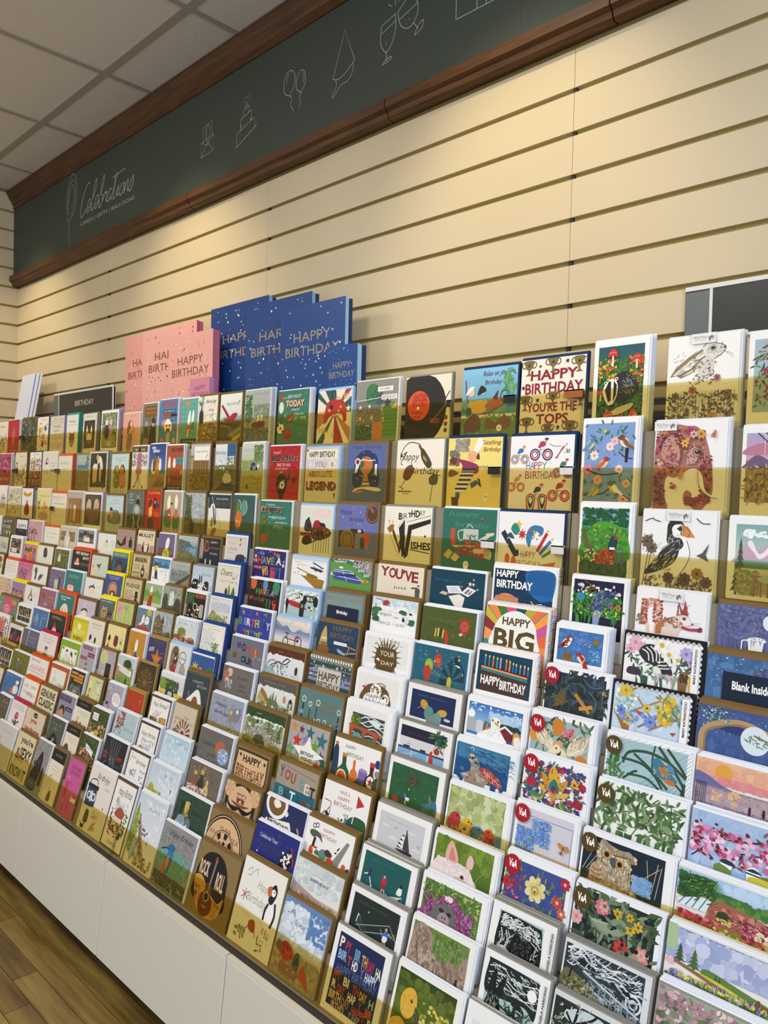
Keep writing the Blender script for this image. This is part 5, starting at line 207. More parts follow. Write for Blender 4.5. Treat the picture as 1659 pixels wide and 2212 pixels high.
H18 w 4 -0.7847 0.1385 0.1502|bright card of a golden lotus and peacocks in a dense paisley, red round sticker|bg f1f1f2;r ece9ea 2 2 95 92;d 2f6a6a,6a2f7a,a5243f,2f4a8a,c9382f,3f8a6a,7a3a8a 170 3 4 4 94 90 2 4.6;f 2f6a5a,5a2f7a,a52440,2a5a7a 80 4 4 4 93 90 5 9;q d9a83a 46 88 40 64 46 44 54 44 58 64;q c9922f 30 70 34 48 46 40 40 60;q c9922f 70 66 66 46 54 40 60 58;q d9b04a 28 46 40 40 48 30 34 32;q d9b04a 74 42 62 38 54 28 68 30;q c9922f 46 36 50 10 56 34;q 2f7a6a 42 46 50 62 58 44 50 32;e 5a2f6a 50 42 4;d b03a5a 6 6 44 34 56 42 1.4 2;q b5243f 8 40 10 54 22 52 22 40 14 34;q a8203a 80 22 84 36 94 30 92 18;q b02a34 90 56 88 68 96 66 96 56;q 3f8a5a 14 18 18 28 30 24 34 34 38 24 30 12;q 3f8a5a 60 6 64 22 72 14 80 6;c d9a83a 2 28 42 36 32 32 16 18 14;c d9a83a 2 66 26 62 14 70 4;w d9b03a 7a3a1c 80 62 7;w d9b03a 7a3a1c 20 76 6;c 2f5a8a 1.2 10 20 20 40 14 60;c 5a2f7a 1.2 40 6 36 24 44 36;c 2f6a5a 1.2 70 60 84 50 90 30;c 5a2f7a 1.2 60 84 76 78 88 86;j 2f6a6a,6a2f7a,a5243f 70 6 6 6 92 88 5 1 60 90
H19 w 4 -0.6183 0.1594 0.1423|white card covered with green willow like leaves on brown stems, brown round sticker|bg f2f1f1;r e9ece6 2 2 94 93;c 5a4a3a 1.2 10 6 24 40 50 60 70 92;c 5a4a3a 1.2 44 4 50 30 46 60 56 90;c 5a4a3a 1.2 60 10 76 30 94 26;c 5a4a3a 1.2 84 90 86 50 92 10;c 5a4a3a 1.2 4 40 20 50 30 74;f 4a6a3f,6a8a5a,3f5c34,7f9a6c,567a48 150 5 4 4 93 90 9 17;c 5a4a3a 1 50 30 60 40 66 60;c 5a4a3a 1 20 50 12 56 6 66
H20 w 4 -0.4526 0.1536 0.1418|card of pink cherry blossom with two blue tits at its foot, right edge|g 86aad8 a8c0e0 0 0 100 100;d 94b2dc,b6cae6 30 3 3 3 97 97 6 12;c 3a2a2e 1.8 2 40 30 56 60 66 97 84;c 3a2a2e 1.4 4 10 20 40 34 66;c 3a2a2e 1.2 30 30 60 44 94 50;c 3a2a2e 1.4 88 20 97 28;d d98ab0,e8b0cc,c26a94,f0cfe0,b04a70 190 5 2 20 92 74 2 4.2;d 9a2f4a,6a2434 40 6 4 10 80 84 1.4 2.8;f 7a2f34,8a4a3a,5a2a2c 26 8 6 12 90 86 4 9;e f2f4f6 40 14 6;q 27384a 34 16 38 24 46 20 46 14;q 6a8a4a 28 2 32 12 42 8 44 2;e f2f4f6 66 12 7;q 27384a 60 16 66 22 74 16;l 222 1.4 59 12 73 11;q c9c03a 62 2 66 8 84 10 88 2;q 6a7a3c 72 10 84 16 92 8
I1 p 2 -3.4976 0.1407 0.1505|leopard print card with a pink lettered panel, far left of the ninth tier|bg f0ece4;d 2a2420 60 3 2 2 98 98 3 6;r d97a7a 0 20 74 84;h b04a5a 4 2 6 40 66 76;r 6a3a70 0 20 74 34
I2 k 2 -3.3291 0.1457 0.1324|cream card of red hands on a black square|bg e8e2d4;t 888 50 90 50 3 HAPPY BIRTHDAY;r 241f20 10 14 90 80;q 4a3f50 36 20 38 60 48 74 58 60 60 24;q b5384a 14 30 20 50 30 48 36 30 30 20;q b5384a 84 40 78 56 68 44 62 24 72 26;q 8a3a5a 44 60 40 74 46 78;c c9505c 3 24 34 32 56 38 60
I3 w 4 -3.1722 0.1545 0.1329|slate purple card with a tall thin post and faint handwriting|bg 67627a;l c9c9cc 2.4 30 20 34 90;e d9d9dc 34 88 3 4;i a9a4ba 68 66 40 12 Sorry;i a9a4ba 60 48 30 8 I forgot;t d9d9de 26 12 34 4 birthday;d 7a7590,5a556e 20 3 40 4 96 30 4 8
I4 m 4 -3.0098 0.1574 0.1425|white card of a small girl in green with a red handwritten verse, magenta envelope|bg e9e2df;i b5606a 46 88 56 7 When you were;i b5606a 52 78 66 7 a little girl and;i b5606a 50 68 40 7 I was;q 4a8a7a 32 2 36 18 48 24 60 18 64 2;e e8b89a 48 34 7 10;q 5a4a44 40 34 42 48 54 48 56 36 48 40
I5 w 5 -2.8135 0.1632 0.1429|lime green card framing a line drawing of two people at a party|bg 86a82f;r eeeee6 10 8 90 76;r 7f9a34 12 64 22 74;r 7f9a34 78 58 88 68;c 333 1 30 20 34 44 44 46 48 24;c 333 1 56 20 58 46 68 48 72 22;e f0e6da 38 58 6;e f0e6da 62 54 6;q 2a2420 32 60 38 68 44 60;q 4a4038 56 56 62 64 68 56 68 44;c 444 .8 16 14 30 30 50 18 70 32 86 14;c 444 .8 20 30 34 16 50 32 66 16 84 30;d 555,888 30 3 14 10 86 40 .7 1.4
I6 w 8 -2.6682 0.1144 0.1528|grey card with three maroon text boxes and a woman in black|bg a9a6b2;r 8a2f54 12 84 78 95;t e0c0d0 44 89.5 60 4 SHE BELIEVED;r 8a2f54 52 62 98 76;t e0c0d0 75 69 40 4 SHE COULD;r 8a2f54 6 50 52 60;t e0c0d0 28 55 40 4 SO SHE DID;q 26222a 40 2 46 20 54 24 60 4;e c99a84 52 34 5;q 6a3a3c 46 34 50 44 58 36;q e6e4ea 74 4 76 14 88 14 90 4
I7 k 1 -2.5195 0.1067 0.1572|lilac card of a large phone and a yellow speech bubble|bg b0a8b0;e d9d890 26 76 24 20;t 5a5a3a 26 86 30 5 HOW OLD;t 5a5a3a 26 78 34 5 ARE YOU?;t 5a5a3a 26 70 30 5 ASK ME;t 5a5a3a 26 62 20 5 LATER;r 1c2420 46 18 80 62;h 3f5a4a 5 1.4 52 28 74 56;q e0b8a0 26 6 30 34 40 38 40 10;q f0e2d8 50 4 54 14 76 16 80 4;q d9a080 84 20 86 40 96 36 96 18
I8 w 5 -2.3923 0.1120 0.1577|card of cows in a green field with a white speech bubble|g 7a8a3f 8aa05a 0 0 100 80;r b8cac9 0 72 100 100;q 3a4228 40 72 44 88 70 92 84 82 80 70;p f2efee 4 74 90 62 90 46 4 56;t 7a4a50 46 64 70 6 I'VE GOT A BEEF;t 7a4a50 48 56 66 6 WITH YOU BIRTHDAY;q b58a80 0 30 2 60 14 66 18 36;d 6a7a34,95a04c 30 3 4 4 92 40 4 8;q 4a5030 60 10 62 38 70 38 72 10;l e9e9e0 3 60 4 60 20;l e9e9e0 3 80 4 80 16;e 444 40 18 4 6
I9 G 3 -2.2492 0.1034 0.1588|dark brown card with a gold firework burst|bg 3f3426;y 3f3426,7a6038,3f3426,6a5230 46 46 44 36;e 7a6238 46 46 9;t 8a6f40 46 47 24 5 HAPPY;t 8a6f40 48 10 60 6 BIRTHDAY;d 8a7044 24 3 4 20 96 96 .6 1.2
I10 w 4 -2.1018 0.1286 0.1518|painted card of a green tractor in a yellow harvest field|g c9cdda dfe2ea 0 60 100 98;d 7d9a3a,5f7a34,8fa84a 30 3 2 54 60 86 6 12;d 4a5a3a,3f4d34 40 4 30 50 84 84 4 8;g d0b03a d9bf4a 0 0 100 52;d e0c85a,c9a32f,d9bc48 40 5 2 2 98 46 5 9;q 2a3a44 36 24 34 50 44 58 64 56 70 44 68 24;q a9c0c8 44 40 46 52 60 52 62 42;e b0322f 40 20 10;e b0322f 70 14 9;e 2a2420 40 20 5;e 2a2420 70 14 5;r 8a2a28 34 26 50 36;d 2a2420 6 6 10 6 90 14 2 3
I11 k 5 -1.9633 0.1277 0.1799|dark slate card of a white arch with a brown egg, HAPPY BIRTHDAY curving over it|bg 37424a;l 66707a .8 4 97 97 97;q f0eee9 12 4 12 34 30 50 52 66 66 60 78 36 84 4;q 8a4f3a 40 20 36 34 42 48 54 50 62 38 60 24 50 16;d a06850,7a4432 14 3 40 22 60 44 2 4;q b0b4b8 12 4 20 18 40 10 60 14 84 6 84 2;q 6a747c 40 4 60 10 84 4;t a9b0b4 52 82 44 6 HAPPY;t a9b0b4 70 74 40 6 BIRTHDAY;d a9b0b4 6 5 14 46 26 60 1 2;c 5a3a34 1.4 62 24 70 22 76 28
I12 w 4 -1.8045 0.1551 0.1448|grey card of gold and silver balloons, handwritten Happy Birthday|bg 9a9fb4;d a5aabe,8f94aa 40 3 3 3 97 97 4 8;i 4a4a58 34 74 34 12 Happy;i 4a4a58 38 52 42 12 Birthday;q 9a8468 62 40 58 58 64 72 74 72 76 52 70 38;q 7f8492 72 44 70 66 78 78 92 76 94 56 84 42;q c9b89a 62 58 64 68 70 68 68 58;q c0c4d0 80 66 84 74 88 68;e e9eaf0 84 70 3 4;l 8a8478 1 68 38 74 16;l 8a8a90 1 82 42 76 16;d e0dcd0,a9a08a,6a6050 20 4 66 4 84 20 1.6 3;d 444 8 6 20 40 92 90 .7 1.2
I13 k 5 -1.6301 0.1647 0.1441|green topped card of an arched stone bridge and trees, torn paper edge|g 8a9470 dfe6e6 0 0 100 80;r 33472c 0 74 100 100;d e4eae8 16 3 4 70 96 78 3 6;t c0c8b8 34 88 14 3 HAPPY;t 5a6a4c 60 86 22 3 BIRTHDAY;d 6a7a4a,4f5f38,8a9464,a9b08a 80 4 3 30 97 74 3 7;n 4f6038 90 30 12 44;n 5f7044 62 40 12 34;q 9a9486 14 10 16 40 34 54 54 52 76 30 98 14 98 4 70 16 58 30 44 38 32 32 28 10;d b5b0a4,7a7468,c9c4b8 70 5 18 20 94 50 1.4 2.6;q 4a5238 30 10 32 30 44 36 54 28 56 8;q 8a8450 0 4 4 24 16 28 22 6;d 7a7844,9a9a5c,5a5c30 40 6 4 2 96 14 3 6;e 2c3428 34 68 2.6 3.4
I14 k 5 -1.4556 0.1469 0.1480|grey card of many coloured stars around a big white star, BIRTHDAY WISHES|bg a8a8a8;s d98a3a 12 86 11;s 7a2440 32 84 8;s 2f6a70 54 82 12;s c23a34 24 56 13;s 8a80b0 44 62 10;s 3f7078 84 72 16;s 6a9a3a 70 54 12;s 7a2440 86 38 9;s 2f5a5a 94 26 12;s 4f8a6a 8 30 14;s 8aa84a 8 28 8;s 6a8a5a 30 30 8;s c23a34 80 12 10;s 4a8a90 94 8 9;p f2f1ee 54 74 63 48 96 36 70 24 74 2 50 12 34 2 36 24 16 42 44 48;T 2a2626 54 32 34 9 BIRTHDAY;T 2a2626 54 20 30 9 WISHES;s a5a060 20 8 10
I15 k 5 -1.2844 0.1517 0.1449|white card of five beer bottles and cans, navy HAPPY BIRTHDAY|bg f1efee;t 2c3350 36 86 22 8 HAPPY;t 2c3350 48 70 36 9 BIRTHDAY;q 2a3f5a 0 4 0 70 6 84 12 70 14 4;r d0703a 2 84 9 90;q 2f5a3a 14 4 14 28 22 44 22 62 30 62 32 44 40 28 40 4;r c98a3a 21 62 31 70;q c9682f 12 6 14 24 26 32 36 20 36 6;c f0e6d0 2 14 12 18 28 30 28 36 10;t 8a3a1c 26 16 16 8 BEER;q d9762f 42 8 42 34 46 42 46 60 51 60 52 42 57 34 57 8;p 7a6aa8 58 8 60 46 78 44 78 8;p a08ac0 60 42 64 50 76 48 78 42;r 4a5aa0 58 14 78 26;q 4a2a26 74 4 74 30 82 44 82 60 90 60 90 44 96 30 96 4;r c23a34 81 60 91 70;e f2efe9 86 26 8 9;s a52a34 86 26 7;q 2f5236 92 2 90 28 96 40 97 50 100 48 100 2;q 2a3a80 92 62 92 76 99 78 100 62;e 8a8a9a 97 48 5;r e8d8a8 70 4 84 10;p 3a4450 46 4 56 20 68 16 72 4
I16 g 6 -1.1015 0.1563 0.1473|white bordered dark green card of a man fishing beside a blue lake|bg f0efef;r 2c5c3c 6 4 90 88;q 4a3e34 30 62 34 74 46 78 56 70 56 58 44 54;o 7a6a58 .7 43 66 8;o 7a6a58 .7 43 66 4;q 3a7ad0 34 26 36 36 42 38 44 26;e e6d8c0 39 42 3;e efefe6 39 46 2 1.4;q e9ecf0 36 14 38 26 44 26 42 12;l 8a8a5a .8 44 30 56 30;q 3f7088 56 4 62 20 76 30 90 38 90 4;q b5453a 12 10 14 20 22 20 22 10;f 5a7a44,7a8a4a 12 4 58 18 84 44 4 8;d 34663f,275434 20 6 8 10 88 86 5 9
I17 w 6 -0.9348 0.1515 0.1378|white bordered photo of five bright songbirds in a row|bg f1f1f1;r 8fa05a 3 4 92 94;d a5b56a,c0c890,7d9048,b5bf80,dfe2c0 90 3 6 24 90 92 7 14;q b53a44 8 4 6 20 12 38 22 40 26 28 24 6;q d9b03a 28 4 26 20 32 34 42 36 46 24 44 6;q 4a7ab5 48 2 44 16 50 26 60 28 64 18 62 4;q cf4f2a 66 2 64 16 68 28 76 30 82 18 82 2;q 5f8aa0 84 2 82 14 88 24 92 22 92 2;e 222 20 34 1.4;e 222 40 30 1.4;e 222 57 23 1.4;e 222 72 25 1.4;p 444 24 34 28 31 23 30;p 444 44 30 47 27 42 27;d 7a2a34,a98a2a,34608f,a03a20 26 6 8 4 88 16 2 3.4
I18 w 5 -0.7818 0.1310 0.1471|pale lilac card of blue forget me nots and an orange butterfly, red round sticker|bg efeef3;r cfcdd8 5 3 94 93;l 4a5590 .7 5 80 94 80;l 4a5590 .7 93 4 93 80;d 6a94d4,7fa6de,5a86c9 130 4 6 8 36 58 2.6 4.4;d 6a94d4,7fa6de,5a86c9 80 5 30 34 60 78 2.6 4.4;d 6a94d4,7fa6de 24 6 62 4 76 12 2.4 4;d e8e6c0,d9d08a 30 7 10 12 56 72 .8 1.6;c 8a9a6a 1 20 8 26 30 36 50;q c9823a 78 44 74 52 80 52 82 46;q c9823a 84 44 88 52 92 46 86 40;q b8702f 80 40 78 34 84 36;l 5a3a24 1.2 80 34 84 50
I19 w 5 -0.6230 0.1650 0.1390|card of a large cream owl on a branch at night, brown round sticker|bg f1f1f2;r 1c2836 2 2 91 94;l b0a890 .8 4 30 14 70;l b0a890 .8 6 26 20 66;l b0a890 .8 8 24 22 60;l b0a890 .8 70 50 86 76;l b0a890 .8 80 30 84 84;l b0a890 .8 84 24 88 80;l b0a890 .8 76 44 72 84;d 2a241c,3a3428 10 3 4 10 14 30 4 8;q a89a80 16 2 12 24 14 44 20 54 22 70 20 84 24 94 32 88 44 84 54 86 58 76 54 60 56 40 66 14 66 2;d c9bca0,948468,ddd0b4,b5a587 180 4 18 6 62 84 1.4 3;q 94846c 24 94 28 84 38 74 32 86;q a5947a 40 78 48 84 58 82 56 76;l 6a5034 1.2 36 72 56 76;q b59a78 14 20 14 44 24 50 30 40 28 18;c 8a6a4a 1.6 15 40 20 36 26 40;c 8a6a4a 1.6 14 32 20 28 28 32;c 8a6a4a 1.6 15 24 22 20 28 24;e c9a070 30 70 4.4 4.4;e 4a3018 30 70 3;e 111 30 70 1.6;e c9a070 45 60 4.4 4.4;e 4a3018 45 60 3;e 111 45 60 1.6;q 4a5560 34 62 37 68 41 62 38 50;d 7aa4d0,8fb4dc,6590c0 70 6 60 22 80 52 3 5;q a9884f 6 4 14 16 40 8 64 14 90 4 90 2;j e6dac0,7a6a50,c9b896 130 3 18 6 58 84 4 .6 260 24;e c9a070 30 70 4.4 4.4;e 4a3018 30 70 3;e 111 30 70 1.6;e c9a070 45 60 4.4 4.4;e 4a3018 45 60 3;e 111 45 60 1.6;q 4a5560 34 62 37 68 41 62 38 50
I20 w 5 -0.4455 0.1770 0.1376|painted card of a greenhouse and a pink walled flower garden, right edge|g 8aaedc a9c6e6 0 60 100 97;d b9d0ea 14 3 40 74 97 95 5 10;d 2f4f30,3f6a38,54803f,25402a 90 4 2 52 34 92 3 7;d 4a7a3a,6a9a48,356030 60 5 34 58 97 76 3 7;q a5604f 30 40 34 62 60 60 97 44 97 22 34 24;d b5705c,94503f,c98a78,8a4a3c 70 6 32 30 96 56 1.6 3;p d9e6ea 2 46 26 62 32 58 28 38 4 36;l 5a7a8a 1 4 38 10 54;l 5a7a8a 1 10 38 16 56;l 5a7a8a 1 16 38 22 60;l 5a7a8a 1 22 38 28 60;q 2f4428 38 34 38 46 44 50 48 44 48 32;g a9b070 98a85a 0 0 97 24;d b02f50,c9486a,8a2440,d9708a 80 7 4 8 40 30 1.6 3;d b8406a,d9708f,e6a0b5,8a2f50 150 8 60 4 97 46 1.6 3.4;d d9d4a0,e8e0c0 30 9 70 4 90 40 1.6 3;d d0c858,e0d878 14 5 38 30 50 38 1.4 2.4;p f2f0ee 80 36 84 44 90 38 84 34;d f2f2ee 10 2 36 14 60 24 1.4 2;j 2f5a30,6a9a48 60 3 2 50 34 92 5 .8 30 40;j c98a80,7a3a34 60 4 34 30 92 52 3 .8 -16 6
J1 k 2 -3.3378 0.1468 0.1339|cream bordered card of white candle stick panels on black, far left of the tenth tier|bg e9e4d8;r 2c3434 6 8 92 92;l e9e4d8 1.4 34 8 34 92;l e9e4d8 1.4 62 8 62 92;l e9e4d8 1.6 6 30 92 30;l d9d4c4 4 20 44 20 78;l d9d4c4 4 48 44 48 80;l c9b07a 4 78 44 76 74;r b0803a 8 36 90 42;k 5a7060 9 1.4 10 10 88 28
J2 w 4 -3.1758 0.1642 0.1377|olive green card of a blue patterned boot shaped jug|bg 6d6f2a;i 9a9c50 60 84 60 7 happy birthday;q 4a6fa0 30 14 34 44 42 60 56 58 60 40 66 18 50 10;q 8a4a3a 44 10 60 22 72 16 66 6 50 4;d 7a94c0,2f4f80 16 3 36 24 56 50 2 3;q d9d8c0 36 56 34 66 46 64 48 56;d 7a7c34,606222 24 4 4 4 96 96 5 9
J3 o 4 -3.0029 0.1687 0.1456|white card starting this boy in black script over pink lettering, orange envelope|bg ece6e2;i 2a2626 32 84 50 14 this boy;t c97a84 50 56 76 14 IS XTREME;l b5606a 1 6 48 90 44;l b5606a 1 6 36 90 30;i c9606c 66 12 44 14 fabulous
J4 w 4 -2.8167 0.1599 0.1499|orange bordered card of a cartoon with a long speech bubble|bg b5562c;r e6e6da 8 4 86 82;q f0f0e8 12 66 16 80 44 78 52 68 44 56 24 56;t 555 32 74 30 3 DO YOU THINK;t 555 32 68 32 3 WE'RE OLD;t 555 30 62 20 3 YET?;c 555 1 36 56 30 40 26 14;c 555 1 30 40 40 34;l 666 1.2 54 26 86 24;l 666 1.2 54 20 86 18;l 666 1.2 54 14 80 12
J5 w 7 -2.6693 0.1106 0.1581|photo card of a grey seal with orange text bars|bg 25231f;d 3a3835,4a4844,2a2825 40 3 3 40 97 97 6 11;r d9903a 6 84 50 92;r d9903a 56 82 94 90;r d08830 4 70 90 79;r d9903a 30 60 92 68;t 5a3a14 46 74.5 60 4 SOMETIMES YOU NEED;t 5a3a14 60 64 50 4 A LIE DOWN;q 5f5c58 6 4 10 34 26 52 50 44 74 52 90 34 96 4;q 8a8682 34 4 36 26 50 34 64 26 66 4;d a9a5a0,6a6662,3f3d3a 50 4 10 6 92 46 2 4;e 1a1918 50 14 6 5;e eee 47 24 1.4
J6 k 4 -2.5331 0.1004 0.1591|pale green card of cartoon people at a yellow doorway|bg ccd29c;r d9c65a 4 4 34 88;r e8dfa0 8 8 30 84;q 6f9a3a 10 4 12 34 24 36 28 4;e e0a878 20 44 6;q 8a5a34 16 44 18 60 26 56;c 5a5f40 1.2 50 60 54 82 66 84 70 70;t 6a6f4a 72 88 40 8 SNAP;r d9dcc0 66 50 92 78;l 5a5f40 1.2 66 50 66 78 92 74 92 46 66 50;q e6e2c4 48 6 50 34 58 38 62 8;q e6e0c0 64 4 68 30 78 32 82 4;e f0d8b8 56 44 6;e f0d8b8 74 38 6;c 5a5f40 1 46 20 60 10 84 20;d 5a5f40 14 4 46 8 88 44 .8 1.4
J7 w 5 -2.3914 0.1082 0.1630|lilac card of a pink cow with a rounded white speech bubble, tenth tier|bg a8a4b5;q f0ecec 42 50 46 70 66 74 90 64 92 46 80 34 56 36;t 6a5a64 68 64 36 6 LIFE'S NOT;t 6a5a64 68 56 38 6 ABOUT HOW;t 6a5a64 68 48 38 6 FAST YOU RUN;q b08ab0 20 10 22 44 26 66 36 60 38 34 36 10;r 3a4440 6 30 24 40;d c9c0a8 10 3 6 70 34 92 2 4;r 8a9a8a 0 40 14 76;q b58a80 80 4 82 24 94 22 96 4;e e8e0d8 46 16 6;l 444 2 28 90 38 88
J8 G 4 -2.2582 0.1027 0.1657|plain red card with faint gold script on a gold envelope|bg b53a24;d a53420,c0452c 30 3 3 3 97 97 6 11;i d98a5a 82 78 20 8 for;i c9683a 60 20 40 7 you;d d9a06a 10 5 4 10 96 90 .6 1.2
J9 w 4 -2.1086 0.1195 0.1800|brown bordered card Happy Birthday over autumn trees by water|bg 5a463c;r f0ede9 6 2 94 94;t aaa 50 90 44 2.6 WISHING YOU A;i 3a3430 50 78 66 14 Happy Birthday;d b8b0c4,d9d4dc 14 3 24 44 60 64 3 6;d d08a34,b8702f,c99a4a 40 4 56 26 90 52 3 6;d 4a4a34,6a5a30,8a6a34 40 5 14 24 50 46 3 6;q 2a2a28 16 14 30 26 60 22 88 28 90 10 50 8;d 8a9aa8,3a3f40 16 6 30 10 66 22 3 5;d b04a54 4 8 84 80 92 88 1 1.6
J10 k 7 -1.9706 0.1176 0.1824|cream card ESPECIALLY FOR YOU curved over a brown sunburst daisy|bg cfc0ac;y 7a4434,cfc0ac 54 34 34 30;e cfc0ac 54 34 14;e 8a4f34 54 34 9;t 8a7460 30 66 40 6 ESPECIALLY;t 8a7460 60 72 20 6 FOR;t 8a7460 82 62 20 6 YOU;q 6f6f6e 4 10 8 34 24 44 36 34 38 12 24 22;q 9a9894 10 12 16 30 28 32 34 14;d a5664a 6 3 6 50 20 60 1.4 2.2
J11 w 5 -1.8006 0.1560 0.1479|dark grey card lettered Celebrate with an orange and a blue balloon|bg 6a6865;d 787672,5c5a57,a58a70 50 3 3 3 97 97 .7 1.4;T a5506a 24 92 6 8 B;T 9a4a60 34 90 6 8 D;T 9a4a60 44 88 6 8 Y;i 46423f 36 58 56 14 Celebrate;i 46423f 46 24 24 10 you;q b5664a 56 40 54 60 62 76 76 76 82 58 76 42 64 34;q 8fa4cc 66 22 64 46 74 58 90 56 96 38 90 18 78 10;d b0c0e0,6a84b0,dfe6f2 40 4 68 18 92 52 1.4 2.6;s b5404a 94 76 3
J12 k 4 -1.6298 0.1394 0.1386|rounded kraft and olive card, HAPPY in black over BIRTHDAY in brown|bg 8a744e;q 3a3c22 2 4 2 84 8 96 92 96 98 84 98 4 70 2 30 2;q d9b48c 6 4 6 78 12 88 88 88 94 78 94 4 70 3 30 3;T 2a2420 50 68 54 24 HAPPY;T 7a4422 50 26 84 40 BIRTHDAY;c d9b48c 5 8 56 30 46 50 44 70 46 92 56;s 2a2420 14 76 5;s 2a2420 88 72 5;h d9b48c 3 .7 8 8 92 40
J13 k 5 -1.4495 0.1495 0.1466|grey and teal card YOU GET in mixed coloured letters over BETTER|bg a39588;r 1f6478 0 0 100 36;l 5a5450 .8 10 92 96 80;T 5a5a5a 12 72 12 32 Y;T a5404a 27 68 14 30 O;T 8a5a34 42 64 12 30 U;T 6a9a94 64 56 12 28 G;t e6dfd6 78 50 12 28 E;T 26282a 91 46 13 30 T;T 7aa09a 18 18 12 24 B;T 3a4a50 32 16 12 22 E;T dfe4e2 46 16 14 26 T;T 24506a 60 13 12 22 T;T 8a3a3a 76 10 12 20 E;T 8a6a3a 90 8 12 20 R
J14 k 5 -1.2753 0.1490 0.1475|white golf card HAVE A HAPPY BIRTHDAY with a red flag on the green|bg f1f0ee;t a5303a 46 82 22 9 HAVE A;t a5303a 46 66 26 10 HAPPY;t a5303a 46 50 40 11 BIRTHDAY;q 2f5a38 54 2 58 20 72 36 90 36 98 28 98 2;l e9ecec 1.8 70 12 74 84;p c22f2c 74 90 74 58 90 70;e 2f3f90 70 12 4 3;e f2f2f0 84 4 3;l 333 1.4 6 50 20 48 20 14;q 2a2a30 10 16 14 22 20 14 16 10;l 444 1.4 14 22 18 34;c 333 1.6 6 10 10 20 14 10;d 333 5 3 40 8 50 18 1.4 2.4;q 6a7ab0 54 10 54 24 58 24 58 10;d a9b0b4,889 8 5 50 26 60 34 1 2
J15 g 6 -1.1011 0.1546 0.1460|white bordered pale grey card of a sailing boat with a striped sail|bg f1f0ef;r c9ccd0 8 4 90 84;t a0a4aa 46 70 50 4 HAPPY BIRTHDAY;q dcdee0 14 52 20 56 30 52 22 50;q dcdee0 62 56 68 60 78 56;q dcdee0 28 30 36 34 46 30 36 26;q dcdee0 70 22 80 26 90 22;p 4a403e 60 62 56 14 70 10;p e9e9e8 58 58 46 16 57 14;p 2a2626 56 50 53 44 57.5 44;p 2a2626 52 38 50 33 57.3 33;p 2a2626 49 28 47.5 23 57 22;p 2a2626 46.8 19 46 15 57 14;l 333 1.2 60 62 58 8;q 3a3432 44 10 50 6 70 4 74 10 60 12;c 8a9094 1 80 36 84 32 86 38;c 8a9094 1 36 56 40 54 44 58
J16 w 6 -0.9353 0.1553 0.1385|white bordered photo of a piglet's ears and head on green grass|bg f1f1f1;r 5f7a2c 4 4 94 96;g 3f6020 7a9430 4 4 94 96;d 6a8430,86a03c,4a6a24 50 3 6 40 92 94 7 13;q e9dad8 4 20 10 38 26 44 44 44 60 38 68 20 70 4 4 4;q e3b0a4 24 40 22 64 28 90 36 76 42 54 40 38;q cf8878 29 44 28 62 31 76 36 60 38 46;q e3bcb4 56 44 56 62 60 74 66 62 64 42;d f2e8e6,e0cfcc 40 4 10 10 62 42 3 5;e 3a3030 52 14 3;c 8aa44a 1 72 10 76 30 84 46;q dcb4ac 40 4 44 12 56 10 58 4
J17 w 2 -0.7728 0.1362 0.1563|blue card of a large cream lily and small red flowers, red round sticker|bg f1f1f2;r 3f4f96 2 2 94 90;d 46589f,384789 40 3 4 4 92 88 5 9;f 6a8048,86984f,56703f,9aa058 34 4 4 6 92 86 8 15;w e6d6a0 8a8a34 50 50 17 17;w e0c888 a5a040 50 50 10;e b0a83a 50 48 6;e d9d8c0 50 48 3;e a5303a 50 46 1.8;d b03a54,8a2f50,d0708a 50 5 6 20 30 70 1.4 3;w c24a44 e0c8a0 84 44 8;w d06a50 f0e0c0 92 28 7;w b0303f e0b0b8 92 80 8;w c9404c e8c8c0 44 6 8;w d9685a e8d0a8 88 10 7;w b8303a 8a2430 6 44 8;c 7a9048 1.2 50 34 60 20 80 10;c 7a9048 1.2 56 60 58 80 60 90
J18 w 5 -0.6189 0.1547 0.1509|dark green card of acanthus leaves with pink and yellow flowers, brown round sticker|bg f1f1f2;r 232c2c 2 2 95 95;f 54664a,3f5444,6f8066,46583f,7f8f74 80 3 4 4 93 92 12 22;q 7f8f74 20 50 36 30 56 36 66 52 60 66 48 62 40 46;q 8f9d84 24 48 40 34 58 40 50 50;l b5bfa5 1 24 46 60 54;q 54664a 60 70 66 90 74 80 68 62;w cf7f84 b05a60 34 74 9;w e0a8a4 c9787a 36 76 6;w c9a83a 7a5a1c 52 74 6;w c9a83a 7a5a1c 66 76 5;w d0b040 7a5a1c 76 66 6;w d0b040 7a5a1c 68 56 6;w c2453a 8a2a24 60 18 9;w d08a84 b0605c 82 20 10;w e0b0a8 c98880 83 22 6;w e0b0b0 c08080 6 40 8;q 94a088 56 6 66 16 84 12 90 4;d 1c2424,5f705a 30 6 4 6 92 90 2 4
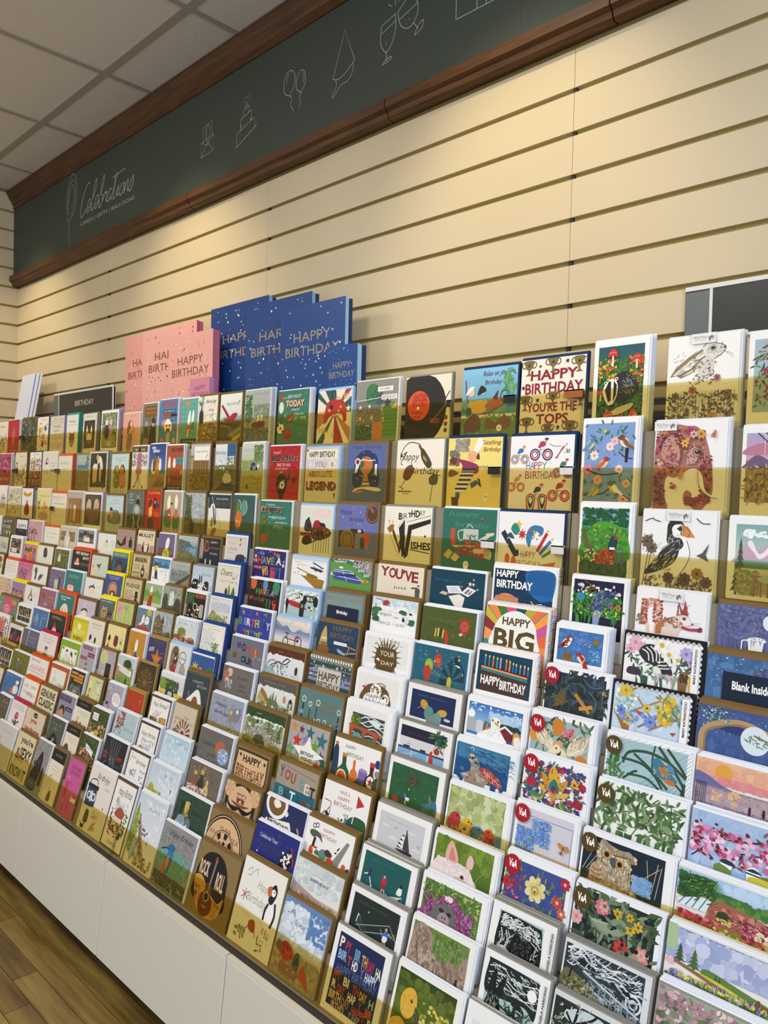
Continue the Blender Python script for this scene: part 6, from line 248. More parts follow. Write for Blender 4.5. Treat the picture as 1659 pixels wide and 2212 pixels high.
J19 w 5 -0.4373 0.1875 0.1507|painted farm card of a flower field and barn under a violet sky|g a9b4d9 7d8cc2 0 44 100 97;d b8c0e0,94a2d0,d9dcec,8a98c9 60 3 6 46 97 94 6 12;q a9c09a 0 60 0 97 8 97 8 60;n 3f5a34 12 40 10 32;n 4f6a3a 24 36 12 34;q 5f8040 30 40 36 48 60 40 97 26 97 20 40 30;q c9c44a 28 38 50 34 70 24 60 22 34 32;n 3f5538 42 36 3 10;n 3f5538 45 35 3 10;p a5603f 70 20 72 30 92 26 97 20 97 10 76 10;p 8f4f34 68 22 74 32 94 27 88 20;p b56a48 90 10 97 10 97 22 92 24;r 7a4030 74 30 76 36;p 8a6a44 4 46 97 10 97 4 20 34 4 40;d 7f78c4,5a5aa8,8f9ad0 130 5 6 2 80 26 1.6 3;d d9c83a,c9b02f,e6da5a 90 6 10 18 97 26 1.4 2.6;d 6a8a3f,4a6a34 70 7 2 2 97 18 2 3.6;d d98a4a,c9683a 14 9 50 3 90 16 1.6 2.6;q e0b8c8 2 36 4 46 8 44 7 34;j 5f5aa8,8f9ad0,a0a8dc 120 3 4 2 84 26 3 .8 80 30;j 4a6a34,7a9a4a 70 4 10 2 96 20 4 .6 70 30
K1 k 2 -3.2988 0.0742 0.1362|plain cream card edge at the far left of the eleventh tier|bg e0d4c0;q 26241f 60 14 66 30 90 26 90 12;t 887 70 70 50 6 THANK
K2 w 4 -3.1547 0.1634 0.1364|blue card of a woman in a white dress with handwriting|bg 3f70a8;i c0d4ea 30 88 40 8 Hi there;d 4a7ab2,38669c 20 3 4 4 96 96 6 11;q e9e4e0 66 8 64 40 76 52 90 48 92 20;e d9a888 80 62 6;q f0efe9 72 64 78 78 90 74 88 62;q a5583f 44 4 50 26 62 34 64 10;l d9a888 2.4 62 10 50 30;d c98a5a 6 5 50 6 90 16 2 4
K3 o 4 -2.9802 0.1375 0.1445|white card asking will you be mine in bright hand lettering, orange envelope|bg eee9e2;i d0605a 22 70 28 16 Will;i 4a6a80 70 70 30 16 you;i c9a04a 24 46 22 14 be;i 2f2f4a 56 42 40 20 mine;i e0a080 80 36 30 12 or;i 4a3a3a 70 10 50 14 mine?
K4 k 3 -2.8216 0.1450 0.1462|cream card GENUINE CLASSIC in bold black slab letters|bg d9cfae;T 2a261c 50 74 84 30 GENUINE;T 2a261c 50 36 84 32 CLASSIC
K5 w 5 -2.6619 0.1226 0.1543|grey purple card of a short haired head and two purple labels|bg 8a8ca0;r 4a2f5a 4 74 74 94;t cbbfd6 38 88 56 5 You're not old;t cbbfd6 38 80 44 5 you're a retro;r 22222c 50 44 92 58;t d9d9de 72 51 30 6 classic;q 2c2220 14 30 14 46 26 58 42 54 48 40 44 26;q c98a64 12 4 12 30 26 44 40 36 42 4;d 3a302e 12 3 20 40 44 56 2 4
K6 k 3 -2.5356 0.1143 0.1586|cream card with a black header band and a small red shirted figure|bg e3ddcb;r 1a1815 0 74 100 100;t 8a8a86 50 87 50 5 HAPPY BIRTHDAY;l 8a8478 .8 20 64 92 64;l 8a8478 .8 20 58 92 58;l 8a8478 .8 40 52 92 52;e d9b08a 30 36 7 10;q 2f2f34 16 4 20 22 34 26 44 6;q a5332c 44 4 48 26 56 30 60 6;l 444 1.2 24 30 10 10
K7 w 4 -2.4139 0.1162 0.1563|garden party photo card with a white speech bubble, upper of the pair|bg 3f4a2c;d 2f3a22,4f5f34,5f7040,38432a 70 3 3 40 97 97 5 9;d c9a060,b5502f,d9c4a0,6a3a24,8a9a50 70 4 3 3 97 50 3 6;r f0efec 14 60 46 84;t 555 30 76 24 6 HAPPY;t 555 30 68 24 6 LADIES;e d9a070 80 50 6;e d9a888 62 44 6;q c9a83a 40 14 44 30 60 30 62 14;q f2e6d0 20 6 26 20 40 22 40 6
K8 w 5 -2.2524 0.1328 0.1819|pale blue card of orange flowers in a brown pot|bg b0c4cc;t 889aa0 82 78 22 4 HAPPY;i 8a9aa4 74 58 44 12 Birthday;d b5452c,d9703a,8a2f2a,c9603a 60 3 10 54 44 98 2 4;f 4a5a34,6a7a44 24 4 12 34 46 80 5 10;q 7a4a28 12 14 12 28 24 34 42 26 42 12 26 6;c c9a060 1.6 14 24 28 20 42 22;q 3a3634 74 4 80 14 86 18 84 4;q 4a5a6a 46 4 50 10 60 6
K9 w 4 -2.1062 0.1168 0.1807|brown bordered Happy Birthday card of a green hillside and clouds|bg 4a3c34;r f0ede9 6 2 94 94;t aaa 50 88 36 2.6 WISHING YOU;i 4a443e 52 72 70 14 Happy Birthday;d b4b4b8,d4d4d8,c4c6cc 24 3 24 36 84 62 4 8;q 8f9a3c 10 6 14 34 28 44 44 32 64 20 86 14 86 6;d 7a8434,a5a84a,646f2c 40 4 12 8 60 38 3 5;d 8a94a0 14 6 50 22 86 34 3 5;d 5a5a3a 16 7 50 6 88 18 2 4
K10 w 6 -1.9562 0.1336 0.1786|pale sky blue card just for you with a sandy cove|g d9e6ea a5c6e0 0 20 100 98;t 5a6a78 74 84 38 5 JUST FOR YOU;d c4dae8,dfeaf0,b4d0e4 30 3 4 30 96 94 7 12;q e0ecee 6 4 10 26 40 30 60 20 80 14 96 4;q c4b0b0 56 8 60 22 74 30 92 26 94 10;d b09a98,d4c4c0 20 4 56 6 94 26 2 4;e f4f8fa 12 90 2 3
K11 w 5 -1.7887 0.1521 0.1421|brown grey card of gold topped champagne bottles and roses|bg 6f6558;d 7a7062,645a4e 40 3 3 3 97 97 5 9;q 8a5a4a 14 14 14 36 20 46 20 62 28 62 28 46 32 36 32 14;q 3f3626 34 14 34 42 40 54 40 74 48 74 48 54 52 42 52 14;q c9a85a 20 60 20 70 28 70 28 60;q c9a85a 40 68 40 80 48 80 48 68;q d9b870 56 14 56 30 60 40 60 56 66 56 66 40 70 30 70 14;d e8d8c8,c9a08a,f2e8de,b5806a 60 4 4 4 72 26 2.4 4.4;i 8a7f70 78 66 26 9 life;i 8a7f70 82 40 26 8 cheers;d f0e6d0 12 6 10 60 60 92 .8 1.6
K12 k 5 -1.6170 0.1432 0.1364|kraft card HAVE A on a brown top hat over a black moustache|bg 8a7550;q 2a231e 6 20 8 70 14 88 30 94 70 94 86 88 92 70 94 20 94 4 6 4;q d9b48c 10 20 12 70 18 84 32 90 68 90 82 84 88 70 90 20 90 4 10 4;o 2a231e 5 50 30 38;y d9b48c,c4a078 14 78 16 12;y d9b48c,c4a078 86 78 16 12;e d9b48c 50 30 35;p 7a4422 36 72 64 72 60 40 40 40;q 7a4422 24 42 36 32 50 30 64 32 76 42 50 38;T e9d9c0 50 63 24 13 HAVE;T e9d9c0 50 47 9 11 A;q 1c1c20 14 40 18 24 34 12 48 20 50 24 52 20 66 12 82 24 86 40 76 28 64 28 50 30 36 28 24 28;r 54662a 2 14 14 24;r 54662a 84 6 94 16
K13 w 1 -1.4466 0.1565 0.1434|navy card of a latte cup and a newspaper reading BIRTHDAY!|bg 26315a;e f0eeea 30 88 26 22;e 7a5a34 30 88 20 17;q f2ebe0 22 86 24 98 34 98 40 86 30 76;c f0eeea 4 48 76 58 74 54 66;p efece4 10 40 66 54 80 10 10 4;T 2f2a26 40 36 50 12 BIRTHDAY!;r 333 50 8 60 18;l 777 1 14 22 44 26;l 777 1 14 16 44 20;l c9a898 3 84 50 98 14;p 5a4a50 83 54 86 50 84 47
K14 k 5 -1.2842 0.1555 0.1415|white DIY card of a hammer and saw, HAPPY BIRTHDAY in crimson|bg f1efee;t a5303a 48 82 24 9 HAPPY;t a5303a 48 66 36 10 BIRTHDAY;o 444 1.4 16 82 3;o 444 1.4 22 86 3;q 5a5856 10 58 10 68 20 72 32 66 38 48 30 56 22 56 18 52;l 26242a 5 22 54 20 28;q c9502f 14 10 14 24 18 30 22 20 22 10;r c9502f 22 26 30 32;q 3f7a54 26 14 28 24 36 22 36 12;q 6a8a80 36 10 36 26 44 34 50 24 50 10;q 3f3d3c 46 30 52 38 62 30 60 22 50 20;p 8a8886 62 8 86 78 92 76 76 6;q d0602f 84 2 84 18 88 22 92 16 92 2;q 2a3a5a 92 2 94 14 99 16 99 2;q c94a34 52 10 56 22 66 16 64 6;l 222 2 70 46 74 56;l 222 2 66 38 70 40
K15 g 6 -1.1025 0.1564 0.1394|white bordered teal card of three tiny footballers|bg f0efee;r 1f5a5a 7 4 90 88;t 3a7474 40 72 40 4 HAPPY BIRTHDAY;q 2f3a6a 18 28 20 40 24 40 24 28;l e6e9e6 1.6 12 30 18 34;l e6e9e6 1.6 22 28 26 12;q c2303a 44 26 45 40 51 40 52 26;q a52832 45 16 45 26 51 26 50 14;e d9a888 48 44 2;l e6e9e6 1.4 47 14 46 6;l e6e9e6 1.4 50 14 52 6;q e9ecea 72 18 74 34 80 36 80 20;e 2a2624 78 40 2.4;l 222 1.6 74 18 72 8;l 222 1.6 78 18 76 6;l d0d9d6 1 60 4 82 16 90 -2;e e9ecea 27 8 1.6;e e9ecea 55 4 1.6;e 2a2a44 22 44 2
K16 w 5 -0.9305 0.1573 0.1417|white bordered photo of a purple tinted orangutan on grass|bg f1f0ee;r 5f7a3c 5 4 92 90;f 6a9038,93b55a,3f5f28,b0c97a,4f7030 160 3 6 40 91 88 4 8;f 557a30,7a9a48 60 5 60 6 91 50 4 8;q 9a4f84 4 4 8 22 22 36 32 60 44 74 54 72 62 56 70 34 88 10 90 4;d a8609a,8a3f74,b574a8,7a3a68 90 6 12 8 84 52 2.4 5;q 6f6668 24 4 22 26 32 46 46 54 58 44 62 22 58 4;d 7f7678,5c5456 26 7 26 10 58 46 3 5;e 3a3234 40 38 4 3;e 3a3234 50 36 4 3;q b0506a 34 8 36 24 48 28 54 14 52 4;e 2f2a2c 44 22 4 5;q dcd0d0 40 60 44 72 52 70 50 60;d e6dede 10 9 40 60 52 70 1.4 2.4;j c080b4,7a3a68,5a2a50 110 3 10 8 84 60 6 .7 100 60;q 6f6668 26 6 24 26 32 44 45 52 56 43 60 22 56 4;e 2f2a2c 38 36 4 2.4;e 2f2a2c 50 34 4 2.4;e 9a8e90 43 18 9 8;e 3a3234 41 22 1.2;e 3a3234 45 22 1.2;q b0506a 34 8 40 14 50 12 52 6
K17 g 6 -0.7740 0.1324 0.1514|white bordered black and white linocut style card of a dark hare leaping in a thicket|bg f0f0ef;r a9c6bb 12 6 82 88;q 1f2222 14 8 14 76 20 86 70 84 80 76 82 10 60 6;c dfe6e2 1.4 16 74 30 80 44 70 60 78 76 70;c dfe6e2 1.2 16 66 28 70 40 60;c dfe6e2 1.2 50 66 64 70 78 60;c dfe6e2 1.4 16 20 22 40 18 56;c dfe6e2 1.4 22 14 30 34 26 56;c dfe6e2 1.2 50 60 66 54 78 46;f dfe6e2,c4d0ca 40 3 44 46 80 78 3 6;d dfe6e2 40 4 18 62 44 82 1 2;q 3a3c3a 34 20 36 50 46 66 54 52 56 26;f 8a8f8a,555a56 40 5 36 22 56 58 3 6;q 141616 56 24 60 44 72 50 76 30 70 20;q dfe8e4 14 10 22 26 34 20 30 8;f 1f2222,9aa5a0 30 6 44 8 80 30 4 8;j dfe6e2 90 3 16 60 48 82 5 .8 30 40;j dfe6e2 60 4 50 58 78 80 5 .8 -30 40;j c4d0ca 60 5 15 8 40 50 6 .7 70 40;j dfe6e2,8a9590 70 6 44 8 76 44 4 .8 60 50;q 141616 36 20 38 48 46 58 54 48 64 56 70 46 66 22 52 14;j 6a726e 40 7 40 20 66 50 3 .6 80 40
K18 g 4 -0.6135 0.1528 0.1458|dark linocut style card of a train crossing a bridge with birds in a swirling sky|bg d9dce0;r 2f383c 2 2 93 93;c dfe4e8 2.2 4 84 20 92 34 78 26 62;c dfe4e8 2 8 74 22 82 34 70 50 74;c dfe4e8 2 36 86 54 78 70 84 90 72;c dfe4e8 1.8 46 62 64 68 78 56 92 60;c c4ccd2 1.6 40 56 60 60 80 44 92 48;c dfe4e8 1.6 56 80 70 72 90 82;o dfe4e8 2 84 40 8;o dfe4e8 1.6 84 40 4;o dfe4e8 2 14 82 6;q 1f262a 20 60 22 74 36 70 40 56;q 4a5a64 26 50 28 60 60 40 92 20 92 12 50 34;k 8a9aa4 9 1.2 30 12 90 40;l c9d2d8 1.4 26 56 92 22;q 6a6a48 2 6 4 46 20 44 46 24 50 4;d 8a8a60,4a4f34 30 3 4 6 44 40 2 4;p 141a1c 54 56 60 62 66 54 60 56;p 141a1c 70 52 78 58 82 48 76 50;q b8c4cc 40 30 54 24 50 20;q b8c4cc 58 12 66 6 60 4;l 1a1f20 2 10 30 12 52;f 8a8f6a,5a6048 30 5 30 4 70 18 4 8;d 9aa5ac 16 6 60 6 90 30 1.4 2.4;j dfe4e8,8a98a2 120 3 4 56 90 88 7 .9 20 40;j 8a9aa4,c9d2d8 80 4 30 10 90 50 5 .7 -20 30;j 8a8a60,c0c09a 60 5 4 4 40 38 4 .8 20 50;k 8a9aa4 9 1.2 30 12 90 40;l c9d2d8 1.4 26 56 92 22
K19 w 5 -0.4282 0.1979 0.1481|painted card of a pale pink rose garden at the bottom right corner|bg 8a8f80;g 7a8070 a5a09a 0 0 100 96;d c9a0a8,b58a94,dcc0c4,9a7480,e6d0d0,a8808c 220 3 2 20 98 95 1.8 3.6;d 6a7a54,5a6a48,8a9470 90 4 2 4 98 70 2 4;d 8ab0c9,a9c6d9 16 6 30 4 50 24 3 5;j 6a7a54,9aa080 60 3 4 20 97 92 5 .7 80 40
L1 w 2 -3.1376 0.1140 0.1367|dark olive card with faint chalk numerals at the far left of the twelfth tier|bg 56523f;i a5a08a 66 78 50 14 21st;i 8a8670 60 56 50 12 hooray;l c9c4b0 1.2 10 60 10 84
L2 m 4 -2.9874 0.1348 0.1413|white card of a single pink rose held by two leaves, crimson envelope|bg e6dedc;i 4a3f44 50 86 66 7 You're so lovely;i 4a3f44 52 76 70 7 and so am I birthday;q a5304a 40 34 38 50 48 62 58 54 58 38;q d96a84 44 42 46 54 54 52 54 42;q 4a4f40 46 4 44 24 50 34 56 24 54 4;q 5a6a50 28 20 36 30 46 14;q 5a6a50 74 30 62 30 54 14
L3 k 4 -2.8332 0.1605 0.1411|cream card you handsome in red letters under a small burger drawing|bg d6c8b0;q 2a2420 40 80 40 88 50 94 60 88 60 78 50 74;r d6c8b0 41 82 60 84;T a52f34 48 58 34 18 you;T a52f34 50 28 76 18 handsome;T a52f34 50 8 60 12 devil
L4 w 5 -2.6520 0.1162 0.1552|photo of a black and white dog with green lettering on grey|bg 4f5450;t 8ab54a 48 80 66 8 COVERED IN;t 8ab54a 48 66 44 8 WOOFS;q 1c1c1c 14 4 18 30 36 52 60 48 72 26 74 4;q e6e4e0 36 4 38 30 46 38 52 28 54 4;e 2a2a2a 44 10 6;d 2a2a2a,444 26 3 18 6 70 46 3 5;d 5a605a,484d48 20 4 4 54 96 96 6 11
L5 k 3 -2.5280 0.1003 0.1575|cream card with a black header band and a large dark hooded back|bg e3ddcb;r 1a1815 0 76 100 100;t 8a8a86 50 88 54 5 HAPPY BIRTHDAY;l 8a8478 .8 16 66 90 66;l 8a8478 .8 24 60 90 60;l 8a8478 .8 44 54 90 54;q 4a4548 4 4 8 30 22 44 38 40 50 20 54 4;q 6a6468 14 8 20 34 32 34 40 10
L6 w 5 -2.4044 0.1146 0.1533|photo card of a garden party crowd with a speech bubble, lower of the pair|bg 3a4429;d 2f3a22,4f5f34,5f7040,38432a 60 3 3 46 97 97 5 9;d c98a50,b5402f,d9c4a0,6a3a24,8a9a50,d96a4a 80 4 3 3 97 60 3 6;p f0efec 36 78 84 64 84 48 36 62;t 555 60 66 40 7 THE SHOW GIRLS;e d9a070 30 56 6;e d9a888 18 44 6;q b5342c 10 10 12 34 26 36 28 12
L7 w 4 -2.2421 0.1391 0.1823|black card of white fireworks and a pink star in neon lettering|bg 24272f;l 8a94a8 1 36 98 44 40;l 8a94a8 1 48 98 48 40;l 8a94a8 1 60 96 52 40;l 8a94a8 1 70 94 56 40;l 8a94a8 1 26 96 40 42;s c2506a 14 60 12;s 24272f 14 60 8;y e9eef4,24272f 40 22 16 16;e f4f6fa 40 22 4;T a5302f 76 62 30 9 HAPPY;t 5a6070 72 44 40 8 BIRTHDAY;t a5302f 82 12 20 8 LADS;d dfe4ee,c98a9a 30 3 6 4 94 60 .8 1.6
L8 w 3 -2.0966 0.1224 0.1839|brown bordered white card of a soft floral bouquet, script Birthday|bg 5a463c;r f0ede9 6 2 94 94;i 4a443e 64 76 44 12 Birthday;i 6a645e 26 82 20 6 Happy;d 9a9ab8,b8b8cc,7a7a9a 24 3 22 44 50 60 2 4;d 8a8aa8,a9a9c0,6a6a80 30 4 66 30 92 64 1.6 3;d c9b0b0,a59090,8a7a7a 30 5 20 10 60 34 3 5;q b5606a 16 16 18 28 24 24 24 14;d c9a0a0 6 6 10 70 20 92 1 2
L9 w 8 -1.9499 0.1412 0.1785|pale blue card Happy Birthday over green cliffs, small pink balloon|g d4dce6 c0cfe0 0 30 100 98;t 4a5260 70 82 40 5 HAPPY BIRTHDAY;d d0d9e4,e0e6ec 24 3 30 40 96 92 7 12;q a9a83c 2 20 6 50 16 56 30 44 46 30 70 14 90 4 4 4;d 8f943a,b8b84e,7a8034 40 4 4 6 56 46 3 6;q b0c4d4 56 6 66 18 90 12 96 4;d d9c9a8 14 5 50 4 80 12 2 4;e c2607a 86 58 2.4 4;d dfd05a 8 7 10 30 34 46 1 2
L10 w 2 -1.7831 0.1517 0.1442|dark green card of a bottle of champagne in an ice bucket|bg 2f4a3c;d 35523f,2a4436 30 3 3 3 97 97 6 12;r 1f2f28 16 40 36 76;q 4a5a34 24 34 24 56 30 72 38 72 42 56 40 34;q c9a04a 30 50 30 76 40 78 40 52;d e0c06a,a5803a 26 4 28 40 42 78 1.6 3;q 8a9aa4 12 10 14 34 24 40 34 38 36 12;d c0d4e0,7aa0c4,e9f0f4 50 5 10 4 56 24 2 4;q 6a7a84 38 24 42 38 52 36 54 20;i 2a4034 70 60 40 12 cheers
L11 k 5 -1.6124 0.1767 0.1421|kraft card of a half compass wheel reading ANOTHER YEAR|bg 8a744c;e 2a241e 42 10 48;o d9b48c 1.4 42 10 45;e d9b48c 42 10 42;t 7a4a28 20 46 26 12 ANO;t 7a4a28 42 60 28 13 THER;t 7a4a28 66 46 22 13 YEA;t 7a4a28 76 16 10 12 R;e 2a241e 42 10 27;y d9b48c,2a241e 42 10 24 16;o d9b48c 1.6 42 10 25;e d9b48c 42 10 16;y 2a241e,d9b48c 42 10 13 12;r 3a3c22 0 0 6 6
L12 w 4 -1.4352 0.1605 0.1679|royal blue card Celebrate your with a chequered racing flag|bg 26307a;t d9dcea 34 78 42 8 Celebrate Your;T 3a3560 44 62 56 10 BIRTHDAY;p 1f1f24 64 52 86 80 94 52 72 26;d f0efe9 26 4 68 36 90 70 2 2.8;l c23a3a 2 86 82 96 50;d 3f4a90,5a6ab0,8a5a3a 30 3 4 4 96 96 .8 1.6;e e9ecf4 14 46 1.4;q 1a1a24 44 6 50 14 64 12 70 4;d b07a3a 6 6 20 10 60 24 1.6 2.6;T 3a4a5a 56 90 8 8 +
L13 k 5 -1.2727 0.1516 0.1408|landscape card of a pale cloudy sky above a pebble beach, BIRTHDAY|g e4e6e6 c9d2d6 0 30 100 100;d f0f2f2,d0d8da,b8c4c8,dfe4e4 60 3 3 40 97 96 7 13;t a9b0b4 50 76 30 4 HAVE A GREAT;T 6a7074 54 64 40 7 BIRTHDAY;p b09a90 0 44 100 16 100 0 0 0;d c4ada0,94807a,d4c4bc,7a6a64,b5a098 170 4 2 2 98 26 1.4 3
L14 g 7 -1.0947 0.1577 0.1431|white bordered dark green card of a tennis court and tiny player in blue|bg f0efef;r 25302c 8 5 90 88;t 4a5650 44 74 50 4 HAPPY BIRTHDAY;l e6eae8 2.4 22 50 20 32;l 8a948f .8 22 50 44 14;l 8a948f .8 20 32 42 10;p 34403b 22 48 20 32 42 12 44 22;l 98a29d 1 20 26 76 58 90 34;l 98a29d 1 34 20 80 44;l 98a29d 1 62 44 72 22 90 4;q 3a70c4 68 34 70 44 76 44 76 34;e d9a888 72 48 2;q e6e9ec 68 24 69 34 76 34 74 24;l d9a888 1.6 70 24 68 12;l d9a888 1.6 73 24 74 12;l d9a888 1.4 76 42 82 38;e c9d04a 38 62 1.2;o 8a948f .8 85 42 2.4
L15 w 5 -0.9253 0.1524 0.1464|white bordered photo of four elephants from behind on grass|bg f1efea;r 6f8a44 4 4 92 94;d 64804a,86a054,557038 60 3 34 34 88 90 4 8;q a58f80 4 6 4 60 10 92 24 94 36 80 38 50 32 26 26 10 16 14;q a08a7c 82 4 78 30 84 64 92 70 92 4;q a9937f 34 6 34 30 42 46 52 44 58 28 56 6;q 9a8474 56 4 56 34 64 52 76 50 82 32 80 4;q b5a08c 30 36 34 52 44 50 50 40 40 34;d b09a8a,8f7a6c,bca898 70 4 6 10 34 88 2 5;d b09a88,8a7668 60 6 34 6 90 44 2 4;c 6a584c 1.4 12 60 18 36 22 18;c 6a584c 1.2 66 40 66 24 62 10;c 6a584c 1.2 46 36 46 20;q 2f2a26 20 4 24 20 30 16 28 4;q 332c28 78 4 80 30 83 30 84 4;r 5a6a34 4 4 92 6;j 7a685a,c4b09e 90 3 6 12 34 90 5 .5 90 40;j 7a685a,c4b09e 90 4 34 8 90 50 5 .5 90 40;j 55702f,9ab868 60 5 38 54 80 90 4 .7 80 30
L16 g 8 -0.7615 0.1327 0.1567|white bordered linocut style card of a sitting hare under a white moon|bg f0f0ef;r a9c6bb 8 5 86 90;q 222a2a 8 40 8 84 14 90 80 88 86 80 86 34 70 44 40 40;c dfe8e4 1.2 10 78 30 84 50 72 84 80;c dfe8e4 1.2 10 68 30 74 54 62 84 68;c dfe8e4 1.2 12 58 36 64 60 52 84 58;c dfe8e4 1 20 52 50 56 84 48;e f4f4f2 78 66 7;q 1c2020 10 4 12 30 18 44 28 44 34 30 38 10 30 2;q 1c2020 14 40 16 66 22 78 24 60 24 42;q 1c2020 24 40 30 62 38 74 36 54 32 40;c 98a29c 1 18 44 20 60 21 72;c 98a29c 1 28 44 32 58 36 68;f 6a706c,b5beb8 26 3 12 8 34 40 2 5;e c4a070 26 26 2.4;e 111 26 26 1.2;f 24302c,3a4a40 24 5 36 6 60 40 6 12;q 1f2624 50 40 58 46 66 42 70 36 60 36;n 24302c 56 20 10 26;k 24302c 8 1 60 4 84 14;j dfe8e4 90 3 10 52 84 88 8 .7 -14 20;e f4f4f2 78 66 7;q 1c2020 24 40 30 62 38 74 36 54 32 40;q 1c2020 14 40 16 66 22 78 24 60 24 42;j 6a706c,98a29c 40 4 14 8 32 40 4 .6 80 40;j 24302c,55625c 60 5 38 4 84 34 6 .9 80 30
L17 g 6 -0.6073 0.1564 0.1512|black linocut style card of trees, berries and pale leaves at the bottom edge|bg d4d9d6;r 2a302e 2 2 94 92;q c4d4d4 14 70 30 88 60 86 70 66 40 60;c 1a1e1c 3 20 30 26 60 30 92;c 1a1e1c 2.4 26 60 14 80 10 90;c 1a1e1c 2.4 27 64 44 80 50 90;f 6a7a58,8a9a78,4a5a44,a9b59a 60 4 4 4 92 60 6 12;e a99ac0 84 26 8;e 9a8ab5 78 14 7;e b0a4c9 90 14 6;c dfe6e2 1 6 40 30 44 50 36 90 44;j dfe6e2,9aa8a0 120 3 4 6 92 90 5 .8 40 60
M1 w 4 -3.0034 0.1704 0.1502|grey card of green pot plants and a pink candle, lowest tier far left|bg c9c6c2;t 999 50 84 56 4 CONGRATULATIONS;q 2c2a2a 6 40 4 62 14 66 18 44;r 5a8a3a 2 20 22 44;q d98aa0 28 44 30 66 34 66 34 44;l d9a0a8 1.6 26 40 28 70;f 3a4a34 10 3 2 50 22 76 6 10;T 3a3624 30 8 34 14 50!
M2 k 4 -2.8174 0.1552 0.1555|cream card you're SEXY & you know it in brown and black letters|bg d6cba4;T 3a3424 58 84 66 18 you're;T 26221a 66 58 60 24 SEXY;T 8a4a34 26 54 22 24 &;t 8a4a34 40 42 40 12 you;T 3a3424 50 16 86 24 KNOW IT
M3 w 5 -2.6686 0.1160 0.1670|black and white photo of a thoughtful gorilla|bg 8d8d8b;d a9a9a7,75757a,989896 50 3 3 50 97 97 6 11;q 1a1a1b 6 4 6 30 20 44 34 66 50 80 64 66 66 44 60 24 56 4;q 242425 40 40 44 64 56 66 60 48;d 38383a,2a2a2b 40 4 14 10 60 60 3 6;e 555 44 58 5;c 6a6a6c 1.4 36 60 48 64 58 58;q 2f2f30 70 20 74 50 84 48 86 20;r 3f5560 6 6 60 24;t 8a9aa0 30 15 40 4 HAPPY BIRTHDAY
M4 k 4 -2.5482 0.1001 0.1663|cream card with a black header band and an ear shaped line drawing|bg e3ddcb;r 1a1815 0 78 100 100;t 8a8a86 50 89 54 5 HAPPY BIRTHDAY;l 8a8478 .8 16 68 90 68;l 8a8478 .8 24 62 90 62;l 8a8478 .8 40 56 90 56;c 4a443c 2 14 20 22 44 38 50 46 36 40 20;c 8a8478 1.4 24 26 30 38 38 38;q 6a5f50 40 4 46 20 60 24 64 6
M5 k 5 -2.4159 0.1063 0.1680|bright pink card of orange and red cocktails in the lowest tier|bg c4589a;t 6a2f54 54 86 60 8 HAVE A BABE;t 6a2f54 54 76 62 8 HAPPY BIRTHDAY;r c23a4a 16 46 30 58;o 7a2f4a 1.4 44 54 8;l d9803a 3 46 40 44 52;l d9a03a 3 66 34 68 46;q c9304a 16 30 16 44 30 44 28 30;d e8a05a,d9506a 20 3 14 6 90 40 2 3;l 3a7a5a 3 30 6 34 28;l 8a2f3a 3 60 6 58 28;t e9c9d8 22 66 22 4 cheers
M6 w 6 -2.2438 0.1510 0.1888|cream card of a blue portable radio cassette, handwritten Birthday|bg e6dfd4;i 6a6258 58 84 50 12 Birthday;t a59a8a 80 72 20 4 LEGEND;q 27406f 6 40 8 66 40 68 46 44 42 38 10 36;e f0efe9 16 52 8;e 3a5a9a 16 52 5;e f0efe9 36 52 8;e 3a5a9a 36 52 5;r d9d6cc 22 44 30 60;c 2a2a34 2 8 66 14 76 36 78 44 66;r 1f2430 4 64 48 70;q d9d0d0 46 24 50 36 72 34 74 22;d 333,777 24 3 48 24 72 34 .8 1.6;s 222 82 44 3;q 5a4a3a 20 12 22 30 34 30 36 14;c 6a5a3a 2 10 10 20 6 32 12;l 8a6a3a 2.4 54 8 70 20;p b5a878 48 4 60 20 74 8;r 3a342c 14 2 28 8;d b5504a 6 5 10 76 94 92 1.4 2.2
M7 w 4 -2.0985 0.1266 0.1929|brown bordered Happy Birthday card of a red roofed cottage garden|bg 5a463c;r f0ede9 5 2 95 95;i 3f3a34 54 80 62 14 Happy Birthday;d c4ccd8,dfe4ea,b4bccc 20 3 24 54 80 70 4 8;d 5a6a3a,3f4f2c,7a8a4c 50 4 14 26 88 56 3 6;q d9d0bc 34 36 34 50 62 50 64 36;q a5523f 30 48 46 60 68 56 66 46;d a5303f,8a2434,c9505c 40 5 16 24 60 38 1.6 3;d 7a5a34,4a3a20 24 6 20 18 84 28 2 4;c 8a7a5a 1 30 12 50 10 66 12;t a59f90 48 8 40 3 COTTAGE;c 6a7a4a 1.4 24 64 30 72 36 64
M8 w 5 -1.9475 0.1426 0.1896|pale blue card Especially for you of a mountain railway viaduct|g e6eaec c4d2e2 0 20 100 98;t 4a5462 66 82 42 4 ESPECIALLY FOR YOU;d dfe6ec,f0f2f2,d0dae6 24 3 30 30 96 92 7 12;q 7a9a4a 2 20 2 60 8 84 16 60 20 20;d 5a7a38,c4c44a,86a04c 40 4 3 14 24 70 3 6;q 9a8078 20 60 26 64 50 34 76 6 66 4 44 24;d b59a8c,7a625c 30 5 24 14 68 58 2 4;q a5c0dc 16 10 18 34 26 36 30 12;q b4cae0 34 8 36 26 42 26 46 8;e 333c44 24 58 3 2;d b08a9a,8a9a5a,d0c890,6a7a44 60 6 30 3 96 20 2 4;c 4a4a3a 1 20 4 34 30 36 50
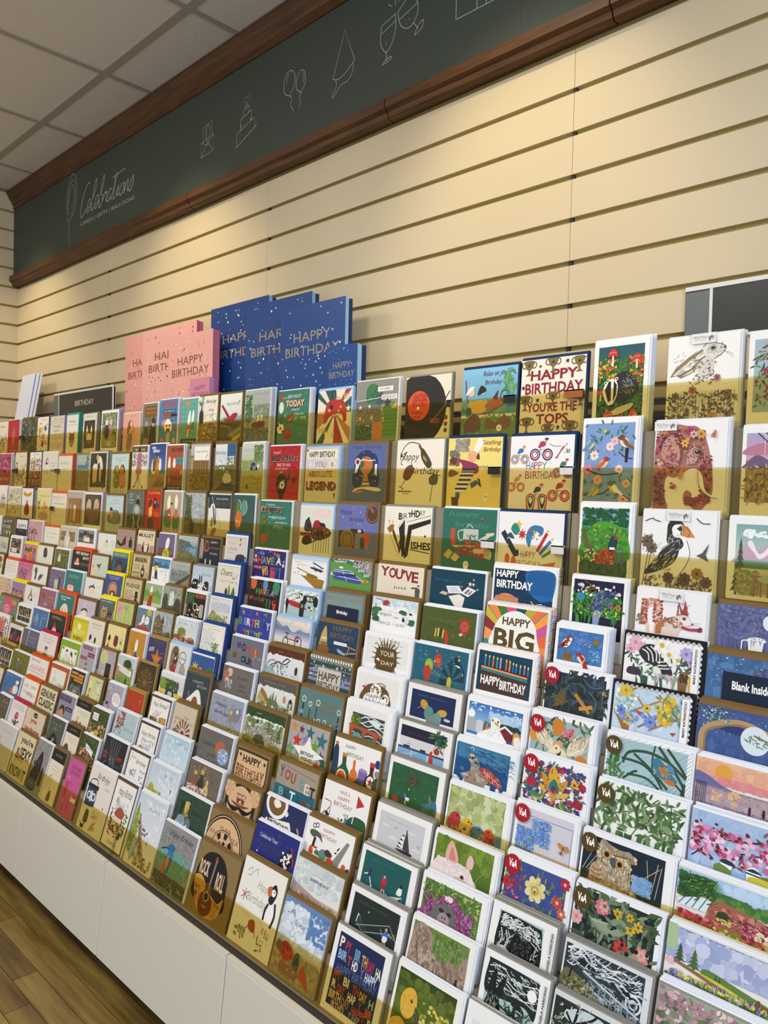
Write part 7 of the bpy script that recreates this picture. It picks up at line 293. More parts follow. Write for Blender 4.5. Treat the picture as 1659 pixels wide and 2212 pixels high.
M9 w 6 -1.7861 0.1619 0.1546|grey card of a blue kingfisher on teal watercolour, handwritten Happy Birthday|bg 8f9090;d 9a9b9b,848586 40 3 3 3 97 97 5 10;i 4f5352 58 86 66 12 Happy Birthday;d a5606a,6a8a5a,556,c98a8a 50 4 4 64 97 84 .8 2;q 6aa090 6 40 10 58 30 62 60 62 90 56 96 36 70 24 20 26;d 5a9a8c,7ab0a4,4a8a94,86b0b4 60 5 10 30 92 58 4 8;q 2f7ab0 30 24 28 44 34 60 44 62 46 46 42 26;q d98a4a 30 40 34 52 40 44 36 30;q 2a6aa8 26 60 34 70 46 68 44 60;l 333 2 26 62 10 56;q c46a3a 24 20 28 40 34 34 32 18;q 5a4030 26 4 28 20 34 20 36 4;d 6a6f4a,4f5a44,3f4a3a 50 6 4 2 97 22 4 8
M10 k 6 -1.6073 0.1692 0.1591|kraft card ROCK & ROLL on a black arch with an acoustic guitar|bg 8a744a;q 1f1e24 6 50 10 70 24 88 46 94 66 88 80 70 84 48 82 20 10 20;T e3c8a0 24 66 24 22 ROCK;T e3c8a0 66 58 20 26 ROLL;T b5402f 48 86 8 7 &;q c9963f 6 46 22 54 44 40 70 30 82 40 76 12 50 2 24 10;q 6a3a1c 30 8 28 28 36 36 36 46 44 50 52 44 52 34 60 26 58 10 44 2;l 8a8078 3.4 44 36 48 84;e 2a1c12 43 30 6;o d9b87a 1.4 43 30 6;r 9a8060 38 14 48 17;T 5a3a1a 16 36 16 6 TODAY IS;T 5a3a1a 70 26 16 6 YOUR DAY;h 6a4a1c 4 .7 12 16 28 32;h 6a4a1c 4 .7 60 8 74 22;d 4a3010 8 4 14 24 22 30 1.2 2
M11 k 5 -1.4304 0.1564 0.1832|white card of a puffin and red star, sketched Happy Birthday|bg eeece6;i a9a59c 56 74 30 12 Happy;i a9a59c 46 56 46 14 Birthday;l a5606a 1.6 10 52 24 62;l a5606a 1.6 16 50 18 64;l a5606a 1.6 10 60 24 54;c 8a9a88 1 12 84 20 90 22 82 14 80;c 8a9a88 1 26 86 34 92 34 84;q f4f3f0 70 38 68 58 76 72 86 70 88 50 84 36;q 25242a 70 66 72 80 80 86 86 78 82 66 76 62;e f4f3f0 78 76 5 5;e 222 79 77 1.2;q c9683a 68 70 64 78 72 82 74 72;c 25242a 4 72 62 68 52 68 42;c 25242a 4 86 66 90 52 86 38;l c9503a 2 74 34 72 28;l c9503a 2 80 34 80 28;f b5a8c0,9ab08a 20 4 66 20 90 30 3 6;q a5562c 42 24 40 32 50 36 56 30 54 22;e f4f4f0 44 38 2;e f4f4f0 50 38 2;c 8a4a24 1.4 40 26 34 20;c 8a4a24 1.4 56 26 60 18;d 8a8a78,a9a590 24 5 12 8 36 22 2 4;f 8a8a5a,6a7a4c 10 6 64 6 86 18 6 10;l c9c4ba .8 10 44 40 40;l c9c4ba .8 10 40 44 36
M12 k 6 -1.2710 0.1493 0.1551|painted card of a sky over sand with two red lobsters beside a pot|g c9d6e4 5f84bc 0 40 100 100;d e6ecf2,f2f5f7,c0d0e0,a9c0da 90 3 3 44 97 94 6 12;t 8a9ab0 44 72 24 6 BIRTHDAY;d 6a90c4,5a80b8 24 5 60 60 97 96 4 8;r a59a80 0 0 100 34;d b0a284,948868,c4b690,7a745c 90 4 3 3 97 36 5 10;q b03f34 14 30 20 44 36 42 44 30 30 22;d c25a4a,8a2f28 16 6 16 26 40 40 2 3;q 5a604a 46 20 46 34 54 40 60 30 58 18;q 3f4534 49 24 50 32 55 34 57 26;q b5562c 62 14 66 28 78 20 86 4 72 10;q 6a6a54 6 32 8 42 16 40 16 30;d 9a6a54 20 9 20 6 60 20 3 6
M13 g 7 -1.0982 0.1558 0.1594|navy card filled with repeated colourful HAPPY BIRTHDAY capitals|bg efeeee;r 1f2a52 8 8 90 93;T e9e6da 15 82 8 13 P;T a5424a 27 80 10 13 PY;T 7aa0c4 45 77 10 13 BIR;T d9a05a 58 75 10 13 TH;T b5303a 70 73 12 13 DAY;T e8e4c9 84 71 9 12 HA;T 8ab4dc 20 68 16 11 BIR;T c23a3a 33 66 8 11 T;T e9e6ee 44 64 10 11 HD;T 6a6a94 58 62 8 11 Y;T c4d0e0 74 60 20 11 HAPPY;t 5a6a90 50 52 72 11 HAPPY BIRTHDAY;T c2503a 18 44 12 10 PPY;T e6dcc0 36 42 10 10 BI;T b5404a 54 40 12 10 TH;T d9b05a 68 38 12 10 DAY;T 9ac0dc 83 36 8 10 H;T e0dcc4 16 33 8 10 R;T b0503a 30 31 14 10 DAY;T e6e2d0 50 29 14 10 HAP;T 8a6a4a 66 27 6 10 Y;T c2604a 82 25 12 10 BIR;T d9b87a 22 21 22 10 BIRTH;T a5824a 42 20 14 10 DAY;T b5503a 66 18 24 10 HAPPY;T e0d8c4 86 15 6 10 B;T c9a884 30 11 24 8 IRTHD;T 8a94a0 60 11 20 8 Y HAP
M14 w 6 -0.9237 0.1563 0.1593|white bordered photo of two yellow ducklings in a sunny meadow|bg f0efe9;r 4f5f24 4 4 92 95;g 7a8a30 33401c 4 4 92 95;d 5a6a28,6a7a2e,4c5a24 40 3 6 40 90 92 7 13;d c4b84a,d9cf74,a59a3a 60 4 46 40 90 74 1.6 3.2;d a8559a,c478b4 24 5 70 46 82 58 1.6 3;l 7a5a34 .8 76 50 74 24;q e2bd55 4 2 4 34 12 43 22 44 33 34 37 18 36 2;q dcae40 17 52 14 66 22 78 33 79 39 68 36 54 26 46;q e9cf7c 6 10 8 28 16 36 26 34 30 20 26 8;j f0da90,d0a544 60 6 6 6 32 38 4 .5 60 30;j eccb6a,caa03c 40 7 16 52 34 76 3 .5 90 60;e 1c1812 31 67 1.7 2;e fff 31.6 67.8 .5;p 4a463c 37 64 43 58 48 48 44 47 38 55;l 8a7a6a .5 38 60 46 49;q dfb450 44 2 46 20 54 26 68 20 70 2;q d9ac3e 49 26 48 38 54 45 62 44 67 34 64 24 56 20;j f0da90,caa03c 34 8 48 6 66 40 3 .5 80 50;e 1c1812 60 36 1.4 1.7;p 4a463c 63 33 67 26 66 20 61 21 60 28;p 5f7024 70 2 74 40 76 2;p 6f8030 80 2 88 34 86 2;p 5f7024 40 2 42 30 45 2
M15 g 6 -0.7642 0.1408 0.1651|pale grey pencil drawn card at the bottom edge beside the ducklings|bg efefee;r e2e2e2 10 6 84 84;d c4c8cc,aab0b6,d4d8da,b5babf 110 3 14 20 80 80 3 6;c 8a9096 1 20 60 40 72 60 60 78 66;c 8a9096 1 18 40 40 50 62 40 80 46
"""
# ---------------------------------------------------------------- helpers
LIN = {}
def lin(h):
    if h not in LIN:
        s = h if len(h) == 6 else ''.join(c * 2 for c in h)
        v = []
        for i in (0, 2, 4):
            c = int(s[i:i + 2], 16) / 255
            v.append(c / 12.92 if c <= .04045 else ((c + .055) / 1.055) ** 2.4)
        LIN[h] = (v[0], v[1], v[2], 1.0)
    return LIN[h]

def material(name, color=(.8, .8, .8), rough=.5, spec=.4, attr=False, metal=0.0, coat=0.0):
    m = bpy.data.materials.new(name); m.use_nodes = True
    nt = m.node_tree; b = nt.nodes['Principled BSDF']
    b.inputs['Base Color'].default_value = (*color, 1)
    b.inputs['Roughness'].default_value = rough
    b.inputs['Specular IOR Level'].default_value = spec
    b.inputs['Metallic'].default_value = metal
    b.inputs['Coat Weight'].default_value = coat
    b.inputs['Coat Roughness'].default_value = .08
    if attr:
        a = nt.nodes.new('ShaderNodeVertexColor'); a.layer_name = 'Col'
        nt.links.new(a.outputs['Color'], b.inputs['Base Color'])
    return m

def noise_tint(m, c1, c2, scale, detail=4, stretch=(1, 1, 1), bump=0.0, coords='Object'):
    nt = m.node_tree; b = nt.nodes['Principled BSDF']
    tc = nt.nodes.new('ShaderNodeTexCoord'); mp = nt.nodes.new('ShaderNodeMapping')
    mp.inputs['Scale'].default_value = stretch
    n = nt.nodes.new('ShaderNodeTexNoise'); n.inputs['Scale'].default_value = scale; n.inputs['Detail'].default_value = detail
    r = nt.nodes.new('ShaderNodeValToRGB')
    r.color_ramp.elements[0].color = (*c1, 1); r.color_ramp.elements[1].color = (*c2, 1)
    r.color_ramp.elements[0].position = .3; r.color_ramp.elements[1].position = .7
    nt.links.new(tc.outputs[coords], mp.inputs['Vector']); nt.links.new(mp.outputs['Vector'], n.inputs['Vector'])
    nt.links.new(n.outputs['Fac'], r.inputs['Fac']); nt.links.new(r.outputs['Color'], b.inputs['Base Color'])
    if bump:
        bp = nt.nodes.new('ShaderNodeBump'); bp.inputs['Strength'].default_value = bump; bp.inputs['Distance'].default_value = .002
        nt.links.new(n.outputs['Fac'], bp.inputs['Height']); nt.links.new(bp.outputs['Normal'], b.inputs['Normal'])
    return m

def clear_material(name, tint, gloss=.06, rough=.03):
    m = bpy.data.materials.new(name); m.use_nodes = True; nt = m.node_tree; nt.nodes.clear()
    o = nt.nodes.new('ShaderNodeOutputMaterial'); t = nt.nodes.new('ShaderNodeBsdfTransparent')
    g = nt.nodes.new('ShaderNodeBsdfGlossy'); mx = nt.nodes.new('ShaderNodeMixShader')
    t.inputs['Color'].default_value = (*tint, 1); g.inputs['Roughness'].default_value = rough
    mx.inputs['Fac'].default_value = gloss
    nt.links.new(t.outputs[0], mx.inputs[1]); nt.links.new(g.outputs[0], mx.inputs[2]); nt.links.new(mx.outputs[0], o.inputs['Surface'])
    return m

M = dict(
    card=material('card_print', rough=.42, spec=.35, attr=True),
    sleeve=material('card_in_clear_sleeve', rough=.3, spec=.5, attr=True, coat=.6),
    paper=material('coloured_paper', rough=.75, spec=.2, attr=True),
    tint=clear_material('amber_acrylic', (.90, .845, .63), .03),
    clear=clear_material('clear_acrylic', (.95, .95, .91), .04),
    tray=material('grey_beige_plastic', (.27, .235, .175), .4, .4),
    white=material('white_laminate', (.70, .665, .585), .4, .4),
    edge=material('cream_edging', (.74, .70, .58), .4, .4),
    dark=material('black_plastic', (.012, .012, .012), .4, .4),
    plinth=material('dark_plinth', (.05, .04, .03), .7, .2),
    slat=noise_tint(material('cream_slatwall', rough=.42, spec=.35), (.555, .462, .305), (.585, .488, .325), 3.0),
    back=material('slatwall_core', (.34, .27, .09), .8, .1),
    fascia=noise_tint(material('green_fascia', rough=.55, spec=.3), (.044, .055, .043), (.049, .061, .048), 2.0),
    chalk=material('pale_grey_print', (.34, .36, .33), .6, .2),
    timber=noise_tint(material('stained_timber', rough=.45, spec=.4), (.046, .017, .004), (.105, .041, .011), 6.0, 6, (1, 14, 14), .15),
    tile=noise_tint(material('ceiling_tile', rough=.95, spec=.1), (.66, .63, .58), (.72, .69, .64), 180.0, 2, (1, 1, 1), .35),
    grid=material('ceiling_grid_metal', (.37, .345, .295), .6, .2),
    sign=material('sign_charcoal', (.022, .022, .019), .35, .5),
    signgrey=material('sign_grey', (.11, .13, .135), .35, .5),
    signwhite=material('sign_white', (.68, .67, .66), .35, .5),
    gift=material('gift_bag_paper', rough=.4, spec=.4, attr=True),
)
C = bpy.context.scene.collection

def link(name, me, mat, parent=None, loc=None, rot=None):
    o = bpy.data.objects.new(name, me); C.objects.link(o)
    if mat is not None and me is not None and not me.materials: me.materials.append(mat)
    if parent: o.parent = parent
    if loc: o.location = loc
    if rot: o.rotation_euler = rot
    return o

def tag(o, label=None, cat=None, group=None, kind=None):
    if label: o['label'] = label
    if cat: o['category'] = cat
    if group: o['group'] = group
    if kind: o['kind'] = kind
    return o

class MB:                                     # polygons with a colour per corner
    def __init__(s): s.v = []; s.f = []; s.c = []
    def face(s, pts, cols):
        i = len(s.v); s.v.extend(pts); s.f.append(tuple(range(i, i + len(pts))))
        s.c.extend(cols if isinstance(cols, list) else [cols] * len(pts))
    def faces(s, pts, fs, col):
        i = len(s.v); s.v.extend(pts)
        for f in fs: s.f.append(tuple(i + k for k in f)); s.c.extend([col] * len(f))
    def box(s, x0, x1, y0, y1, z0, z1, col=(.8, .8, .8, 1), sh=(0, 0)):
        # sh: shift of the top face in x, y
        a, b = sh
        p = [(x0, y0, z0), (x1, y0, z0), (x1, y1, z0), (x0, y1, z0), (x0 + a, y0 + b, z1), (x1 + a, y0 + b, z1), (x1 + a, y1 + b, z1), (x0 + a, y1 + b, z1)]
        s.faces(p, [(0, 3, 2, 1), (4, 5, 6, 7), (0, 1, 5, 4), (1, 2, 6, 5), (2, 3, 7, 6), (3, 0, 4, 7)], col)
    def extrude_x(s, prof, x0, x1, col=(.8, .8, .8, 1)):      # closed y,z profile
        n = len(prof)
        p = [(x0, y, z) for y, z in prof] + [(x1, y, z) for y, z in prof]
        s.faces(p, [tuple(range(n)), tuple(range(2 * n - 1, n - 1, -1))] + [(i, n + i, n + (i + 1) % n, (i + 1) % n) for i in range(n)], col)
    def mesh(s, name, attr=True):
        me = bpy.data.meshes.new(name); me.from_pydata(s.v, [], s.f)
        if attr:
            ca = me.color_attributes.new('Col', 'FLOAT_COLOR', 'CORNER')
            ca.data.foreach_set('color', [x for c in s.c for x in c])
        me.update(); return me

def bevel(o, w=.002, seg=1):
    b = o.modifiers.new('Bevel', 'BEVEL'); b.width = w; b.segments = seg; b.limit_method = 'ANGLE'
    return o

TXT = {}
def text_shape(body, bold):
    k = (body, bold)
    if k not in TXT:
        cu = bpy.data.curves.new('lettering', 'FONT'); cu.body = body; cu.resolution_u = 2; cu.fill_mode = 'FRONT'
        cu.offset = .032 if bold else 0.0
        ob = bpy.data.objects.new('lettering', cu); me = bpy.data.meshes.new_from_object(ob)
        vs = [(v.co.x, v.co.y) for v in me.vertices]; fs = [tuple(p.vertices) for p in me.polygons]
        bpy.data.objects.remove(ob); bpy.data.curves.remove(cu); bpy.data.meshes.remove(me)
        xs = [v[0] for v in vs] or [0, 1]; ys = [v[1] for v in vs] or [0, 1]
        TXT[k] = (vs, fs, min(xs), max(xs), min(ys), max(ys))
    return TXT[k]

def smooth(p, closed, n=5):
    out = []; L = len(p)
    for i in range(L if closed else L - 1):
        g = (lambda j: p[j % L]) if closed else (lambda j: p[max(0, min(L - 1, j))])
        a, b, c, d = g(i - 1), g(i), g(i + 1), g(i + 2)
        for k in range(n):
            t = k / n; q = []
            for m in (0, 1):
                q.append(.5 * (2 * b[m] + (c[m] - a[m]) * t + (2 * a[m] - 5 * b[m] + 4 * c[m] - d[m]) * t * t + (3 * b[m] - a[m] - 3 * c[m] + d[m]) * t ** 3))
            out.append(tuple(q))
    if not closed: out.append(p[-1])
    return out

class Art:                                     # flat print on a front of w x h (front faces -y)
    def __init__(s, mb, w, h, x0=0.0, z0=0.0, y=0.0, step=5e-6, clamp=True, foot=0.0):
        # foot: plain strip below the picture, where its lowest edge runs on to the card's foot
        s.mb, s.w, s.h, s.x0, s.z0, s.y, s.step, s.cl = mb, w, h - foot, x0, z0 + foot, y, step, clamp; s.k = 1; s.ar = w / s.h; s.foot = foot
    def pt(s, u, v):
        if s.cl: u = min(100, max(0, u)); v = min(100, max(0, v))
        z = s.z0 + v * s.h / 100
        if s.foot and v < 4: z -= s.foot * (1 - max(0, v) / 4)
        return (s.x0 + u * s.w / 100, s.y - s.k * s.step, z)
    def poly(s, p, col):
        s.k += 1; s.mb.face([s.pt(u, v) for u, v in p], col)
    def ell(s, col, x, y, rx, ry, rot=0, n=None):
        n = n or (8 if rx < 3 else 14 if rx < 12 else 26)
        ca, sa = math.cos(rot), math.sin(rot); p = []
        for i in range(n):
            t = 2 * math.pi * i / n; a, b = rx * math.cos(t), ry * math.sin(t)
            p.append((x + a * ca - b * sa, y + (a * sa + b * ca) * s.ar))
        s.poly(p, col)
    def stroke(s, col, wd, p):
        q = [(x, y / s.ar) for x, y in p]; wd /= 2; s.k += 1
        lo, hi = [], []
        for i, (x, y) in enumerate(q):
            a = q[max(0, i - 1)]; b = q[min(len(q) - 1, i + 1)]
            dx, dy = b[0] - a[0], b[1] - a[1]; d = math.hypot(dx, dy) or 1
            nx, ny = -dy / d * wd, dx / d * wd
            lo.append(s.pt(x - nx, (y - ny) * s.ar)); hi.append(s.pt(x + nx, (y + ny) * s.ar))
        n = len(q); s.mb.faces(lo + hi, [(i, i + 1, n + i + 1, n + i) for i in range(n - 1)], col)
    def ring(s, col, wd, x, y, r):
        if r <= 0: return
        n = 20 if r < 20 else 40
        s.stroke(col, wd, [(x + r * math.cos(2 * math.pi * i / n), y + r * s.ar * math.sin(2 * math.pi * i / n)) for i in range(n + 1)])
    def text(s, kind, col, x, y, w, h, body):
        vs, fs, xa, xb, ya, yb = text_shape(body, kind == 'T')
        if not vs: return
        sx = w / max(.01, xb - xa); sy = h / max(.01, yb - ya); s.k += 2
        sh = .28 if kind == 'i' else 0
        s.mb.faces([s.pt(x + (vx - (xa + xb) / 2) * sx + sh * (vy - (ya + yb) / 2) * sy / s.ar, y + (vy - (ya + yb) / 2) * sy) for vx, vy in vs], fs, col)
    def leaf(s, col, x, y, ln, ang, fat=.27):
        ca, sa = math.cos(ang), math.sin(ang)
        p = [(0, 0), (.3, fat * .5), (.65, fat * .42), (1, 0), (.65, -fat * .42), (.3, -fat * .5)]
        s.poly([(x + ln * (a * ca - b * sa), y + ln * (a * sa + b * ca) * s.ar) for a, b in p], col)
    def star(s, col, x, y, r, n=5):
        s.poly([(x + (r if i % 2 == 0 else r * .42) * math.sin(math.pi * i / n), y + (r if i % 2 == 0 else r * .42) * math.cos(math.pi * i / n) * s.ar) for i in range(2 * n)], col)
    def flower(s, pc, cc, x, y, rx, ry=None):
        n = 6 if rx < 8 else 8; r = rx; d = (pc[0] * .8, pc[1] * .78, pc[2] * .8, 1)
        for i in range(n):
            t = 2 * math.pi * i / n + x
            s.ell(pc if i % 2 else tuple(.5 * a + .5 * b for a, b in zip(pc, d)), x + .58 * r * math.cos(t), y + .58 * r * math.sin(t) * s.ar, .42 * r, .3 * r, t, 8)
        s.ell(cc, x, y, r * .28, r * .28)
    def run(s, src):
        for cmd in src.split(';'):
            a = cmd.split()
            if a: s.op(a)
    def op(s, a):
        o = a[0]
        if o in ('t', 'T', 'i'):
            f = [float(x) for x in a[2:6]]; return s.text(o, lin(a[1]), *f, ' '.join(a[6:]))
        if o == 'bg': return s.poly([(0, 0), (100, 0), (100, 100), (0, 100)], lin(a[1]))
        cols = [lin(c) for c in a[1].split(',')]; c = cols[0]
        if o == 'g':
            c2 = lin(a[2]); x0, y0, x1, y1 = map(float, a[3:7]); s.k += 1
            s.mb.face([s.pt(x0, y0), s.pt(x1, y0), s.pt(x1, y1), s.pt(x0, y1)], [c, c, c2, c2]); return
        if o == 'w':
            return s.flower(c, lin(a[2]), *[float(x) for x in a[3:6]])
        if o == 'v':
            return s.bird(c, lin(a[2]), lin(a[3]), *[float(x) for x in a[4:8]])
        f = [float(x) for x in a[2:]]
        if o == 'r':
            if f[2] > f[0] and f[3] > f[1]: s.poly([(f[0], f[1]), (f[2], f[1]), (f[2], f[3]), (f[0], f[3])], c)
        elif o == 'e':
            if f[2] > 0: s.ell(c, f[0], f[1], f[2], f[3] if len(f) > 3 else f[2], math.radians(f[4]) if len(f) > 4 else 0)
        elif o == 'p': s.poly(list(zip(f[0::2], f[1::2])), c)
        elif o == 'q': s.poly(smooth(list(zip(f[0::2], f[1::2])), True), c)
        elif o == 'l': s.stroke(c, f[0], list(zip(f[1::2], f[2::2])))
        elif o == 'c': s.stroke(c, f[0], smooth(list(zip(f[1::2], f[2::2])), False))
        elif o == 's': s.star(c, f[0], f[1], f[2], int(f[3]) if len(f) > 3 else 5)
        elif o == 'o': s.ring(c, *f[:4])
        elif o in ('d', 'f'):
            R = random.Random(int(f[1]) * 97 + int(f[0]))
            big = o == 'd' and f[6] >= 2.4
            if o == 'd' and f[6] >= 3 and len(cols) > 1:           # broad background washes stay soft
                mean = [sum(q[m] for q in cols) / len(cols) for m in (0, 1, 2)]
                cols = [tuple(.5 * q[m] + .5 * mean[m] for m in (0, 1, 2)) + (1,) for q in cols]
            for _ in range(int(f[0] * (2.6 if big else 1.5 if o == 'f' and f[6] >= 8 else 1))):
                x, y = R.uniform(f[2], f[4]), R.uniform(f[3], f[5]); r = R.uniform(f[6], f[7]) * (.6 if big else 1); cc = cols[R.randrange(len(cols))]
                jt = R.uniform(.92, 1.07) if big else R.uniform(.84, 1.12); cc = (min(1, cc[0] * jt), min(1, cc[1] * jt), min(1, cc[2] * jt), 1)
                if o == 'f': s.leaf(cc, x, y, min(r, 14) if r < 20 else r, R.uniform(0, 6.28))
                else:
                    x = min(max(x, f[2] + r * .6), f[4] - r * .6) if f[4] - f[2] > 2 * r else x
                    y = min(max(y, f[3] + r * .6 * s.ar), f[5] - r * .6 * s.ar) if f[5] - f[3] > 2 * r else y
                    n = 6 if r < 2.2 else 9; t0 = R.uniform(0, 6)
                    s.poly([(x + r * R.uniform(.7, 1.05) * math.cos(t0 + 6.2832 * i / n), y + r * R.uniform(.55, .95) * math.sin(t0 + 6.2832 * i / n) * s.ar) for i in range(n)], cc)
        elif o == 'j':                             # short curved strokes: n seed box length width angle spread
            R = random.Random(int(f[1]) * 31 + int(f[0]))
            for _ in range(int(f[0])):
                x, y = R.uniform(f[2], f[4]), R.uniform(f[3], f[5]); t0 = math.radians(f[8] + R.uniform(-f[9], f[9])); L = f[6] * R.uniform(.6, 1.3); b = R.uniform(-.2, .2) * L
                dx, dy = math.cos(t0), math.sin(t0)
                s.stroke(cols[R.randrange(len(cols))], f[7], [(x, y), (x + dx * L / 2 - dy * b, y + (dy * L / 2 + dx * b) * s.ar), (x + dx * L, y + dy * L * s.ar)])
        elif o in ('h', 'k'):
            n = int(f[0])
            for i in range(n):
                t = (i + .5) / n
                if o == 'h': y = f[3] + (f[5] - f[3]) * t; s.stroke(c, f[1], [(f[2], y), (f[4], y)])
                else: x = f[2] + (f[4] - f[2]) * t; s.stroke(c, f[1], [(x, f[3]), (x, f[5])])
        elif o == 'z1':
            n = int(f[0])
            for i in range(n):
                y = f[3] + (f[5] - f[3]) * (i + .5) / n
                s.stroke(c, f[1], [(f[2] + (f[4] - f[2]) * j / 16, y + (2 if j % 2 else -2)) for j in range(17)])
        elif o == 'x9':
            n = int(f[0])
            for i in range(n):
                x = -90 + 190 * (i + .5) / n
                a0, a1 = max(0, -x), min(100, 100 - x)
                if a1 > a0: s.stroke(c, f[1], [(x + a0, a0), (x + a1, a1)])
        elif o == 'y':
            cx, cy, r, n = f[0], f[1], f[2], int(f[3])
            for i in range(n):
                t0, t1 = 6.28319 * i / n, 6.28319 * (i + 1) / n
                s.poly([(cx, cy), (cx + r * math.cos(t0), cy + r * math.sin(t0) * s.ar), (cx + r * math.cos(t1), cy + r * math.sin(t1) * s.ar)], cols[i % len(cols)])
        elif o == 'n':
            x, y, w, h = f[:4]
            s.stroke((.06, .035, .02, 1), w * .12, [(x, y), (x, y + h * .3)])
            for i in range(4):
                b = y + h * (.1 + .2 * i); ww = w * .5 * (1 - .2 * i)
                s.poly([(x - ww, b), (x - ww * .5, b + h * .05), (x, b), (x + ww * .5, b + h * .05), (x + ww, b), (x, b + h * .34)], c)
        elif o == 'z':
            x, y, w, h = f[:4]
            s.poly([(x - w * .12, y - h), (x + w * .12, y - h), (x + w * .08, y), (x - w * .08, y)], lin('e9dcc0'))
            s.poly(smooth([(x - w * .5, y - h * .1), (x - w * .3, y + h * .45), (x, y + h * .65), (x + w * .3, y + h * .45), (x + w * .5, y - h * .1), (x, y)], True), c)
            for dx in (-.25, 0, .22): s.ell(lin('f2e2d0'), x + dx * w, y + h * .3, w * .05, w * .05)
        elif o == 'u':
            x, y, r = f[:3]
            s.ring(c, r * .16, x - r * .62, y + r * .25, r * .34); s.ring(c, r * .16, x + r * .62, y + r * .25, r * .34)
            s.poly(smooth([(x - r * .6, y + r * .7), (x + r * .6, y + r * .7), (x + r * .5, y), (x, y - r * .4), (x - r * .5, y)], True), c)
            s.poly([(x - r * .12, y - r * .3), (x + r * .12, y - r * .3), (x + r * .12, y - r * .7), (x + r * .45, y - r), (x - r * .45, y - r), (x - r * .12, y - r * .7)], c)
            s.star(lin('2f2a20'), x, y + r * .2, r * .26)
        elif o == 'a':
            x, y, r = f[:3]; k = cols[-1]
            s.ring(k, r * .12, x - r * .55, y - r * .45, r * .4); s.ring(k, r * .12, x + r * .55, y - r * .45, r * .4)
            s.ring(c, r * .1, x - r * .55, y - r * .45, r * .24); s.ring(c, r * .1, x + r * .55, y - r * .45, r * .24)
            s.stroke(lin('777'), r * .06, [(x - r * .55, y - r * .45), (x - r * .1, y), (x + r * .5, y - r * .05), (x, y - r * .5), (x - r * .1, y)])
            s.poly(smooth([(x - r * .3, y + r * .1), (x - r * .1, y + r * .6), (x + r * .3, y + r * .6), (x + r * .35, y + r * .3), (x, y + r * .15)], True), c)
            s.ell(lin('e0b090'), x + r * .4, y + r * .72, r * .16, r * .16); s.ell(k, x + r * .42, y + r * .82, r * .18, r * .1)
    def bird(s, hd, wg, bl, x, y, L, d):
        d = 1 if d > 0 else -1; A = s.ar
        s.poly([(x - d * .3 * L, y - .1 * L * A), (x - d * .75 * L, y - .5 * L * A), (x - d * .6 * L, y - .58 * L * A), (x - d * .1 * L, y - .28 * L * A)], wg)
        s.ell(bl, x, y - .08 * L * A, .42 * L, .3 * L, d * .7)
        s.ell(wg, x - d * .12 * L, y - .12 * L * A, .36 * L, .17 * L, d * .85)
        s.ell(hd, x + d * .2 * L, y + .24 * L * A, .22 * L, .2 * L)
        s.poly([(x + d * .38 * L, y + .3 * L * A), (x + d * .56 * L, y + .24 * L * A), (x + d * .38 * L, y + .2 * L * A)], lin('4a3a24'))
        s.ell(lin('111'), x + d * .26 * L, y + .28 * L * A, .035 * L, .035 * L, 0, 8)

# ---------------------------------------------------------------- room shell
E = EYE
wall = link('wall_back', None, None); tag(wall, kind='structure')
mb = MB(); mb.box(-4.55, .9, 1.625, 1.7, 0, E + 1.56); link('wall_core', mb.mesh('wall_core', False), M['back'], wall)
SHEETS = [-4.45, -3.385, -2.203, -1.018, .17, .9]
GROOVES = [.0405 + .1 * k for k in range(1, 11)]
def board(z0, z1, x0, x1, parent, left=False, ya=None, yb=None):
    m = MB()
    if left: m.extrude_x([(0, 0), (1, 0), (1, 1), (0, 1)], 0, 1); m = MB(); m.box(-4.462, -4.45, ya, yb, z0, z1)
    else: m.box(x0, x1, 1.613, 1.625, z0, z1)
    link('slat_board', m.mesh('slat_board', False), M['slat'], parent)
for k in range(len(GROOVES)):
    z0 = GROOVES[k] + .006; z1 = (GROOVES[k + 1] - .006) if k + 1 < len(GROOVES) else 1.12
    for x0, x1 in zip(SHEETS, SHEETS[1:]): board(E + z0, E + z1, x0 + (.0006 if x0 > -4.4 else 0), x1 - .0006, wall)
mb = MB(); mb.box(-4.45, .9, 1.613, 1.625, 0, E + .135); link('lower_panel', mb.mesh('lower_panel', False), M['slat'], wall)
mb = MB()                                                # dark bracket slots where the sheets meet
for x in SHEETS[1:5]:
    for z in GROOVES[1:9]: mb.box(x - .004, x + .004, 1.618, 1.6249, E + z - .0058, E + z + .0058)
link('slot_notch', mb.mesh('slot_notch', False), M['dark'], wall)
wl = link('wall_left', None, None); tag(wl, kind='structure')
mb = MB(); mb.box(-4.55, -4.462, -2.4, 1.625, 0, E + 1.56); link('wall_core', mb.mesh('wall_core', False), M['back'], wl)
for k in range(15):
    z0 = .0405 + .1 * k + .006; board(E + z0, E + min(z0 + .088, 1.545), 0, 0, wl, True, -2.4, 1.613)
mb = MB(); mb.box(-4.462, -4.45, -2.4, 1.613, 0, E + .035); link('lower_panel', mb.mesh('lower_panel', False), M['slat'], wl)

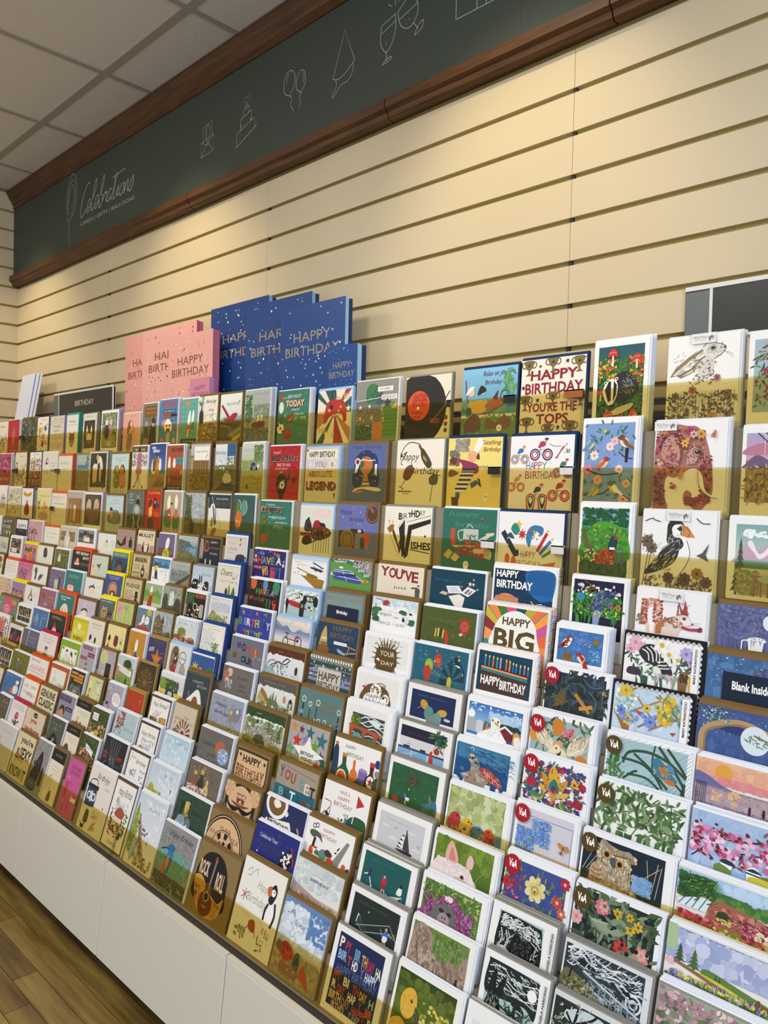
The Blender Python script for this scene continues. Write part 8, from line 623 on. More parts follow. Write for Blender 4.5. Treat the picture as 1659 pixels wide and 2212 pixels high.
fl = link('floor', None, None); tag(fl, kind='structure')
mb = MB(); mb.box(-4.55, .9, -2.4, 1.7, -.06, -.004); link('underlay', mb.mesh('underlay', False), M['plinth'], fl)
woods = []
for i, (a, b) in enumerate((((.10, .06, .013), (.28, .185, .052)), ((.072, .04, .009), (.215, .135, .036)), ((.13, .082, .019), (.33, .22, .062)))):
    m = noise_tint(material('laminate_wood_%s' % ('light', 'brown', 'honey')[i], rough=.33, spec=.45), a, b, 2.2, 6, (1.6, 16, 1), .05)
    woods.append(m)
R = random.Random(5)
for j in range(-2, 17):
    y1 = 1.041 - .0705 * j; x = -4.45 + R.uniform(-.4, 0) if j not in (1, 2, 3) else -2.617 - .0 + (0, .338, .47)[j - 1] - 1.8
    while x < -.3:
        L = R.uniform(.6, .95)
        if j in (1, 2, 3): L = .9
        a, b = max(-4.45, x), min(.3, x + L)
        if b - a > .05:
            mb = MB(); mb.box(a + .0008, b - .0013, y1 - .0705 + .0012, y1 - .0010, -.004, 0)
            link('floor_plank', mb.mesh('floor_plank', False), woods[R.randrange(3)], fl)
        x += L
mb = MB(); mb.box(-4.45, .9, -2.4, -.1585, -.004, 0); mb.box(.3, .9, -.1585, 1.6, -.004, 0)
link('floor_boards_beyond', mb.mesh('floor_boards_beyond', False), woods[1], fl)

ce = link('ceiling', None, None); tag(ce, kind='structure')
CZ = E + 1.545
mb = MB(); mb.box(-4.55, .9, -2.4, 1.7, CZ + .012, CZ + .08); link('ceiling_slab', mb.mesh('ceiling_slab', False), M['tile'], ce)
xs = [-4.45] + [-4.095 + .596 * k for k in range(0, 9)]; ys = [1.57, 1.36, .764, .168, -.428, -1.02, -1.62, -2.3]
for i in range(len(xs) - 1):
    for j in range(len(ys) - 1):
        mb = MB(); mb.box(xs[i] + .011, xs[i + 1] - .011, ys[j + 1] + .011, ys[j] - .011, CZ + .002, CZ + .012)
        link('ceiling_tile', mb.mesh('ceiling_tile', False), M['tile'], ce)
for x in xs[1:]:
    mb = MB(); mb.box(x - .013, x + .013, -2.4, 1.57, CZ - .002, CZ + .004); link('grid_bar', mb.mesh('grid_bar', False), M['grid'], ce)
for y in ys[1:]:
    mb = MB(); mb.box(-4.45, .9, y - .015, y + .015, CZ - .0022, CZ + .0042); link('grid_bar', mb.mesh('grid_bar', False), M['grid'], ce)

# timber cornice and rail, green fascia with its line drawings
tr = link('trim_1', None, None); tag(tr, kind='structure')
prof = [(1.613, E + 1.542), (1.548, E + 1.542), (1.548, E + 1.530), (1.553, E + 1.522), (1.562, E + 1.505), (1.572, E + 1.492), (1.576, E + 1.48), (1.583, E + 1.474), (1.583, E + 1.455), (1.613, E + 1.455)]
mb = MB(); mb.extrude_x(prof, -4.45, .9); link('cornice_moulding', mb.mesh('cornice', False), M['timber'], tr)
tr2 = link('trim_2', None, None); tag(tr2, kind='structure')
prof = [(1.613, E + 1.100), (1.572, E + 1.100), (1.566, E + 1.096), (1.566, E + 1.070), (1.578, E + 1.062), (1.582, E + 1.050), (1.588, E + 1.044), (1.613, E + 1.044)]
for x0, x1 in ((-4.45, -2.652), (-2.65, -1.602), (-1.6, -.907), (-.905, .9)):
    mb = MB(); mb.extrude_x(prof, x0, x1 - .0015); link('rail_length', mb.mesh('rail', False), M['timber'], tr2)
fa = link('fascia_board', None, None, loc=(-1.8, 1.6, E + 1.1))
tag(fa, 'long dark green fascia board with white line drawings above the slatwall', 'sign')
def child(name, mb, mat, parent, attr=False, **k):
    o = link(name, mb.mesh(name, attr), mat, parent, **k); return o
for x0, x1 in ((-4.45, -2.6515), (-2.65, -1.16), (-1.1585, .9)):
    mb = MB(); mb.box(x0 + 1.8, x1 + 1.8 + .0011, -.012, .012, -.01, .365); child('fascia_panel', mb, M['fascia'], fa)
def icon(name, x, z, w, h, src):
    mb = MB(); a = Art(mb, w, h, x + 1.8 - w / 2, z - 1.1 - h / 2, -.0122, 5e-6, False); a.run(src); child(name, mb, M['chalk'], fa)
icon('envelope_drawing', -2.548, 1.272, .082, .118, 'l fff 2 0 0 0 45 100 56 100 6 0 0;l fff 2 0 0 46 34;l fff 2 100 6 54 36;l fff 2 0 45 50 30 100 56;l fff 2 14 40 14 90 86 100 86 50;c fff 2 52 34 34 60 36 84 56 92 70 78 66 58 52 34;c fff 1.5 50 42 42 62 46 80 56 84')
icon('cake_drawing', -2.302, 1.262, .12, .15, 'l fff 1.8 2 0 2 30 90 48 90 26;l fff 1.8 -2 -2 100 28;l fff 1.8 20 34 20 58 74 68 74 44;l fff 1.8 34 60 34 76 62 80 62 66;l fff 1.8 42 78 42 84 56 86 56 80;l fff 1.6 49 86 49 94;l fff 1.4 38 94 34 98;l fff 1.4 60 96 64 100;l fff 1.4 49 100 49 106;l fff 1.4 40 102 38 106;l fff 1.4 58 104 60 108;c fff 1.4 20 46 24 40 28 46;c fff 1.4 66 52 70 46 74 52')
icon('balloons_drawing', -2.038, 1.283, .12, .15, 'c fff 1.8 30 38 6 50 4 76 24 92 46 84 50 60 30 38;c fff 1.4 14 66 16 78 24 86;c fff 1.8 76 34 58 46 58 66 76 80 92 70 94 48 76 34;c fff 1.4 84 72 88 62 86 50;c fff 1.6 30 38 38 30 34 18 42 8 46 2;c fff 1.6 76 34 72 24 76 14 70 2;l fff 1.4 26 40 34 36;l fff 1.4 72 34 80 32')
icon('party_hat_drawing', -1.803, 1.281, .105, .185, 'l fff 1.9 4 30 52 100 96 44;c fff 1.9 4 30 30 26 66 32 96 44;c fff 1.7 16 28 20 16 6 6 4 0 16 4 40 14 70 16 90 28 90 40')
icon('champagne_glasses_drawing', -1.58, 1.292, .15, .165, 'l fff 1.5 8 68 44 76;c fff 1.5 8 68 6 40 20 20 34 26 46 50 44 76;l fff 1.4 8 54 45 64;l fff 1.4 22 20 24 4;c fff 1.4 12 0 20 6 34 8 36 4 12 0;l fff 1.5 50 76 82 96;c fff 1.5 50 76 60 50 82 40 100 54 100 76 82 96;l fff 1.4 54 62 102 74;l fff 1.4 92 44 104 30;c fff 1.4 94 22 104 36 116 40 112 28 94 22;l fff 1.4 34 92 26 98;l fff 1.4 44 90 44 102;l fff 1.4 52 94 60 104;d fff 8 3 14 28 36 54 .8 1.2;d fff 8 4 64 48 94 68 .8 1.2')
icon('gift_box_drawing', -1.29, 1.292, .15, .125, 'l fff 1.6 0 0 0 66;l fff 1.6 100 0 100 66;l fff 1.6 0 0 100 0;l fff 1.6 46 0 46 66;l fff 1.6 66 0 66 66;l fff 1.6 -6 66 106 66 106 86 -6 86 -6 66;c fff 1.6 56 86 36 110 26 96 56 86 84 110 90 96 56 86')
icon('balloon_logo', -3.72, 1.29, .125, .33, 'c fff 2.4 30 0 30 30 36 36;c fff 2.4 36 36 86 50 96 80 66 98 30 92 8 66 14 40 26 34;c fff 2.2 40 42 78 56 82 80 60 90 34 84 18 64 24 44;c fff 2 46 50 70 62 68 80 50 82 32 72 30 56')
GLY = dict(C=(.5, '50 95 35 100 12 70 2 25 12 -5 30 0 45 15'), e=(.3, '0 12 22 20 25 38 12 40 3 20 12 0 30 12'), l=(.3, '0 12 25 70 22 98 12 85 10 10 20 0 32 12'), b=(.33, '0 12 22 70 20 95 10 80 8 5 22 0 30 20 20 36 32 30'),
    r=(.33, '0 12 12 40 16 32 26 36 24 10 34 5'), a=(.35, '28 36 10 38 2 15 10 0 24 15 28 36 26 6 36 10'), t=(.3, '0 12 14 85 10 10 20 0 30 12'), i=(.2, '0 12 10 38 8 6 20 10'), o=(.34, '12 38 2 20 10 0 26 10 24 32 12 38 36 32'),
    n=(.34, '0 36 4 0 10 30 20 38 24 4 34 10'), s=(.3, '0 10 18 42 24 20 12 -2 -2 5'))
mb = MB(); pen = Art(mb, .54, .15, -3.36 + 1.8 - .27, 1.302 - 1.1 - .075, -.0122, 5e-6, False); px = 0.0
for ch in 'Celebrations':
    adv, pth = GLY[ch]; q = [float(v) / 100 for v in pth.split()]
    pen.stroke(lin('fff'), .85, smooth([((px + x + .3 * z) * 24.5, z * 88 + 4) for x, z in zip(q[0::2], q[1::2])], False)); px += adv
pen.stroke(lin('fff'), .75, [(61, 66), (82, 74)])
child('brand_script', mb, M['chalk'], fa)
icon('strapline', -3.36, 1.193, .52, .022, 't fff 50 50 100 100 CARDS | GIFTS | BALLOONS')

# ---------------------------------------------------------------- display units, one every 1.2 m
UNITS = [(-4.44, -3.2735), (-3.2705, -2.0735), (-2.0705, -.8735), (-.8705, .3265)]
ORDER = 'ABCDEFGHIJKLM'
LIPR = dict(A=.149, B=.0381, C=-.0784, I=-.5415, M=-.9235)
def lip_height(r):
    y, z, l = ROW[r]; t = math.tan(math.radians(l)); y -= .006
    if r in LIPR: return (y * LIPR[r] - z) / (1 - LIPR[r] * t)
    return .02
def tier_back(i):
    y, z, l = ROW[ORDER[i]]
    if i == 0: return 1.606, z + .045
    yu, zu, lu = ROW[ORDER[i - 1]]; t = math.tan(math.radians(l))
    return min(yu - .0095 - (zu - .0025 - z) * t, y + .05), zu - .0025
wheres = ['at the far left against the corner', 'second from the left', 'third from left, under the blue bags', 'at the right edge of the photo']
for u, (x0, x1) in enumerate(UNITS):
    un = link('card_display_unit', None, None, loc=((x0 + x1) / 2, 1.3, 0)); ox = -(x0 + x1) / 2
    tag(un, 'stepped card display unit with amber acrylic lips, ' + wheres[u], 'display rack', 'stepped card display units along the slatwall')
    def part(name, mb, mat, attr=False):
        o = child(name, mb, mat, un, attr); o.location = (ox, -1.3, 0); return o
    for i, r in enumerate(ORDER):
        y, z, l = ROW[r]; yb, zt = tier_back(i); z += E; zt += E; t = math.tan(math.radians(l)); yt = yb + (zt - z) * t
        if i == 0: yt = yb
        mb = MB(); mb.extrude_x([(y - .0095, z - .0025), (y - .0095, z), (yb, z), (yt, zt), (yt + .0022, zt), (yb + .0022, z - .0025)], x0, x1)
        part('tier', mb, M['tray'])
        h = lip_height(r); mb = MB(); mb.box(x0, x1, y - .0085, y - .0063, z + .0002, z + h, sh=(0, h * t)); part('tinted_lip' if r in LIPR else 'clear_lip', mb, M['tint' if r in LIPR else 'clear'])
    for x in (x0, x1 - .003):
        pr = []
        for r in reversed(ORDER):
            y, z, l = ROW[r]; h = lip_height(r); t = math.tan(math.radians(l)); pr += [(y - .0098, E + z - .003), (y - .0098 + h * t * .9, E + z + max(h * .9, .03))]
        pr += [(1.606, E + .235), (1.606, E - 1.03)]
        mb = MB(); mb.extrude_x(pr, x, x + .003); part('end_panel', mb, M['clear'])
    mb = MB(); mb.box(x0, x1, 1.5, 1.606, E + .195, E + .1975); part('top_ledge', mb, M['tray'])
    mb = MB(); mb.box(x0, x1, 1.0125, 1.6, E - 1.058, E - 1.0455); part('base_board', mb, M['plinth'])
def clip(u, r, x, w, mat, below=.014):
    y, z, l = ROW[r]; h = lip_height(r); t = math.tan(math.radians(l)); x0, x1 = UNITS[u]
    mb = MB(); yy = y - .0063 + h * t; zz = E + z + h
    mb.box(x - w / 2, x + w / 2, yy - .0045, yy - .0026, zz - below, zz + .003); mb.box(x - w / 2, x + w / 2, yy - .0045, yy + .0035, zz + .0005, zz + .003)
    o = child('label_clip', mb, mat, next(q for q in bpy.data.objects if q.name.startswith('card_display_unit') and abs(q.location.x - (x0 + x1) / 2) < 1e-4)); o.location = (-(x0 + x1) / 2, -1.3, 0)
orange = material('orange_label', (.35, .1, .02), .5); brown = material('brown_label', (.09, .05, .03), .5)
for a in ((2, 'A', -.897, .045, orange), (2, 'A', -1.062, .03, M['dark']), (2, 'A', -1.24, .011, M['dark']), (0, 'A', -3.945, .05, M['dark']), (2, 'B', -1.076, .032, M['dark']), (2, 'B', -.89, .03, M['signwhite']), (0, 'B', -3.945, .05, M['dark']),
          (0, 'B', -3.455, .04, brown), (2, 'C', -1.07, .036, M['signwhite']), (2, 'C', -.89, .03, M['signwhite']), (0, 'C', -3.445, .03, M['dark'])): clip(*a)
def black_tab(r, x, w, word):
    y, z, l = ROW[r]; h = lip_height(r); t = math.tan(math.radians(l)); x0, x1 = UNITS[2]; mb = MB()
    yy = y - .0066; mb.box(x - w / 2, x + w / 2, yy - .0035, yy - .0022, E + z + .001, E + z + .022)
    if word: Art(mb, w, .021, x - w / 2, E + z + .001, yy - .0035).run('t fff 42 55 56 26 ' + word)
    o = child('label_clip', mb, M['card'], next(q for q in bpy.data.objects if q.name.startswith('card_display_unit') and abs(q.location.x - (x0 + x1) / 2) < 1e-4), True); o.location = (-(x0 + x1) / 2, -1.3, 0)
    ca = o.data.color_attributes['Col'].data
    for i in range(24): ca[i].color = (.012, .012, .012, 1)
black_tab('F', -1.25, .06, ''); black_tab('G', -1.27, .06, 'CAMDEN'); black_tab('H', -1.31, .06, 'CAMDEN')

# base cabinets, front leaning out at the foot
names = ['fourth from the bottom right corner', 'third from the bottom right corner', 'second from the bottom right corner', 'nearest the bottom right corner']
CAB = [-4.44 + .0, -3.87, -3.27, -2.67, -2.07, -1.47, -.87, -.27]
wh = ['by the far left corner', 'second from the far left corner', 'just left of the first seam in view', 'between the two left seams', 'under the kingfisher and guitar cards', 'under the navy lettered card', 'below the duckling card, out at the right']
for i, (x0, x1) in enumerate(zip(CAB, CAB[1:])):
    c = link('base_cabinet', None, None, loc=((x0 + x1) / 2, 1.2, 0)); ox = -(x0 + x1) / 2
    tag(c, 'low cream white base cabinet ' + wh[i], 'cabinet', 'cream base cabinets under the card display')
    def part(name, mb, mat):
        o = child(name, mb, mat, c); o.location = (ox, -1.2, 0); return o
    zt, zb = E - 1.0655, E - 1.316
    mb = MB(); mb.box(x0 + .002, x1 - .002, 1.03, 1.6, .1, zt + .005); part('carcass', mb, M['white'])
    mb = MB(); mb.extrude_x([(.976, zb), (1.0, zt), (1.019, zt), (.995, zb)], x0 + .0022, x1 - .0022); bevel(part('door', mb, M['white']), .0015)
    mb = MB(); mb.extrude_x([(1.0, zt + .0002), (1.0005, zt + .007), (1.0185, zt + .007), (1.019, zt + .0002)], x0 + .0022, x1 - .0022); part('top_edging', mb, M['edge'])
    mb = MB(); mb.box(x0, x1, 1.05, 1.58, .0, .1); part('plinth', mb, M['plinth'])

# ---------------------------------------------------------------- signs, gift bags and envelopes on the top ledge
def sign(x0, w, y, z0, h, word, label, wall_hung):
    s = link('category_sign', None, None, loc=(x0, y, E + z0)); tag(s, label, 'sign', 'charcoal header signs at the slatwall')
    mb = MB(); mb.box(.0, w, -.004, -.001, 0, h); child('sign_board', mb, M['sign'], s)
    mb = MB(); mb.box(.001, w * .082, -.0046, -.004, .001, h - .012); child('grey_stripe', mb, M['signgrey'], s)
    mb = MB(); mb.box(w * .082, w * .092, -.0048, -.004, .001, h - .006); child('white_stripe', mb, M['signwhite'], s)
    mb = MB(); mb.box(0, w, -.0055, .004, h - .009, h); mb.box(w - .012, w, -.0055, .004, 0, h - .009); mb.box(0, w, -.0055, .004, -.006, 0); mb.box(0, w, -.001, .002, 0, h - .009)
    child('sign_holder', mb, M['signwhite'], s)
    if word:
        mb = MB(); Art(mb, w, h, 0, 0, -.0041).run('t fff 53 66 31 14 ' + word); child('lettering', mb, material('sign_lettering', (.55, .54, .5), .5), s)
sign(-3.827, .62, 1.565, .25, .173, 'BIRTHDAY', 'charcoal BIRTHDAY header sign with a grey left stripe, behind the cards at the left', False)
sign(-.732, .62, 1.6105, .328, .107, '', 'charcoal header sign with grey and white left stripes, cut off by the right edge', True)

def bag(x0, y, z0, w, h, d, c0, side, dark, dots, gold, label, grp, seed, tx=(51, 73, 57, 61)):
    b = link('gift_bag', None, None, loc=(x0, y, E + z0)); tag(b, label, 'gift bag', grp)
    mb = MB(); e = lin(c0); mb.box(0, w, 0, .0012, 0, h, e)
    a = Art(mb, w, h); a.run('bg ' + c0); a.run(dots % (seed, seed + 1))
    a.run('t %s %d %d %d %.1f HAPPY;t %s %d %d %d %.1f BIRTHDAY' % (gold, tx[0], tx[1], tx[2], 2.9 / h * (.6 if w < .2 else 1), gold, tx[0], tx[3], tx[2] * 1.46, 2.9 / h * (.6 if w < .2 else 1)))
    child('front_panel', mb, M['gift'], b, True)
    mb = MB(); mb.box(0, w, d - .0012, d, 0, h - .004, lin(dark)); child('back_panel', mb, M['gift'], b, True)
    mb = MB()
    for x, s in ((0, 1), (w, -1)):
        g = [(x, .0013, 0), (x + s * .002, d * .55, 0), (x, d - .0013, 0)]
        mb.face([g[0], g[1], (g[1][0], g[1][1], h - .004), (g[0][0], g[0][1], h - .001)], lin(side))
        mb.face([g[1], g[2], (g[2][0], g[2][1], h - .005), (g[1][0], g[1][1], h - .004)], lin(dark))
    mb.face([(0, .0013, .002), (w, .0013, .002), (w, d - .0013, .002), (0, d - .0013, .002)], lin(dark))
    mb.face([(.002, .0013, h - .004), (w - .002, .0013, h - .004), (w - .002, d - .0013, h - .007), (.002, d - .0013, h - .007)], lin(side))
    child('side_gusset', mb, M['gift'], b, True)
BD = 'd e6ebf5,c9d6ee,aebfe0 56 %d 3 3 97 97 .9 1.5;d 5a6a90,6a6a70,4a5f95 46 %d 3 3 97 97 .9 1.5'
PD = 'd f2dcd4,f6e6de 30 %d 3 3 97 97 .9 1.5;d 6a4038,8a5a4a,a8705f 50 %d 3 3 97 97 .9 1.5'
gb, gp = 'blue spotted birthday gift bags', 'pink spotted birthday gift bags'
bag(-2.478, 1.572, .1982, .345, .437, .03, '123a78', '8ab8dc', '0f2c5c', BD, 'a08f7c', 'tall blue spotted gift bag furthest left of the blue ones, partly hidden', gb, 3)
bag(-2.215, 1.541, .1982, .342, .402, .029, '123f80', '8ab8dc', '0f2c5c', BD, 'a08f7c', 'tall blue spotted gift bag in the middle of the three tall blue ones', gb, 5)
bag(-1.985, 1.51, .1982, .30, .352, .028, '124488', '9cc6e6', '0f2c5c', BD, 'a8977f', 'tall blue spotted gift bag in front, behind the small blue bag', gb, 8)
bag(-1.717, 1.474, .16, .125, .242, .034, '12458a', '9cc6e6', '0f2c5c', BD, 'a09488', 'small blue spotted gift bag at the right of the blue ones', gb, 11, (50, 77, 58, 66))
bag(-3.135, 1.575, .1982, .30, .413, .026, 'd99a92', 'c05a70', 'b8566c', PD, '7a4a3c', 'tall pink spotted gift bag furthest left, partly hidden behind the next pink one', gp, 14)
bag(-2.93, 1.545, .1982, .40, .405, .027, 'd9a19a', 'c05a70', 'c4647a', PD, '7a4a3c', 'tall pink spotted gift bag in the middle, leaning edge over the first pink one', gp, 17, (50, 74, 51, 63))
bag(-2.672, 1.513, .1982, .30, .348, .028, 'd99f98', 'c9788a', 'c4647a', PD, '7a4a3c', 'tall pink spotted gift bag at the right, beside the blue bags', gp, 20)
bag(-2.455, 1.476, .16, .125, .212, .034, 'c9819c', 'd3a0c4', 'b8668a', 'd e0b0c8 8 %d 3 3 97 97 .6 1;d a0566a 6 %d 3 3 97 97 .6 1', '8a4a62', 'small mauve pink gift bag tucked beside the first blue bag', gp, 23, (52, 84, 58, 73))

for i, (x, y, w, h, sh, lb) in enumerate(((-4.228, 1.545, .16, .315, .03, 'large pale grey envelope leaning at the back of the far left group'), (-4.115, 1.485, .165, .335, .04, 'large white envelope at the front of the far left group'),
        (-4.08, 1.4905, .165, .333, .04, 'large white envelope second in the far left group, only its right edge showing'), (-4.055, 1.496, .165, .332, .04, 'large white envelope third in the far left group, only its right edge showing'))):
    mb = MB(); mb.box(-w / 2, w / 2, 0, .0025, 0, h, lin('c9cde0'), sh=(.045, sh)); a = None
    o = link('large_envelope', mb.mesh('large_envelope'), M['paper'], None, (x + .02, y, E + .1982)); tag(o, lb, 'envelope', 'large white envelopes at the far left')
    mb = MB(); p = lambda u, v: (-w / 2 + u * w + .045 * v, sh * v + .0028 if u < 2 else 0, v * h)
    mb.face([p(.02, .99), p(.98, .99), p(.5, .62)], lin('dcdfec')); link('flap', mb.mesh('flap'), M['paper'], o)

# ---------------------------------------------------------------- greeting cards
ENV = dict(w='e6e9f2', k='7d6238', g='8a8983', b='a9c8ec', B='24468e', n='1d3560', y='eee01c', o='d4551c', r='e0603f', m='b52c4c', t='3aa58e', l='b3a4d0', G='a58a48', p='ece8e6', P='3a3f58', x='dfe2e6')
GRP = 'greeting cards filling the tiers of the display'
stack = MB(); RS = random.Random(9)
TIERN = dict(zip(ORDER, ('top', 'second', 'third', 'fourth', 'fifth', 'sixth', 'seventh', 'eighth', 'ninth', 'tenth', 'eleventh', 'twelfth', 'lowest')))
def card(row, env, n, label, art, xc, w, h):
    y, z, l = ROW[row]; lr = math.radians(l)
    mb = MB(); edge = lin('e6e3da') if env not in 'kG' else lin('cbb48a')
    mb.box(-w / 2, w / 2, 0, .0012, 0, h, edge)
    i = ORDER.index(row); foot = 0
    if i < 12:                                 # picture sits above the strip that the next tier hides
        yn, zn, ln = ROW[ORDER[i + 1]]; ln = math.radians(ln); tl = math.tan(lr)
        yt, zt = yn + .148 * math.sin(ln), zn + (.172 if i == 0 else .167 if i == 1 else .152) * math.cos(ln)
        k = (y - z * tl) / (yt - zt * tl); foot = min(max(0, (k * zt - z) / math.cos(lr) - .002), .55 * h)
    a = Art(mb, w, h, -w / 2, 0, 0, foot=foot); a.run(art)
    o = link('greeting_card', mb.mesh('greeting_card'), M['sleeve' if env == 'x' else 'card'], None, (xc, y, E + z + .0004), (-lr, 0, 0))
    tag(o, label, 'greeting card', GRP)
    ec = lin(ENV[env]); eb = MB(); ew, eh = w + .004, h + (.006 if env in 'kyorbmBGnpPt' else .0035)
    if env == 'k': eh = h + .0075
    dx = .002
    if env in 'yomrt': eh = h + .0095; ew = w + .007; dx = .0035
    eb.box(-ew / 2 + dx, ew / 2 + dx, .0016, .0024, 0, eh, ec)
    if env in 'pP':
        q = Art(eb, ew, .0008, -ew / 2 + dx, 0, 0)
        for i in range(26):
            cc = lin(('d0506a', '3a6ab0', 'e8c04a', '2a2a3a', '5aa06a', 'c98ad0')[i % 6]) if env == 'p' else lin(('c9cfe0', '5a8ac0', 'd9a0b0')[i % 3])
            xx = -ew / 2 + dx + ew * (i + .5) / 26
            eb.face([(xx - .0012, .00155, eh + .00004), (xx + .0006, .00155, eh + .00004), (xx + .0014, .00245, eh + .00004), (xx - .0004, .00245, eh + .00004)], cc)
            zz = eh * (i + .5) / 26; xr = ew / 2 + dx + .00004
            eb.face([(xr, .0016, zz - .002), (xr, .0024, zz - .001), (xr, .0024, zz + .002), (xr, .0016, zz + .001)], cc)
    link('envelope', eb.mesh('envelope'), M['paper'], o)
    # the further cards and envelopes behind
    t = math.tan(lr); i = ORDER.index(row); lim = tier_back(i)[0] - y - .0012
    if i < 4: lim = .022
    p0 = .0034; cw = edge; yy = p0; n += 1
    while n > 0 and yy + .003 < lim * math.cos(lr) + .004:
        ox = RS.uniform(-.0012, .0022); hh = h + RS.uniform(-.0015, .003); base = yy * math.sin(lr)
        pack = ((0, .001, w, hh, cw), (.0012, .002, ew, eh + RS.uniform(-.001, .0025), ec))
        if env in 'pP': pack = ((0, .0033, ew, eh + RS.uniform(-.001, .0025), ec),)
        for (d0, d1, bw, bh, col) in pack:
            x0, x1 = xc - bw / 2 + ox + (.002 if bw == ew else 0), xc + bw / 2 + ox + (.002 if bw == ew else 0)
            ya, yb = y + (yy + d0) / math.cos(lr), y + (yy + d1) / math.cos(lr)
            stack.box(x0, x1, ya, yb, E + z + .0005, E + z + bh * math.cos(lr) + yy * math.sin(lr) * .3, col, sh=(0, bh * math.sin(lr)))
            if env in 'pP' and bw == ew:
                top = E + z + bh * math.cos(lr) + yy * math.sin(lr) * .3 + .0001; ys = bh * math.sin(lr)
                for k in range(34):
                    cc = lin(('d0506a', '3a6ab0', 'e8c04a', '2a2a3a', '5aa06a', 'c98ad0')[RS.randrange(6)]) if env == 'p' else lin(('c9cfe0', '5a8ac0', 'd9a0b0')[k % 3])
                    xx = x0 + (x1 - x0) * (k + .5) / 34
                    stack.face([(xx - .002, ya + ys, top), (xx + .001, ya + ys, top), (xx + .0024, yb + ys, top), (xx - .0006, yb + ys, top)], cc)
                    f = (k + .5) / 34; z1 = E + z + (top - E - z) * f; yy1 = ys * f
                    stack.face([(x1 + .00005, ya + yy1, z1 - .002), (x1 + .00005, yb + yy1, z1 - .001), (x1 + .00005, yb + yy1, z1 + .0022), (x1 + .00005, ya + yy1, z1 + .001)], cc)
        yy += .0036; n -= 1
    return o

def disc(name, parent, x, z, r, col, lab, src):
    mb = MB(); n = 28; c = lin(col)
    p = [(x + r * math.cos(6.28319 * i / n), -.0035, z + r * math.sin(6.28319 * i / n)) for i in range(n)]
    q = [(a, -.0031, b) for a, _, b in p]
    mb.faces(p + q, [tuple(range(n)), tuple(range(2 * n - 1, n - 1, -1))] + [(i, (i + 1) % n, n + (i + 1) % n, n + i) for i in range(n)], c)
    Art(mb, 2 * r, 2 * r, x - r, z - r, -.0035).run(src)
    o = link(name, mb.mesh(name), M['card'], parent); o['label'] = lab
def slip(name, parent, x0, x1, z0, z1, col, lab, src, y=-.0036):
    mb = MB(); mb.box(x0, x1, y, y + .0004, z0, z1, lin(col)); Art(mb, x1 - x0, z1 - z0, x0, z0, y).run(src)
    o = link(name, mb.mesh(name), M['card'], parent); o['label'] = lab
VA = 'T fff 36 54 22 42 V;T fff 54 47 18 26 &;T fff 68 54 22 42 A'
WP = 't 555 36 62 56 30 Wild Press;t 888 36 34 44 12 GREETING CARDS;f 555,8a6a6a 10 3 72 30 88 70 8 16'
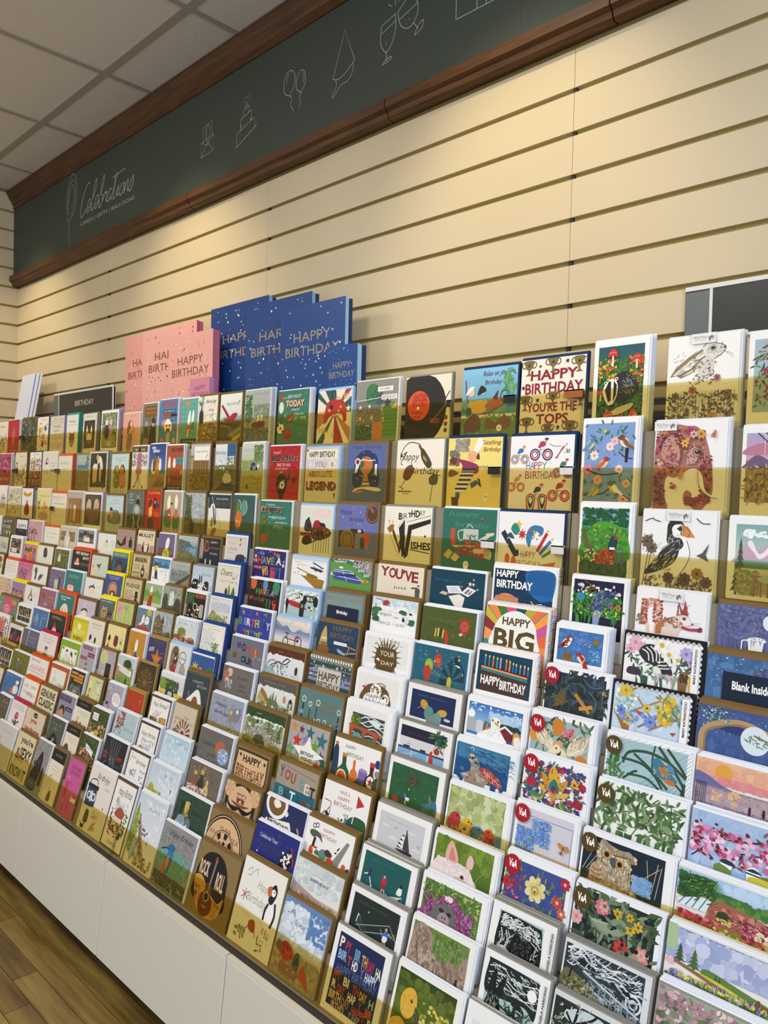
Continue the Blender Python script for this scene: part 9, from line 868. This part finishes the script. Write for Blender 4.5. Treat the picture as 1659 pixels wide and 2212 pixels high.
EXTRA = {
    'F20': lambda o, w, h: disc('round_sticker', o, -w / 2 + .0165, h - .016, .0165, 'a8182c', 'round crimson paper sticker', VA),
    'G19': lambda o, w, h: disc('round_sticker', o, -w / 2 + .017, h - .022, .0165, 'a8182c', 'round crimson paper sticker', VA),
    'H18': lambda o, w, h: disc('round_sticker', o, -w / 2 + .0165, h - .017, .0165, 'a8182c', 'round crimson paper sticker', VA),
    'I18': lambda o, w, h: disc('round_sticker', o, -w / 2 + .0165, h - .019, .0165, 'a8182c', 'round crimson paper sticker', VA),
    'J17': lambda o, w, h: disc('round_sticker', o, -w / 2 + .0165, h - .019, .0165, 'a8182c', 'round crimson paper sticker', VA),
    'G20': lambda o, w, h: disc('round_sticker', o, -w / 2 + .016, h - .02, .016, '54421c', 'round bronze paper sticker', VA),
    'H19': lambda o, w, h: disc('round_sticker', o, -w / 2 + .018, h - .021, .016, '54421c', 'round bronze paper sticker', VA),
    'I19': lambda o, w, h: disc('round_sticker', o, -w / 2 + .0165, h - .018, .016, '54421c', 'round bronze paper sticker', VA),
    'J18': lambda o, w, h: disc('round_sticker', o, -w / 2 + .0155, h - .021, .016, '54421c', 'round bronze paper sticker', VA),
    'A23': lambda o, w, h: slip('brand_tab', o, -.022, .024, h - .016, h + .003, 'e6e5e6', 'white brand tab', WP),
    'B22': lambda o, w, h: slip('brand_tab', o, -w / 2 - .0005, -w / 2 + .043, h - .018, h, 'e6e5e6', 'white brand tab', WP),
    'C22': lambda o, w, h: slip('brand_tab', o, -.022, .022, h - .018, h + .001, 'e6e5e6', 'white brand tab', WP),
    'D22': lambda o, w, h: slip('brand_tab', o, -.02, .024, h - .018, h + .001, 'e6e5e6', 'white brand tab', WP),
    'E22': lambda o, w, h: slip('paper_band', o, -w / 2 + .03, w / 2 + .004, 0, .096, '16233a', 'navy paper band', 'T f4f4f4 50 78 66 15 Blank Inside'),
    'E16': lambda o, w, h: slip('paper_band', o, -w / 2 + .018, w / 2 - .014, 0, .087, '1a2340', 'navy paper band', 'T f0f0f0 50 82 36 13 Birthday'),
    'M5': lambda o, w, h: slip('price_label', o, w / 2 - .03, w / 2 + .005, .05, .062, 'e9e6e0', 'small white price label', 'T 222 20 50 10 60 0'),
    'E21': lambda o, w, h: slip('name_strip', o, w / 2 - .013, w / 2 - .0002, .004, h - .004, 'f2f1f1', 'white strip with vertical lettering', ''),
    'F21': lambda o, w, h: slip('name_strip', o, w / 2 - .013, w / 2 - .0002, .004, h - .004, 'f2f1f1', 'white strip with vertical lettering', ''),
}
def upright(mb, word, x, z0, z1, wd, col, y):
    vs, fs, xa, xb, ya, yb = text_shape(word, True); k = (z1 - z0) / (xb - xa); s = wd / (yb - ya)
    mb.faces([(x - (vy - ya) * s, y, z0 + (vx - xa) * k) for vx, vy in vs], fs, lin(col))
for line in CARDS.strip().split('\n'):
    head, label, art = line.split('|'); key, env, n, xc, w, h = head.split()
    xc, w, h = float(xc), float(w), float(h)
    o = card(key[0], env, int(n), label, art, xc, w, h)
    if key in EXTRA: EXTRA[key](o, w, h)
    if key in ('E21', 'F21'):
        s = o.children[-1]; mb = MB(); upright(mb, 'MARY KATRANTZOU', w / 2 - .0045, .064, h - .008, .0045, '2a2a2a', -.0037)
        link('lettering', mb.mesh('lettering'), M['card'], s)
        mb = MB()                                               # scalloped stamp edge
        for i in range(15):
            for e in range(2):
                x = -w / 2 + w * (i + .5) / 15; zc = h
                mb.face([(x + .0036 * math.cos(6.28 * j / 12), -.0002, zc + .0036 * math.sin(6.28 * j / 12)) for j in range(12)], lin('ecebeb'))
        for i in range(14):
            z = h * (i + .5) / 14; mb.face([(w / 2 + .0032 * math.cos(6.28 * j / 12), -.0002, z + .0032 * math.sin(6.28 * j / 12)) for j in range(12)], lin('ecebeb'))
        link('scalloped_edge', mb.mesh('scalloped_edge'), M['card'], o)
        mb = MB(); mb.box(-w / 2 - .004, w / 2 + .009, .0013, .0015, 0, h + .008, lin('1f2024')); link('backing_card', mb.mesh('backing_card'), M['paper'], o)['label'] = 'black backing card'
    if key in ('K17', 'L16'):
        mb = MB(); upright(mb, 'ANGELA HARDING', w / 2 - .0035, h * .5, h * .93, .0042, '3a3f44', -.003); link('lettering', mb.mesh('lettering'), M['card'], o)
so = link('stacked_card', stack.mesh('stacked_card'), M['paper'])
tag(so, 'further cards and envelopes stacked behind every front card', 'greeting card', GRP, 'stuff')
